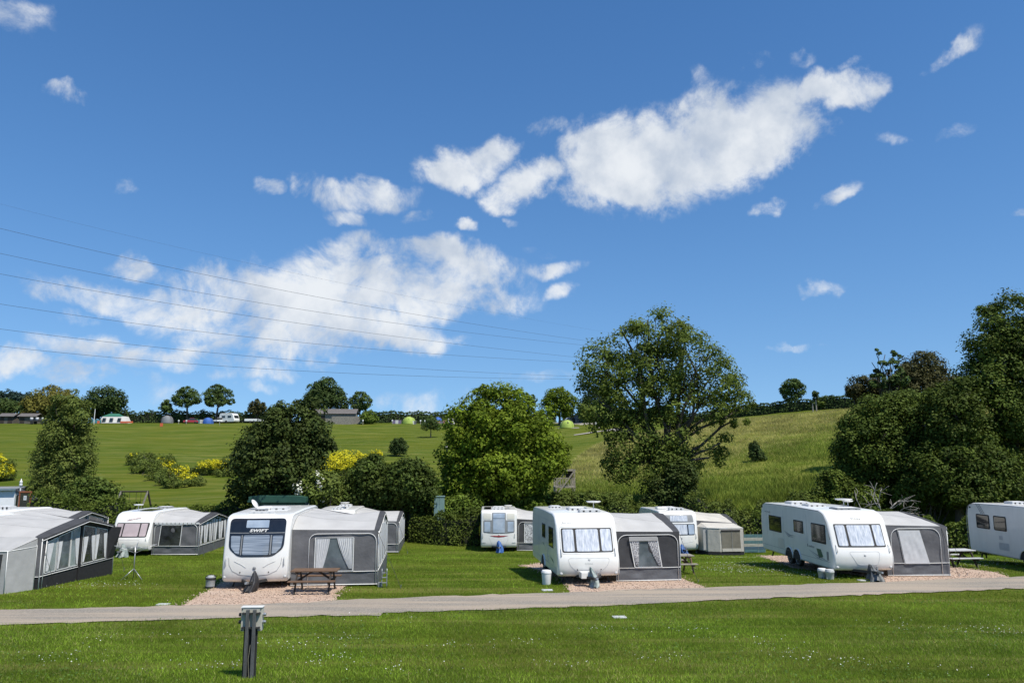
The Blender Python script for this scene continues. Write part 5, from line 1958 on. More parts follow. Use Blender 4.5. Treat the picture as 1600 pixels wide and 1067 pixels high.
def hedge(name, label, path, height, width, mat, dens, lsize, group=None, wob=.12, tint_c=.5):
    """leafy hedge along ground points; uneven top, twiggy sides"""
    path = [np.array(q[:2], float) for q in path]
    b = np.array([*path[0], h1(*path[0])])
    t = thing(name, label, 'hedge', b, 0, group)
    Cs, Ns = [], []
    L = 0
    core = MB()
    cv, cf = [], []
    for a_, b_ in zip(path[:-1], path[1:]):
        seg = np.linalg.norm(b_ - a_)
        L += seg
    n = int(dens * L)
    cum = np.cumsum([0] + [np.linalg.norm(q - p) for p, q in zip(path[:-1], path[1:])])
    s = RNG.uniform(0, cum[-1], n)
    k = np.clip(np.searchsorted(cum, s) - 1, 0, len(path) - 2)
    u = (s - cum[k]) / (cum[k + 1] - cum[k])
    A = np.array(path)[k]
    B = np.array(path)[k + 1]
    T = (B - A) / np.linalg.norm(B - A, axis=1)[:, None]
    S = np.c_[T[:, 1], -T[:, 0]]
    ang = RNG.uniform(0, 1, n)
    # positions on a rounded box section: two sides and the top
    side = RNG.choice([-1, 1, 0], n, p=[.36, .36, .28])
    hh = height * (1 + wob * np.sin(s * .9 + 1) + wob * .7 * np.sin(s * 2.7) + wob * .5 * np.sin(s * 6.1 + 2))
    zz = np.where(side == 0, hh * RNG.uniform(.9, 1.06, n), hh * RNG.uniform(0, 1, n))
    xx = np.where(side == 0, RNG.uniform(-.5, .5, n), side * RNG.uniform(.33, .58, n)) * width * (1 - .25 * (zz / hh) ** 3)
    pos = A + (B - A) * u[:, None] + S * xx[:, None] + RNG.normal(0, .05, (n, 2))
    g = hgt(pos[:, 0], pos[:, 1])
    C = np.c_[pos, g + zz]
    N = np.c_[S * side[:, None], np.where(side == 0, 1.2, .4)] + RNG.normal(0, .6, (n, 3))
    patch = .5 * np.sin(s * 1.3) + .5 * np.sin(s * .37 + zz)
    tint = np.clip(tint_c + .14 * patch + RNG.normal(0, .17, n), 0, 1)
    leaf_faces('foliage', C - b, N, lsize * RNG.uniform(.6, 1.4, n), tint, LM[mat], t)
    # solid dark core added inside the leaves to block light passing through
    v, f = [], []
    ss = np.arange(0, cum[-1] + .01, max(.6, cum[-1] / 120))
    for q in ss:
        kk = min(int(np.searchsorted(cum, q, side='right') - 1), len(path) - 2)
        uu = (q - cum[kk]) / (cum[kk + 1] - cum[kk])
        p_ = path[kk] + (path[kk + 1] - path[kk]) * uu
        tt = (path[kk + 1] - path[kk]) / np.linalg.norm(path[kk + 1] - path[kk])
        s2 = np.array([tt[1], -tt[0]]) * width * .3
        g0 = h1(*p_)
        top = height * (.80 + wob * math.sin(q * .9 + 1) + wob * .7 * math.sin(q * 2.7))
        for sg, z in ((-1, -.2), (-1, top), (1, top), (1, -.2)):
            v.append((p_[0] + s2[0] * sg - b[0], p_[1] + s2[1] * sg - b[1], g0 + z - b[2]))
    for i in range(len(ss) - 1):
        for j in range(4):
            f.append((i * 4 + j, i * 4 + (j + 1) % 4, (i + 1) * 4 + (j + 1) % 4, (i + 1) * 4 + j))
    f += [(0, 1, 2, 3), tuple(len(v) - 4 + j for j in (3, 2, 1, 0))]
    mesh_obj('light_block_core', v, f, pmat('hedge_core_dark', (.018, .022, .010), .95, .3, 5), t)
    return t


# ---- the big trees behind the caravans
tree('maple_tree', 'bright green round maple tree in the centre behind the caravans', 59.0, 768,
     [(775, 640, 42, 34), (740, 668, 40, 38), (815, 668, 44, 40), (770, 690, 60, 46), (728, 715, 38, 44), (832, 712, 44, 42), (860, 712, 24, 26), (790, 738, 60, 38), (735, 755, 44, 30),
      (715, 772, 30, 20), (812, 765, 36, 26), (838, 742, 20, 22), (700, 785, 16, 10), (828, 785, 20, 14), (712, 684, 9, 9), (760, 617, 22, 12), (812, 622, 20, 14)],
     'maple', 66000, .26, .72, .30, shell=.55, per=64, split=.22, spread=.24)
tree('ash_tree', 'tall spreading ash tree with open branches, tallest in the middle', 63.0, 1048,
     [(1030, 525, 46, 34), (985, 545, 44, 34), (945, 580, 38, 40), (1075, 555, 46, 40), (1020, 575, 50, 40), (1110, 590, 42, 40), (935, 625, 32, 36), (975, 620, 46, 36), (1040, 620, 50, 36), (1095, 632, 46, 34),
      (1140, 615, 34, 28), (1165, 632, 26, 16), (1150, 655, 28, 10), (960, 668, 26, 22), (990, 690, 38, 36), (1035, 680, 40, 40), (1015, 725, 44, 34), (975, 722, 28, 26), (1075, 690, 26, 28), (1125, 692, 16, 30), (1108, 715, 22, 18),
      (1050, 735, 34, 34), (1040, 770, 34, 26), (1012, 500, 20, 12), (970, 515, 16, 12), (1060, 520, 20, 14)],
     'ash', 45000, .24, .85, .36, shell=.6, per=95, split=.20, spread=.2, twigs=110, up=.3)
tree('sycamore_tree', 'dark leafy sycamore tree rising behind the green cabin', 56.0, 425,
     [(468, 650, 26, 22), (450, 668, 40, 26), (490, 678, 30, 30), (425, 695, 46, 32), (466, 702, 42, 34), (400, 720, 40, 30), (440, 735, 60, 38), (385, 752, 26, 24), (415, 765, 44, 22), (450, 757, 32, 26), (500, 688, 20, 18), (516, 697, 10, 8),
      (440, 642, 16, 14), (455, 632, 10, 8), (375, 772, 16, 14), (490, 640, 16, 16)],
     'dark', 33000, .25, .58, .30, shell=.5, per=46, split=.2, spread=.22)
tree('hawthorn_tree', 'dark low hawthorn tree behind the back row, right of the white blossom', 55.5, 573,
     [(578, 744, 24, 22), (558, 768, 24, 22), (592, 766, 26, 24), (582, 724, 12, 12), (542, 782, 14, 14), (605, 746, 16, 16)], 'haw', 17000, .24, .62, .2, split=.25, tint_c=.3)
tree('hawthorn_tree', 'dark low hawthorn tree leaning right, left of the utility cabinet', 55.0, 636,
     [(640, 750, 30, 26), (620, 765, 24, 24), (650, 770, 26, 22), (665, 748, 14, 12), (632, 735, 18, 14), (655, 728, 10, 8)], 'haw', 15000, .24, .62, .2, split=.25, tint_c=.3)
tree('feathery_tree', 'tall narrow feathery green tree beside the white building', 66.0, 98,
     [(112, 622, 14, 10), (102, 634, 20, 14), (122, 640, 18, 16), (96, 655, 22, 16), (116, 664, 24, 18), (90, 682, 24, 18), (114, 692, 26, 22), (84, 712, 26, 18), (118, 722, 22, 22), (86, 738, 30, 20), (112, 750, 26, 22), (76, 764, 24, 18), (100, 772, 34, 18), (62, 780, 14, 12), (130, 700, 12, 14), (66, 725, 12, 10)],
     'conifer', 42000, .22, .62, .24, shell=.6, split=.15, flat=.75, aspect=2.2, up=.3, per=80)
shrub('hazel_shrub', 'rounded green shrub between the feathery tree and the swing', 63.0,
      [(140, 778, 34, 26), (115, 790, 26, 18), (165, 785, 24, 20), (150, 762, 18, 12), (95, 795, 20, 10)], 'haw', 16000, .22, .55, tint_c=.55)
shrub('elder_shrub', 'elder shrub covered in white blossom clusters beside the green cabin', 54.2,
      [(497, 765, 26, 26), (480, 775, 16, 18), (515, 760, 14, 18)], 'scrub', 9000, .22, .5, flowers=('white', [(492, 760, 26, 22, -.5), (480, 770, 14, 16, -.5), (510, 752, 14, 14, -.5)], 480, .16))

# ---- woodland on the right
G = 'woodland trees on the right'
tree('oak_tree', 'tallest dark oak at the right edge, towering over the wood', 56.0, 1590,
     [(1590, 500, 50, 34), (1560, 530, 44, 34), (1610, 545, 60, 44), (1545, 560, 28, 26), (1575, 585, 56, 40), (1540, 600, 40, 30), (1620, 610, 60, 50), (1560, 640, 60, 44), (1610, 680, 60, 44), (1545, 480, 16, 12), (1530, 690, 40, 36), (1580, 720, 60, 40), (1650, 560, 60, 70), (1660, 660, 60, 60)],
     'wood', 84000, .22, .85, .4, G, shell=.6, per=90, split=.3, spread=.2, twigs=60)
tree('hawthorn_tree', 'broad hawthorn in front of the wood, right of the grassy slope', 58.0, 1400,
     [(1400, 665, 50, 40), (1360, 690, 40, 36), (1440, 660, 50, 40), (1345, 720, 34, 32), (1395, 715, 50, 40), (1445, 710, 46, 40), (1330, 700, 22, 24), (1340, 660, 24, 22), (1380, 640, 34, 22), (1430, 632, 36, 20), (1330, 742, 20, 20), (1375, 755, 34, 22)],
     'wood', 62000, .21, .75, .3, G, shell=.6, per=80, split=.25, tint_c=.5)
tree('hawthorn_tree', 'dark hawthorn thicket at the foot of the tall oak', 54.0, 1500,
     [(1500, 690, 44, 40), (1480, 730, 44, 34), (1530, 730, 44, 34), (1450, 752, 36, 22), (1510, 765, 50, 24), (1570, 765, 50, 24), (1495, 650, 36, 30), (1480, 625, 30, 22), (1515, 612, 24, 18), (1492, 604, 16, 12)],
     'wood', 48000, .21, .75, .3, G, shell=.6, per=80, split=.25, tint_c=.32)
tree('hawthorn_tree', 'brownish domed tree showing above the wood, left of the tall oak', 72.0, 1440,
     [(1442, 575, 30, 22), (1425, 590, 26, 18), (1455, 590, 24, 18), (1440, 605, 36, 16), (1490, 600, 24, 16)], 'brown', 13000, .24, .55, .2, G, split=.5, shell=.4)
tree('young_ash_tree', 'sparse young tree with separate tufts on the wood skyline', 68.0, 1388,
     [(1369, 552, 6, 5), (1383, 554, 7, 5), (1397, 551, 6, 5), (1362, 566, 7, 5), (1378, 570, 8, 6), (1391, 566, 8, 6), (1404, 562, 6, 6), (1368, 584, 10, 6), (1386, 584, 10, 6), (1402, 578, 8, 6), (1380, 598, 18, 8), (1408, 592, 12, 9)], 'far', 3000, .22, .34, .16, G, split=.5, shell=.2, twigs=30)
tree('hawthorn_tree', 'small dark round tree at the upper left end of the wood', 74.0, 1350,
     [(1350, 605, 22, 16), (1338, 610, 14, 12), (1370, 608, 24, 16), (1400, 615, 30, 16), (1365, 625, 30, 14)], 'brown', 11000, .24, .5, .18, G, split=.4, tint_c=.3)
shrub('bramble_bush', 'bright green bramble at the sunny foot of the wood', 55.0, [(1440, 765, 24, 24), (1465, 755, 26, 22), (1420, 775, 20, 16), (1490, 745, 16, 16)], 'wood', 11000, .2, .5, tint_c=.75)
shrub('bramble_bush', 'low bramble bank below the grassy slope, left of the bare branches', 57.0, [(1320, 772, 36, 18), (1280, 782, 30, 14), (1350, 778, 26, 18), (1300, 755, 20, 16)], 'hedge', 13000, .2, .5, tint_c=.6)

# bare dead tree in front of the wood
dt = thing('dead_tree', 'bare bleached dead tree with tangled branches before the wood', 'tree', gd(1383, 52.5))
b0 = gd(1383, 52.5)
mb = MB()
rr_ = np.random.default_rng(3)


def grow(p, d, L, r, lev):
    pts = [p]
    for i in range(4):
        d = d + rr_.normal(0, .22, 3) + np.array([0, 0, -.03 * lev])
        d /= np.linalg.norm(d)
        pts.append(pts[-1] + d * L / 4)
    mb.tube(pts, [r, r * .9, r * .8, r * .68, r * .55], 5)
    if lev < 3:
        for k in range(4 if lev < 2 else 3):
            q = pts[rr_.integers(2, 5)]
            dd = d + rr_.normal(0, .62, 3)
            dd[2] = abs(dd[2]) * .8 + .1
            dd /= np.linalg.norm(dd)
            grow(q, dd, L * .72, r * .55, lev + 1)


for dx in (-.75, -.2, .5, .9):
    d_ = np.array([dx, rr_.normal(0, .2), 1.0])
    grow(np.array([0, 0, 1.2]), d_ / np.linalg.norm(d_), 1.5, .055, 1)
mb.tube([(0, 0, -.2), (.03, 0, .6), (0, 0, 1.25)], [.13, .11, .09], 7)
mb.build('branches', m_barkpale, dt, True)

# ---- hedges at the back of the pitches
HG = 'hedges behind the pitches'
hedge('hedge', 'clipped dark hedge left of the red striped caravan in the back row', [gd(615, 57), gd(645, 54.5), gd(700, 53.5), gd(748, 53.5)], 1.95, 1.2, 'hedge', 900, .16, HG, tint_c=.3)
hedge('hedge', 'leafy hedge at left behind the rose windowed caravan', [gd(50, 55), gd(110, 54.5), gd(150, 54.5), gd(190, 55)], 2.6, 1.5, 'hedge', 1000, .17, HG, tint_c=.55)
hedge('hedge', 'low hedge at left behind the pale caravan roofs', [gd(190, 57), gd(300, 57.5), gd(385, 57.5), gd(500, 58), gd(610, 58)], 1.6, 1.2, 'hedge', 500, .17, HG)
hedge('hedge', 'bushy hedge at right behind the white blind awning', [gd(1180, 51.5), gd(1290, 50), gd(1400, 48), gd(1470, 46.5), gd(1540, 45.5), gd(1640, 45)], 1.95, 1.5, 'hedge', 900, .17, HG, .14, tint_c=.6)
hedge('hedge', 'scrubby hedge behind the beige porch tent', [gd(1075, 57), gd(1120, 56), gd(1200, 55), gd(1300, 53.5)], 1.9, 1.8, 'scrub', 700, .19, HG, .22, tint_c=.4)
hedge('hedge', 'rough weedy hedge right of the big round tree', [gd(805, 58), gd(900, 57.5), gd(960, 57.5), gd(1030, 57.5)], 1.5, 1.6, 'scrub', 600, .19, HG, .22, tint_c=.5)
shrub('willow_shrub', 'pale green leafy shrub beside the round tree trunk, left side', 56.5, [(712, 795, 22, 16), (735, 790, 16, 14), (695, 798, 16, 14)], 'lime', 7000, .2, .45, tint_c=.4)
shrub('willow_shrub', 'pale green leafy shrub beside the round tree trunk, right side', 57.5, [(800, 790, 28, 14), (830, 792, 20, 12), (782, 795, 14, 10)], 'lime', 7000, .2, .45, tint_c=.3)
shrub('bramble_bush', 'dim scrub under the hawthorns left of the utility cabinet', 56.5, [(610, 790, 30, 16), (580, 795, 24, 12), (645, 795, 26, 14), (550, 795, 20, 12)], 'scrub', 10000, .2, .5, tint_c=.3)
shrub('bramble_bush', 'grassy scrub right of the utility cabinet, below the round tree', 60.0, [(880, 785, 26, 12), (920, 782, 26, 10), (960, 785, 26, 12)], 'scrub', 9000, .2, .45, tint_c=.5)
shrub('ivy_bush', 'dark leafy bush growing round the foot of the ash trunk', 60.0, [(1050, 770, 30, 24), (1035, 785, 26, 16), (1065, 745, 18, 22)], 'dark', 15000, .22, .5)

# ---- flowering beds on the hill
def dep(px, py):
    return float(ground_at(px, py)[1])


def bed(label, px, d, leafs, flw, n1, n2):
    foot = [(q[0], q[1], q[2], q[3], dep(q[0], min(q[1] + q[3] * .95 + 1, 764)) - d) for q in leafs]
    blo = []
    for q in flw:
        k_ = min(foot, key=lambda f_: (f_[0] - q[0]) ** 2 + (f_[1] - q[1]) ** 2)
        blo.append((q[0], q[1], q[2], q[3], k_[4] - .5))
    leafs, flw = foot, blo
    return shrub('broom_bush', label, d, leafs, 'scrub', n1, .20, .42, group='yellow flowering broom beds', shell=.2, flowers=('yellow', flw, int(n2 * 1.9), .15), tint_c=.5)


d1 = dep(262, 762)
bed('long bed of yellow broom and dark leaves on the left slope', 262, d1,
    [(275, 754, 22, 7, -.3), (212, 717, 12, 9, 6), (228, 717, 13, 11, 5), (220, 730, 14, 9, 4), (238, 727, 14, 10, 3), (246, 741, 14, 9, 2), (262, 722, 12, 9, 4), (258, 748, 16, 9, 0), (276, 737, 14, 9, 1.5), (290, 748, 16, 8, 0), (308, 753, 15, 7, -.5), (250, 715, 8, 6, 5)],
    [(250, 722, 10, 6, 3), (263, 730, 14, 8, 1.5), (277, 738, 14, 8, .8), (294, 746, 16, 6, -.6), (209, 711, 8, 3, 5), (286, 733, 8, 5, 1.5), (270, 745, 12, 5, -.4)], 15000, 2400)
d1 = dep(330, 745)
bed('small bed of yellow broom left of the dark sycamore', 330, d1, [(332, 733, 16, 9), (345, 730, 16, 10), (358, 728, 14, 14), (318, 734, 12, 7), (308, 735, 9, 6), (350, 738, 16, 7)], [(330, 725, 20, 6), (348, 724, 14, 7), (358, 730, 12, 10), (316, 729, 8, 4)], 8000, 1500)
d1 = dep(545, 745)
bed('bed of yellow broom between the sycamore and the hawthorn', 545, d1, [(545, 726, 46, 14), (510, 735, 26, 16), (585, 722, 18, 12, 3)], [(545, 717, 34, 12), (512, 728, 22, 14), (588, 711, 9, 8, 2.5), (525, 722, 30, 10)], 12000, 4200)
d1 = dep(5, 752)
bed('bed of yellow broom at the far left of the slope', 5, d1, [(4, 736, 18, 16), (-15, 730, 20, 20)], [(6, 735, 13, 9), (0, 718, 8, 7)], 6000, 900)

# ---- small trees standing in the field
q = dep(674, 683)
tree('field_tree', 'small round field tree with a clear trunk and dark shadow', q, 673, [(674, 662, 11, 8), (666, 666, 8, 7), (681, 667, 7, 6), (673, 655, 7, 5)], 'far', 5200, .22, .4, .12, split=.45, group='young field trees', cat='tree')
q = dep(623, 712)
tree('field_tree', 'small dark bushy field tree above the yellow broom', q, 623, [(623, 697, 12, 11), (617, 702, 8, 7), (629, 702, 7, 7), (623, 688, 6, 5)], 'fardark', 5600, .22, .42, .1, split=.2, group='young field trees', cat='tree', tint_c=.7)
q = dep(1182, 722)
shrub('thorn_bush', 'small upright dark thorn bush alone on the grassy slope', q, [(1182, 710, 9, 10), (1179, 698, 6, 8), (1187, 716, 8, 7)], 'fardark', 3600, .2, .34, tint_c=.6)

# ---- trees along the crest
CG = 'trees along the hill crest'


def crest(label, bx, by, blobs, mat, n, ls, cr, tr, d=None, split=.3, shell=.4, name='crest_tree', tint_c=.5, twigs=20):
    dd = d or 205.0
    return tree(name, label, dd, bx, blobs, mat, n, ls, cr, tr, CG, split=split, shell=shell, twigs=twigs, tint_c=tint_c, per=36)


crest('olive brown crest tree behind the feathery tree top', 75, 655, [(80, 620, 30, 14), (62, 632, 22, 14), (95, 632, 26, 16), (75, 640, 36, 14), (55, 645, 20, 10), (118, 628, 12, 10)], 'olive', 9000, .62, 1.7, .4)
crest('dark domed crest tree behind the white family tent', 165, 655, [(165, 625, 26, 16), (150, 632, 18, 14), (182, 633, 16, 14), (165, 640, 30, 14), (140, 640, 12, 14)], 'fardark', 8500, .60, 1.6, .4)
crest('small young crest tree left of the pair of round trees', 260, 648, [(260, 632, 7, 6), (256, 638, 6, 5), (264, 640, 6, 4)], 'far', 1700, .5, .8, .15, split=.4)
crest('open crowned crest tree, left of the pair', 292, 648, [(292, 613, 13, 7), (282, 624, 11, 8), (302, 624, 11, 9), (292, 630, 13, 6)], 'far', 4200, .5, 1.0, .3, split=.5)
crest('rounder crest tree, right of the pair', 337, 650, [(340, 610, 13, 7), (330, 619, 12, 8), (350, 618, 13, 8), (340, 628, 18, 6), (358, 627, 8, 4)], 'far', 4800, .5, 1.1, .3, split=.45, tint_c=.35)
crest('small brownish crest tree behind the white trailer', 401, 652, [(401, 632, 11, 6), (396, 640, 8, 5), (408, 640, 8, 6)], 'brown', 2600, .5, .9, .2)
crest('tall dense crest tree behind the stone shed', 508, 650, [(510, 603, 16, 10), (496, 612, 14, 12), (520, 614, 15, 13), (508, 625, 26, 14), (488, 628, 12, 12), (532, 630, 10, 10)], 'fardark', 9500, .58, 1.4, .4, tint_c=.75)
crest('light crowned crest tree at the right end of the stone shed', 562, 652, [(562, 618, 10, 6), (554, 627, 9, 7), (571, 628, 9, 8), (562, 635, 14, 6)], 'far', 3200, .5, .9, .25, split=.35)
crest('lime green round bush at the end of the stone shed wall', 576, 661, [(576, 650, 9, 7), (572, 654, 8, 7), (581, 654, 7, 7)], 'lime', 3200, .42, .7, .2, d=196, split=.1, name='round_bush', tint_c=.4)
crest('round maple on the crest between the big maple and the ash', 874, 662, [(874, 618, 18, 11), (862, 630, 14, 11), (887, 630, 13, 12), (874, 640, 20, 9)], 'maple', 6500, .5, 1.0, .3, d=182, split=.35, tint_c=.35)
crest('dark dense crest tree seen beside the left of the ash', 935, 655, [(930, 630, 22, 18), (950, 625, 26, 22), (915, 642, 12, 10)], 'fardark', 6500, .55, 1.2, .35, d=186, tint_c=.6)
crest('lone round tree standing above the right hand ridge hedge', 1238, 640, [(1238, 601, 14, 7), (1229, 610, 10, 7), (1248, 610, 9, 8), (1236, 619, 14, 6)], 'far', 4200, .34, .7, .18, d=138, split=.4)
crest('round bush on the ridge beside the ivy clad post', 1295, 640, [(1293, 628, 13, 7), (1303, 631, 9, 6), (1284, 632, 9, 5)], 'hedge', 3200, .34, .7, .15, d=134, split=.15, name='round_bush')
crest('grey green low tree at the far left below the distant wood', 8, 655, [(8, 635, 16, 12), (25, 640, 16, 10), (-10, 640, 16, 12)], 'far', 4200, .6, 1.3, .3, tint_c=.3)
fw = [pxblob(px, py, rx, ry, 330) for px, py, rx, ry in ((12, 620, 16, 9), (35, 622, 22, 7), (-12, 622, 18, 9), (25, 630, 40, 8), (-50, 626, 30, 8))]
fb0 = np.array([fw[0][0][0], fw[0][0][1], h1(fw[0][0][0], 330)])
o, _ = foliage('distant_wood', fw, 7000, 1.0, 2.2, leafmat('distant_wood_leaves', (.022, .045, .034), (.036, .064, .044), .2), None, 36, .3, origin=fb0)
o.location = fb0
tag(o, 'dark distant wood on the horizon at the far left', 'wood', kind='stuff')

# ---- hedges along the crest
KG = 'hedges along the hill crest'
hedge('hedge', 'crest hedge running behind the red car and blue tent', [gd(190, 206), gd(260, 206), gd(340, 206), gd(430, 206)], 2.9, 2.0, 'fardark', 95, .50, KG, .1, .7)
hedge('hedge', 'clipped crest hedge behind the green dome tent', [gd(568, 204), gd(640, 204), gd(720, 204)], 2.9, 2.0, 'fardark', 110, .48, KG, .06, .75)
hedge('hedge', 'crest hedge behind the big maple top', [gd(720, 205), gd(800, 205), gd(870, 204)], 2.9, 2.0, 'far', 95, .48, KG, .1, .35)
hedge('hedge', 'long clipped hedge climbing the right hand ridge', [gd(1060, 150), gd(1130, 145), gd(1180, 141), gd(1240, 137), gd(1300, 133), gd(1350, 130)], 2.0, 1.6, 'fardark', 170, .34, KG, .06, .7)
hedge('hedge', 'crest hedge behind the tents left of the ash', [gd(880, 200), gd(940, 196), gd(1000, 188), gd(1050, 178)], 2.4, 1.8, 'fardark', 90, .48, KG, .1, .6)
# ivy-clad post
q = gd(1276, 128)
t = thing('ivy_post', 'ivy topped wooden post on the right hand ridge', 'post', q)
MB().tube([(0, 0, -.2), (0, 0, 2.2)], .11, 8).build('post', m_oldwood, t)
foliage('ivy', [((0, 0, 2.6), np.array([.42, .42, .85])), ((0, 0, 3.0), np.array([.55, .5, .4]))], 900, .26, .3, LM['fardark'], t, 30, .3)
MB().tube([(-.55, .1, -.2), (-.55, .1, 1.5)], .09, 8).build('post', m_barkpale, t)

# ------------------------------------------------------------------ things on the hill
m_shedroof = pmat('grey_slate_roof', (.12, .11, .105), .8, .2, 2, bump=.3)
m_stone = pmat('rough_stone', (.22, .205, .175), .9, .25, 3, bump=.6, bscale=9)
m_shedwood = pmat('grey_shed_boards', (.11, .10, .085), .9, .3, 4, stretch=(6, 6, .5))
q = gd(527, 200)
t = thing('stone_shed', 'long low stone shed with grey roof on the crest', 'shed', q, .04)
MB().box(-9.5, 4.5, 0, 4.5, -.5, 2.6).build('wall', m_stone, t)
MB().prism([(-.5, 2.5), (2.2, 3.9), (5.0, 2.5), (2.2, 3.7)], 'x', -9.9, 4.9).build('roof', m_shedroof, t)
MB().prism([(0, 2.5), (2.2, 3.75), (4.5, 2.5)], 'x', 4.3, 4.49).build('gable', m_stone, t)
MB().box(-1.0, 6.4, -2.6, -2.2, -.5, 1.7).build('yard_wall', m_stone, t)
MB().box(-5, -3.2, -.06, -.005, 0, 2.1).build('door', m_wooddark, t)
for x in (-8, -1.5, 1.5):
    MB().box(x, x + 1.1, -.05, -.005, 1.1, 2.0).build('window', m_smoke, t)
for k, (px, w_, lab) in enumerate(((9, 1.6, 'grey field shed with open front at the far left'), (42, 2.0, 'grey timber field shed left of the olive tree'))):
    q = gd(px, 198)
    t = thing('field_shed', lab, 'shed', q, .1, 'field sheds')
    MB().box(-w_, w_, 0, 3.2, -.4, 1.9).build('wall', m_shedwood, t)
    MB().prism([(-.5, 1.85), (1.6, 2.75), (3.7, 1.85), (1.6, 2.62)], 'x', -w_ - .4, w_ + .4).build('roof', m_shedroof, t)
    for x in ((-1.6, .4) if k == 0 else (-1.8,)):
        MB().box(x, x + 1.1, -.05, -.005, 0, 1.7).build('doorway', m_wooddark, t)
q = gd(60, 196)
t = thing('farm_trailer', 'low dark trailer loaded with pale barrels left of the feathery tree', 'trailer', q, .05)
MB().box(-2.6, 2.6, -.8, .8, .7, 1.0).build('bed', m_chassis, t)
for x in (-1.2, 1.3):
    for y in (-.8, .8):
        MB().lathe([(.05, -.1), (.4, -.1), (.42, 0), (.4, .1), (.05, .1)], 12, 'y', (x, y, .4)).build('wheel', m_rubber, t)
for x in (-1.8, -.4, 1.0):
    MB().lathe([(.05, 1.0), (.35, 1.0), (.37, 1.4), (.35, 1.7), (.05, 1.7)], 12, 'z', (x, 0, 0)).build('barrel', m_lgrey, t, True)


def car(name, label, loc, rz, paint, L=4.2, W=1.75, H=1.45):
    t = thing(name, label, 'car', loc, rz, 'cars parked on the crest')
    low = [(-L / 2, .35), (-L / 2 + .02, .75), (-L * .28, .86), (L * .36, .88), (L / 2 - .02, .78), (L / 2, .35)]
    MB().prism(low, 'y', -W / 2, W / 2).build('body', paint, t, bevel=.05)
    hi = [(-L * .26, .85), (-L * .10, H - .05), (L * .22, H - .02), (L * .40, .87)]
    cb = MB().prism(hi, 'y', -W / 2 + .08, W / 2 - .08).build('cabin', m_smoke, t, bevel=.03)
    MB().prism([(-L * .09, H - .07), (-L * .07, H), (L * .20, H + .02), (L * .24, H - .05)], 'y', -W / 2 + .07, W / 2 - .07).build('roof', paint, t)
    for x in (-L * .31, L * .31):
        for s_ in (-1, 1):
            MB().lathe([(.05, -.1), (.30, -.1), (.32, 0), (.30, .1), (.05, .1)], 14, 'y', (x, s_ * (W / 2 - .06), .32)).build('wheel', m_rubber, t, True)
    for s_ in (-1, 1):
        MB().box(-L / 2 - .02, -L / 2 + .05, s_ * .6 - .15, s_ * .6 + .15, .58, .72).build('headlight', m_lgrey, t)
        MB().box(L / 2 - .05, L / 2 + .02, s_ * .65 - .12, s_ * .65 + .12, .6, .76).build('tail_light', m_red, t)
    return t


m_redcar = pmat('red_car_paint', (.35, .015, .03), .25, .05, coat=.5)
m_whitecar = pmat('white_car_paint', (.75, .76, .76), .25, .03, coat=.5)
m_darkcar = pmat('dark_car_paint', (.03, .035, .04), .25, .05, coat=.5)
car('parked_car', 'red hatchback parked left of the blue tent on the crest', gd(298, 199), R(20), m_redcar, 3.6)
car('parked_car', 'white car parked right of the blue tent on the crest', gd(344, 203), R(70), m_whitecar, 4.2)
car('parked_car', 'white car half hidden behind the sycamore top on the crest', gd(425, 203), R(60), m_whitecar, 4.2)
car('parked_car', 'dark car parked under the round crest maple', gd(889, 190), R(10), m_darkcar, 3.8)


def dome_tent(name, label, loc, rz, L, W, H, mat, door=None, ribs=True, group='tents on the crest'):
    t = thing(name, label, 'tent', loc, rz, group)
    v, f = [], []
    n, m = 20, 7
    for i in range(m + 1):
        a_ = i / m * math.pi / 2
        for k in range(n):
            b_ = 2 * math.pi * k / n
            e = 1 + .05 * math.cos(4 * b_)
            v.append((L / 2 * math.cos(a_) ** .75 * math.cos(b_) * e, W / 2 * math.cos(a_) ** .75 * math.sin(b_) * e, H * math.sin(a_) ** .9))
    for i in range(m):
        for k in range(n):
            f.append((i * n + k, i * n + (k + 1) % n, (i + 1) * n + (k + 1) % n, (i + 1) * n + k))
    mesh_obj('canopy', v, f, mat, t, True)
    if door:
        MB().prism([(-L * .16, .1), (L * .16, .1), (.06, H * .74), (-.06, H * .74)], 'y', -W * .46, -W * .34).build('door', door, t)
    if ribs:
        for s_ in (-1, 1):
            pts = [(L / 2 * 1.03 * math.cos(a_), s_ * W / 2 * 1.03 * math.cos(a_) * .9, H * 1.01 * max(0, math.sin(a_)) ** .9) for a_ in np.linspace(.05, math.pi - .05, 14)]
            MB().tube(pts, .04, 5).build('pole_sleeve', m_fdark, t, True)
    return t


m_lime = pmat('lime_tent', (.40, .52, .10), .7, .1, transl=.2)
m_blue = pmat('blue_tent', (.05, .15, .48), .7, .1, transl=.2)
m_teal = pmat('teal_cloth', (.06, .22, .24), .7, .1)
m_greyt = pmat('grey_tent', (.20, .21, .22), .7, .1, transl=.1)
m_wtent = pmat('white_tent', (.68, .67, .63), .7, .06, transl=.15)
m_orange = pmat('orange_cloth', (.62, .13, .05), .7, .1)
m_gtent = pmat('green_tent_roof', (.03, .15, .10), .7, .1)
dome_tent('dome_tent', 'lime green dome tent before the clipped crest hedge', gd(639, 196), .1, 3.4, 3.0, 1.9, m_lime, m_lime)
dome_tent('dome_tent', 'lime green dome tent on the crest near the round maple', gd(886, 172), .1, 3.1, 2.6, 1.8, m_lime, m_fdark)
dome_tent('dome_tent', 'pale green tent seen through the ash branches on the crest', gd(958, 180), .1, 4.4, 3.0, 2.2, m_lime, m_wtent)
dome_tent('dome_tent', 'bright blue dome tent beside the red car', gd(325, 198), .2, 2.6, 2.2, 1.6, m_blue)
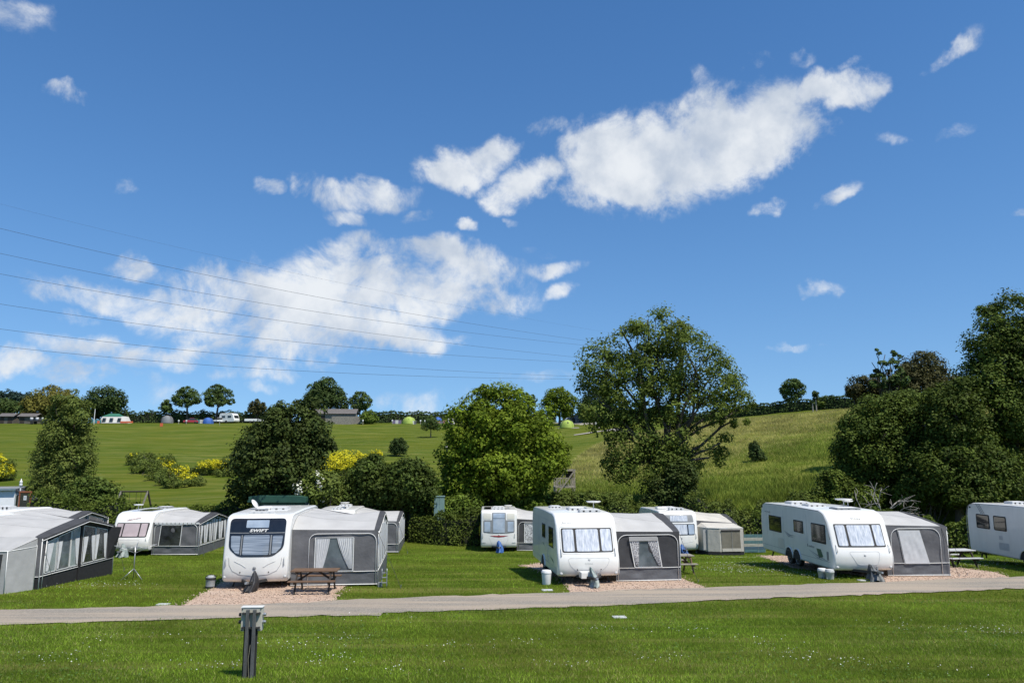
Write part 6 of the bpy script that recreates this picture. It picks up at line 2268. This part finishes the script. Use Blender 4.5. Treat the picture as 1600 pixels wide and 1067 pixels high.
dome_tent('dome_tent', 'grey dome tent near the crest hedge at left', gd(261, 203), .2, 3.0, 2.4, 2.0, m_greyt)
dome_tent('dome_tent', 'grey dome tent beside the dark car on the crest', gd(903, 190), .1, 2.2, 2.0, 1.9, m_greyt)
dome_tent('dome_tent', 'small white tent beside the striped windbreak on the crest', gd(704, 198), .1, 2.1, 1.8, 1.5, m_wtent, None, False)
dome_tent('dome_tent', 'navy blue tent behind the red windbreak on the crest', gd(684, 201), .1, 2.4, 2.0, 1.7, m_blue)
# family tent
q = gd(180, 201)
t = thing('family_tent', 'large white family tent with green roof on the crest', 'tent', q, .05, 'tents on the crest')
v = [(-3.6, -1.6, 0), (3.6, -1.6, 0), (3.6, 1.6, 0), (-3.6, 1.6, 0), (-2.9, -.9, 1.75), (2.9, -.9, 1.75), (2.9, .9, 1.75), (-2.9, .9, 1.75), (-1.6, 0, 2.5), (1.2, 0, 2.5)]
mesh_obj('walls', v[:8], [(0, 1, 5, 4), (1, 2, 6, 5), (2, 3, 7, 6), (3, 0, 4, 7)], m_wtent, t)
mesh_obj('roof', [(-3.0, -1.0, 1.76), (1.9, -1.0, 1.76), (1.9, 1.0, 1.76), (-3.0, 1.0, 1.76), (-1.6, 0, 2.5), (.8, 0, 2.5)], [(0, 1, 5, 4), (1, 2, 5), (2, 3, 4, 5), (3, 0, 4)], m_gtent, t)
for x in (-2.2, -.4, 1.6):
    MB().prism([(x - .5, .35), (x + .4, .35), (x + .4, 1.3), (x - .3, 1.3)], 'y', -1.62, -1.20).build('window', m_smoke, t)
MB().box(-5.2, -2.6, -2.1, -2.06, 0, .8).build('windbreak', m_teal, t)
MB().box(2.2, 5.4, -2.1, -2.06, 0, .45).build('ground_sheet', m_orange, t)
for x in (-5.2, -3.9, -2.6):
    MB().tube([(x, -2.03, 0), (x, -2.03, 1.1)], .03, 6).build('windbreak_pole', m_oldwood, t)


def panel_thing(name, label, cat, px, d, w_, h_, mats, rz=.05, group='windbreaks on the crest'):
    t = thing(name, label, cat, gd(px, d), rz, group)
    n = len(mats)
    for k in range(n):
        cloth_grid('panel', (-w_ / 2 + w_ * k / n, .03 * (k % 2), 0), (-w_ / 2 + w_ * (k + 1) / n, .03 * ((k + 1) % 2), 0), (-w_ / 2 + w_ * k / n, .03 * (k % 2), h_), (-w_ / 2 + w_ * (k + 1) / n, .03 * ((k + 1) % 2), h_), 4, 3, mats[k], t, .02, k)
    for k in range(n + 1):
        x = -w_ / 2 + w_ * k / n
        MB().tube([(x, .05, 0), (x, .05, h_ + .2)], .025, 5).build('pole', m_oldwood, t)
    return t


m_purple = pmat('purple_cloth', (.16, .13, .22), .8, .2)
m_pinkc = pmat('faded_red_cloth', (.42, .17, .18), .8, .2)
panel_thing('windbreak', 'purple striped windbreak left of the lime dome tent', 'windbreak', 620, 196, 2.2, 1.0, [m_purple, m_wtent, m_purple])
panel_thing('windbreak', 'faded red windbreak near the small white tent', 'windbreak', 690, 197, 2.6, 1.0, [m_pinkc, m_purple, m_pinkc])
panel_thing('windbreak', 'teal windbreak between the red car and the blue tent', 'windbreak', 312, 200, 2.0, 1.0, [m_teal, m_wtent])
panel_thing('windbreak', 'pale windbreak right of the lime dome tent', 'windbreak', 647, 195, 1.0, .9, [m_wtent, m_greyt])
# sign boards
q = gd(252, 186)
t = thing('field_sign', 'small orange sign board standing in the upper field', 'sign', q, 0)
MB().box(-.35, .35, -.03, .03, .15, .95).build('board', m_orange, t, bevel=.01)
MB().box(-.04, .04, .032, .08, -.2, .9).build('stake', m_oldwood, t)
q = gd(153.5, 197)
t = thing('field_sign', 'small red sign board beside the white pole on the crest', 'sign', q, 0)
MB().box(-.3, .3, -.03, .03, .1, .8).build('board', m_orange, t)
MB().box(-.04, .04, .032, .08, -.2, .7).build('stake', m_oldwood, t)
q = ground_at(928, 666)
t = thing('field_sign', 'small brown sign beside the crest track', 'sign', q, 0)
MB().box(-.25, .25, -.03, .03, .2, 1.0).build('board', m_wood, t)
MB().box(.28, .7, -.03, .03, .2, .9).build('board', m_wtent, t)
MB().box(-.04, .04, .032, .08, -.2, .9).build('stake', m_oldwood, t)
q = gd(146.5, 197)
t = thing('white_pole', 'tall white pole on the crest beside the feathery tree', 'pole', q)
MB().tube([(0, 0, -.3), (.05, 0, 4.1)], [.10, .07], 8).build('pole', m_bwhite, t)
MB().lathe([(.02, 0), (.16, .0), (.16, .4), (.02, .45)], 10, 'z', (0, 0, 0)).build('collar', m_lgrey, t)
q = gd(855, 178)
t = thing('white_pole', 'white pole on the crest beside the round maple', 'pole', q)
MB().tube([(0, 0, -.3), (.05, 0, 2.3)], [.09, .07], 8).build('pole', m_bwhite, t)
MB().lathe([(.02, 0), (.13, .0), (.13, .3), (.02, .35)], 10, 'z', (0, 0, 0)).build('collar', m_lgrey, t)
# hook-up bollards with white caps along the crest
for k, (px, lab) in enumerate(((279, 'white capped bollard right of the grey crest tent'), (291, 'white capped bollard left of the red car'), (343, 'white capped bollard in front of the white crest car'), (613, 'white capped bollard left of the purple windbreak'),
                               (657, 'white capped bollard right of the lime dome tent, nearer it'), (664, 'white capped bollard right of the lime dome tent, farther from it'), (412, 'white capped bollard behind the sycamore top'), (567, 'yellow white bollard at the end of the stone wall'))):
    t = thing('hookup_bollard', lab, 'bollard', gd(px, 194), 0, 'hook-up bollards along the crest')
    MB().box(-.07, .07, -.07, .07, -.1, .8).build('post', m_oldwood, t)
    MB().box(-.15, .15, -.11, .11, .8, 1.2).build('cap', m_bwhite, t, bevel=.03)
# small white caravan on the crest
q = gd(372, 203)
c = Caravan('touring_caravan', 'small far white caravan parked on the crest right of the white car', (q[0], q[1] - 1.0, q[2]), R(68), 5.0, 2.1, PROF_CLASSIC, group='far caravans')
c.side_rect('side_window', 1.0, 2.2, 1.3, 1.9, m_smoke, .01)
c.side_rect('side_window', 3.0, 4.2, 1.3, 1.9, m_smoke, .01)
c.front_patch('window_frame', c.rect(-.8, .8, 1.2, 1.95, .07), m_smoke, .012)
c.wheels((2.6,))
c.underside()
t = thing('utility_trailer', 'low white trailer parked right of the far crest caravan', 'trailer', gd(395, 202), .05)
MB().box(-2.0, 2.0, -.7, .7, .5, 1.1).build('box', m_bwhite, t, bevel=.03)
for x in (-.5, .5):
    for y in (-.75, .75):
        MB().lathe([(.05, -.08), (.28, -.08), (.3, 0), (.28, .08), (.05, .08)], 12, 'y', (x, y, .3)).build('wheel', m_rubber, t)
MB().bar((-2.0, 0, .5), (-3.0, 0, .45), .08).build('drawbar', m_chassis, t)

# crest tracks
m_track = speckle_mat('pale_track', (.25, .23, .2), (.36, .33, .29), (.30, .28, .24), 8, soil=(.34, .31, .25))
for pts in (((862, 656), (900, 658), (935, 663), (985, 672), (985, 677), (950, 672), (920, 667), (890, 662), (860, 661)),
            ((896, 679.4), (930, 674), (990, 668), (990, 669.3), (935, 675.2), (898, 680.4)),
            ((862, 669), (880, 668.2), (905, 668.2), (905, 669.3), (880, 669.6), (862, 670))):
    sheet('path', [gxy(*q) for q in pts], .06, m_track, .02, 3.0)

# ---- the green flat-roofed cabin
q = gd(432, 53.0)
t = thing('green_cabin', 'dark green flat roofed cabin behind the black windowed caravan', 'cabin', q, -.12)
m_gcab = pmat('green_painted_steel', (.028, .085, .058), .5, .12, 2.0)
m_gcab2 = pmat('grey_green_boards', (.14, .17, .15), .7, .15, 3)
MB().box(-1.85, 1.85, 0, 2.6, -.2, 2.62).build('wall', m_gcab, t)
for k in range(6):
    MB().box(-1.85 + k * .617 + .02, -1.85 + k * .617 + .597, -.025, -.003, -.1, 2.58).build('wall_panel', m_gcab, t, bevel=.006)
rf = MB().prism([(-2.0, 2.62), (2.0, 2.62), (2.02, 2.98), (1.5, 3.06), (-1.5, 3.06), (-2.02, 2.98)], 'y', -.25, 2.85).build('roof', m_gcab, t, bevel=.02)
MB().box(-2.05, 2.05, -.30, -.255, 2.62, 2.74).build('roof_lip', m_gcab, rf)
for k in range(3):
    MB().box(1.853, 1.875, .05 + k * .85, .85 + k * .85, -.1, 2.58).build('side_panel', m_gcab2, t)

# ---- white building at the left edge
bx = gd(19, 61.0)
t = thing('amenity_building', 'white building with grey lean-to and dark roof edge at the left', 'building', (bx[0], bx[1], bx[2] - .2), .42)
m_pw = pmat('pale_render', (.72, .75, .78), .8, .05, 2, bump=.1)
m_pwd = pmat('grey_blue_cladding', (.30, .36, .38), .7, .1, 2)
MB().box(-7, 0, 0, 6, -.5, 2.70).build('wall', m_pw, t)
rf = MB().box(-7.2, .06, -.25, 6.2, 2.70, 2.80).build('roof', pmat('grey_felt_roof', (.20, .215, .225), .8, .12), t)
MB().box(-7.2, .06, -.30, -.252, 2.68, 2.82).build('fascia', pmat('slate_blue_fascia', (.14, .20, .24), .6), rf)
MB().prism([(.003, -.5), (1.1, -.5), (1.1, 1.90), (.003, 2.58)], 'y', .25, 2.5).build('lean_to', m_pwd, t)
MB().prism([(.062, 2.70), (1.25, 1.93), (1.25, 1.83), (.062, 2.60)], 'y', .12, 2.6).build('lean_to_roof', pmat('dark_slate', (.035, .042, .050), .7, .15), t)
MB().box(.08, .22, .19, .247, -.4, 2.3).build('drainpipe', m_smoke, t)
lamp = MB().tube([(.25, .6, 2.6), (.25, .6, 3.3)], .045, 8).build('roof_flue', m_bwhite, t)
MB().lathe([(.03, 2.95), (.11, 2.95), (.12, 3.1), (.08, 3.2), (.12, 3.25), (.09, 3.35), (.04, 3.42), (.02, 3.55)], 12, 'z', (.25, .6, 0)).build('flue_cap', m_bwhite, lamp, True)
# notice board beside it
q = gd(35, 59.0)
t = thing('notice_board', 'brown framed notice board with a white poster beside the white building', 'notice board', (q[0], q[1], q[2]), -.1)
m_redwood = pmat('red_brown_frame', (.30, .10, .045), .6, .15)
for x in (-.44, .44):
    MB().box(x - .05, x + .05, -.05, .05, -.3, 2.62).build('post', m_redwood, t)
MB().box(-.39, .39, -.03, .02, 1.45, 2.50).build('board', pmat('dark_glass_board', (.05, .05, .045), .2, .3, coat=.4), t)
MB().box(-.49, .49, -.06, .05, 2.50, 2.62).build('top_rail', m_redwood, t)
MB().box(-.39, .39, -.055, .05, 1.33, 1.45).build('bottom_rail', m_redwood, t)
MB().box(-.36, .36, -.062, -.057, 1.36, 1.43).build('name_strip', pmat('cream_strip', (.6, .52, .38), .7), t)
po = MB().box(-.10, .14, -.045, -.032, 1.95, 2.28).build('poster', m_bwhite, t)
MB().box(-.04, .08, -.048, -.0455, 2.05, 2.18).build('poster_print', m_lgrey, po)

# ---- swing frame
q = gd(207, 61.5)
t = thing('swing_frame', 'dark timber swing frame with chains behind the left caravans', 'swing', q, .12)
MB().tube([(-1.05, 0, 2.15), (1.08, 0, 2.15)], .06, 8).build('top_beam', m_wooddark, t)
for sx in (-1, 1):
    MB().bar((sx * 1.0, 0, 2.2), (sx * 1.0 - .55, -.55, -.2), .10).build('leg', m_oldwood, t)
    MB().bar((sx * 1.0, 0, 2.2), (sx * 1.0 + .35, .75, -.2), .10).build('leg', m_wooddark, t)
for x in (-.75, -.35, .15, .5):
    MB().tube([(x, 0, 2.12), (x, .0, .6)], .014, 4).build('chain', m_chassis, t)
for x in (-.55, .32):
    MB().box(x - .24, x + .22, -.10, .10, .55, .60).build('seat', m_rubber, t)

# ---- wooden play tower
gq = ground_at(882, 772)
t = thing('play_tower', 'weathered wooden play tower with ladder on the slope', 'play tower', gq, .08)
k_ = gq[1] / FPX
Hh = 38 * k_
Wd = 14 * k_
for sx in (-1, 1):
    for sy in (-1, 1):
        MB().bar((sx * Wd, sy * .7, -.4), (sx * Wd, sy * .7, Hh if sx > 0 else Hh * .66), .13).build('post', m_oldwood, t)
MB().box(-Wd - .1, Wd + .1, -.8, .8, Hh * .26, Hh * .32).build('platform', m_oldwood, t)
for sy in (-.72,):
    for z in (.36, .62):
        MB().box(-Wd, Wd, sy - .04, sy + .04, Hh * z, Hh * z + .1).build('rail', m_oldwood, t)
    for k in range(7):
        x = -Wd + (k + .5) * 2 * Wd / 7
        MB().box(x - .035, x + .035, sy - .09, sy - .045, Hh * .34, Hh * .66).build('slat', m_oldwood, t)
MB().box(Wd * .1, Wd, -.75, .75, Hh * .92, Hh * .99).build('roof_beam', m_oldwood, t)
MB().box(Wd * .2, Wd, .2, .3, Hh * .66, Hh * .92).build('back_board', m_wooddark, t)
MB().bar((-Wd * 1.25, -.95, -.3), (Wd * 1.05, -.95, Hh * .98), .12).build('brace', m_oldwood, t)
MB().bar((-Wd * .9, .8, Hh * .3), (Wd * .4, .8, Hh * .95), .10).build('brace', m_oldwood, t)
for k in range(4):
    MB().bar((-Wd - .05, -.75, Hh * .06 * (k + .5)), (-Wd - .05, .75, Hh * .06 * (k + .5)), .07).build('rung', m_oldwood, t)

# ---- person in a white top on the slope
gq = ground_at(698, 712)
t = thing('person', 'person in white top and dark trousers walking on the upper slope', 'person', gq, .3)
me = bpy.data.meshes.new('body')
jt = {'pel': (0, 0, .92), 'che': (0, 0, 1.28), 'nec': (0, 0, 1.48), 'hea': (0, -.02, 1.60), 'top': (0, -.01, 1.72), 'kL': (-.10, -.08, .50), 'fL': (-.10, .04, .07), 'tL': (-.11, -.12, .03), 'kR': (.10, .06, .50), 'fR': (.10, .20, .08), 'tR': (.10, .06, .03),
      'sL': (-.19, 0, 1.40), 'eL': (-.26, .06, 1.13), 'hL': (-.25, -.06, .90), 'sR': (.19, 0, 1.40), 'eR': (.26, .0, 1.13), 'hR': (.24, -.12, .92)}
nm = list(jt)
ed = [('pel', 'che'), ('che', 'nec'), ('nec', 'hea'), ('hea', 'top'), ('pel', 'kL'), ('kL', 'fL'), ('fL', 'tL'), ('pel', 'kR'), ('kR', 'fR'), ('fR', 'tR'), ('che', 'sL'), ('sL', 'eL'), ('eL', 'hL'), ('che', 'sR'), ('sR', 'eR'), ('eR', 'hR')]
rad = dict(pel=.15, che=.16, nec=.06, hea=.10, top=.07, kL=.075, kR=.075, fL=.05, fR=.05, tL=.04, tR=.04, sL=.075, sR=.075, eL=.05, eR=.05, hL=.04, hR=.04)
me.from_pydata([jt[k] for k in nm], [(nm.index(a_), nm.index(b_)) for a_, b_ in ed], [])
o = bpy.data.objects.new('body', me)
link(o)
md = o.modifiers.new('skin', 'SKIN')
for i, k in enumerate(nm):
    me.skin_vertices[0].data[i].radius = (rad[k], rad[k])
me.skin_vertices[0].data[0].use_root = True
o.modifiers.new('sub', 'SUBSURF').levels = 1
dg = bpy.context.evaluated_depsgraph_get()
me2 = bpy.data.meshes.new_from_object(o.evaluated_get(dg))
bpy.data.objects.remove(o)
for mm in (pmat('skin_tone', (.45, .28, .2), .6), pmat('white_shirt', (.7, .7, .7), .8), pmat('dark_trousers', (.05, .055, .07), .8), pmat('brown_hair', (.05, .03, .02), .7)):
    me2.materials.append(mm)
for p_ in me2.polygons:
    z = p_.center.z
    p_.material_index = 3 if z > 1.64 else 0 if (z > 1.47 or (abs(p_.center.x) > .2 and z < 1.16 and z > .8)) else 1 if z > .93 else 2 if z > .09 else 3
    p_.use_smooth = True
body = bpy.data.objects.new('body', me2)
link(body)
body.parent = t

# ---- power lines across the sky
m_wire = pmat('power_cable', (.045, .045, .05), .6, .1)
WIRES = [((0, 357), (480, 461), (920, 533), 'uppermost bold power line crossing the left sky'), ((0, 396), (480, 485), (920, 540), 'second bold power line from the top in the left sky'), ((0, 428), (480, 507), (900, 558), 'third power line from the top in the left sky'),
         ((0, 475), (480, 536), (900, 566), 'third power line from the bottom in the left sky'), ((0, 514), (480, 564), (900, 588), 'second power line from the bottom in the left sky'), ((0, 541), (480, 580), (900, 592), 'lowest power line just above the left horizon'),
         ((60, 334), (470, 429), (900, 511), 'faint thin power line above all the others')]
for k, (a_, m_, b_, lab) in enumerate(WIRES):
    d0, d2 = 75.0, 240.0
    xs3, ys3 = (a_[0], m_[0], b_[0]), (a_[1], m_[1], b_[1])
    cf = np.polyfit(xs3, ys3, 2)
    pts = []
    for px in np.linspace(-60 if k < 6 else 0, b_[0] + 110, 40):
        u = (px - 0) / 900.0
        inv = (1 / d0) * (1 - u) + (1 / d2) * u
        xx = min(px, b_[0])
        yy = np.polyval(cf, xx) + (px - xx) * max(.0, np.polyval(np.polyder(cf), xx))
        pts.append(P(px, yy, 1 / max(inv, .0035)))
    rr_ = (.022 if k < 6 else .009)
    t = thing('power_line', lab, 'power line', pts[0], 0, 'power lines over the hill')
    MB().tube([q - pts[0] for q in pts], [rr_ * (.7 + .6 * i / 39) for i in range(40)], 5).build('cable', m_wire, t, True)

# ------------------------------------------------------------------ grass, meadow and daisies (nobody could count them)
def blades(name, x, y, hlo, hhi, wid, mat, label, lean=.35, tint_c=.5, tip=False):
    n = len(x)
    z = hgt(x, y)
    h = RNG.uniform(hlo, hhi, n)
    a = RNG.uniform(0, 2 * np.pi, n)
    w = wid * RNG.uniform(.6, 1.4, n)
    dx, dy = np.cos(a), np.sin(a)
    lx, ly = RNG.normal(0, lean, n) * h, RNG.normal(0, lean, n) * h
    V = np.stack([np.c_[x - dx * w, y - dy * w, z - .02], np.c_[x + dx * w, y + dy * w, z - .02], np.c_[x + lx, y + ly, z + h]], 1)
    patch = .5 + .16 * np.sin(x * .7 + 2 * np.sin(y * .23)) + .14 * np.sin(y * .9 + x * .31) + .12 * np.sin(x * 1.9 + y * 1.3 + 2 * np.sin(x * .4)) + .10 * np.sin(y * 3.7 + 1.5 * np.sin(x * .35))
    tint = np.clip(patch + tint_c - .5 + RNG.normal(0, .2, n), 0, 1)
    o = fast_mesh(name, V.reshape(-1, 3), np.arange(n * 3).reshape(n, 3), mat, fattr=('tint', tint))
    tag(o, label, 'grass', kind='stuff')
    return o


def keep_lawn(x, y, m=.0):
    bad = in_poly(x, y, ROAD_POLY) & (poly_dist(x, y, ROAD_POLY) > .06)
    for p_ in PITCHES:
        bad |= in_poly(x, y, p_) & (poly_dist(x, y, p_) > .12)
    return ~bad


def wedge(n, d0, d1, marg=1.5, half=.70):
    d = np.sqrt(RNG.uniform(d0 * d0, d1 * d1, n))
    return RNG.uniform(-1, 1, n) * (half * d + marg), d


m_blade = leafmat('lawn_blades', (.134, .222, .017), (.232, .342, .034), .3)
m_tall = leafmat('meadow_blades', (.260, .262, .060), (.500, .445, .170), .42)
m_tallg = leafmat('rough_green_blades', (.135, .190, .024), (.235, .285, .050), .42)
x, y = wedge(330000, 11.5, 25.5)
k = keep_lawn(x, y)
blades('lawn_grass', x[k], y[k], .025, .075, .0065, m_blade, 'short mown grass of the near lawn below the road', .6)
# straw-coloured dead blades and broad weed leaves in patches
x, y = wedge(150000, 11.5, 26)
pn = np.sin(x * .55 + 1.7 * np.sin(y * .41)) + np.sin(y * .8 - x * .22 + 1) + .8 * np.sin(x * 2.1 + y * 1.1)
k = keep_lawn(x, y) & (RNG.uniform(-1.2, 4.2, len(x)) < pn)
blades('dry_grass', x[k], y[k], .02, .07, .006, leafmat('straw_blades', (.26, .25, .085), (.38, .35, .14), .3), 'pale dry grass blades mixed through the near lawn', .8)
x, y = wedge(26000, 11.5, 26)
pn = np.sin(x * .8 + 4 + 1.3 * np.sin(y * .7)) + np.sin(y * 1.1 + x * .4)
k = keep_lawn(x, y) & (RNG.uniform(-.2, 3.6, len(x)) < pn)
o = leaf_faces('clover', np.c_[x[k], y[k], hgt(x[k], y[k]) + RNG.uniform(.02, .06, k.sum())], np.c_[RNG.normal(0, .35, (k.sum(), 2)), np.ones(k.sum())], RNG.uniform(.03, .065, k.sum()), RNG.uniform(.3, .7, k.sum()), leafmat('clover_leaves', (.07, .13, .022), (.11, .19, .04), .25), None, 1.2)
tag(o, 'dark green clover patches in the near lawn', 'clover', kind='stuff')
x, y = wedge(300000, 24.5, 53)
k = keep_lawn(x, y)
blades('pitch_grass', x[k], y[k], .03, .075, .011, m_blade, 'mown grass around the caravan pitches', .6, .46)
# meadow
mx_ = np.array(MEADOW)
n = 420000
x, y = RNG.uniform(0, 75, n), RNG.uniform(56, 160, n)
k = in_poly(x, y, MEADOW) & (np.abs(x) < y * .72)
x, y = x[k], y[k]
hi_ = y + 10 * np.sin(x * .11) + RNG.normal(0, 7, len(y)) > 98
blades('meadow_grass', x[hi_], y[hi_], .15, .5, .03, m_tall, 'tall seeding meadow grass along the top of the right hand slope', .5)
k = ~hi_
blades('meadow_grass', x[k], y[k], .15, .5, .03, m_tallg, 'greener meadow grass on the lower right hand slope', .5, .55)
k = (RNG.uniform(0, 1, len(x)) < np.clip((74 - y) / 16, .0, .7))
blades('rough_grass', x[k], y[k], .3, .8, .05, m_tallg, 'rank rough grass at the foot of the slope', .35, .42)
x, y = RNG.uniform(-60, 10, 150000), RNG.uniform(53.5, 72, 150000)
k = in_poly(x, y, ROUGH)
blades('rough_grass', x[k], y[k], .2, .75, .045, m_tallg, 'rough grass strip behind the left hand hedges', .25)


def daisies(name, cx, cy, n, sx, sy, label, size=.024):
    """white daisy heads in drifts"""
    xs_, ys_ = [], []
    for (a_, b_) in zip(cx, cy):
        m = max(2, int(n / len(cx) * RNG.uniform(.4, 1.7)))
        xs_.append(RNG.normal(a_, sx, m))
        ys_.append(RNG.normal(b_, sy, m))
    x, y = np.concatenate(xs_), np.concatenate(ys_)
    k = keep_lawn(x, y)
    x, y = x[k], y[k]
    z = hgt(x, y) + RNG.uniform(.045, .085, len(x))
    o = leaf_faces(name, np.c_[x, y, z], np.c_[RNG.normal(0, .3, (len(x), 2)), np.ones(len(x))], np.full(len(x), size) * RNG.uniform(.7, 1.4, len(x)), np.full(len(x), .55),
                   leafmat('daisy_petals', (.70, .70, .66), (.82, .82, .80), .2), None, 1.0)
    tag(o, label, 'flowers', kind='stuff')


pts = [ground_at(px, py) for px, py in ((60, 1030), (110, 1035), (30, 1025), (130, 1020), (310, 1042), (345, 1048), (360, 1040), (450, 1010), (470, 1015), (500, 1025), (520, 1030), (480, 1040), (430, 1005), (320, 1005), (160, 1000), (250, 995), (640, 970), (560, 965), (540, 1000),
                                        (1180, 1000), (1200, 1010), (1225, 1020), (1300, 1035), (1360, 1040), (1440, 985), (1555, 990), (1570, 988), (1590, 992), (1530, 985), (1400, 975), (720, 1010), (830, 1005), (950, 985), (1090, 1000), (660, 1050), (590, 1045), (880, 1040), (1480, 1050), (1060, 985), (1035, 1030))]
daisies('lawn_daisies', [q[0] for q in pts], [q[1] for q in pts], 800, .5, .3, 'white daisies scattered in drifts over the near lawn')
pts = [ground_at(px, py) for px, py in ((1120, 890), (1150, 885), (1180, 880), (1210, 885), (1240, 893), (1190, 893), (1270, 897), (1160, 895), (1290, 902), (1130, 872), (1140, 880), (1560, 880), (1580, 878), (1590, 884), (1540, 876), (1520, 885), (170, 915), (1180, 872))]
daisies('pitch_daisies', [q[0] for q in pts], [q[1] for q in pts], 1500, .8, .5, 'white clover and daisies in the turf around the right hand caravans', .026)
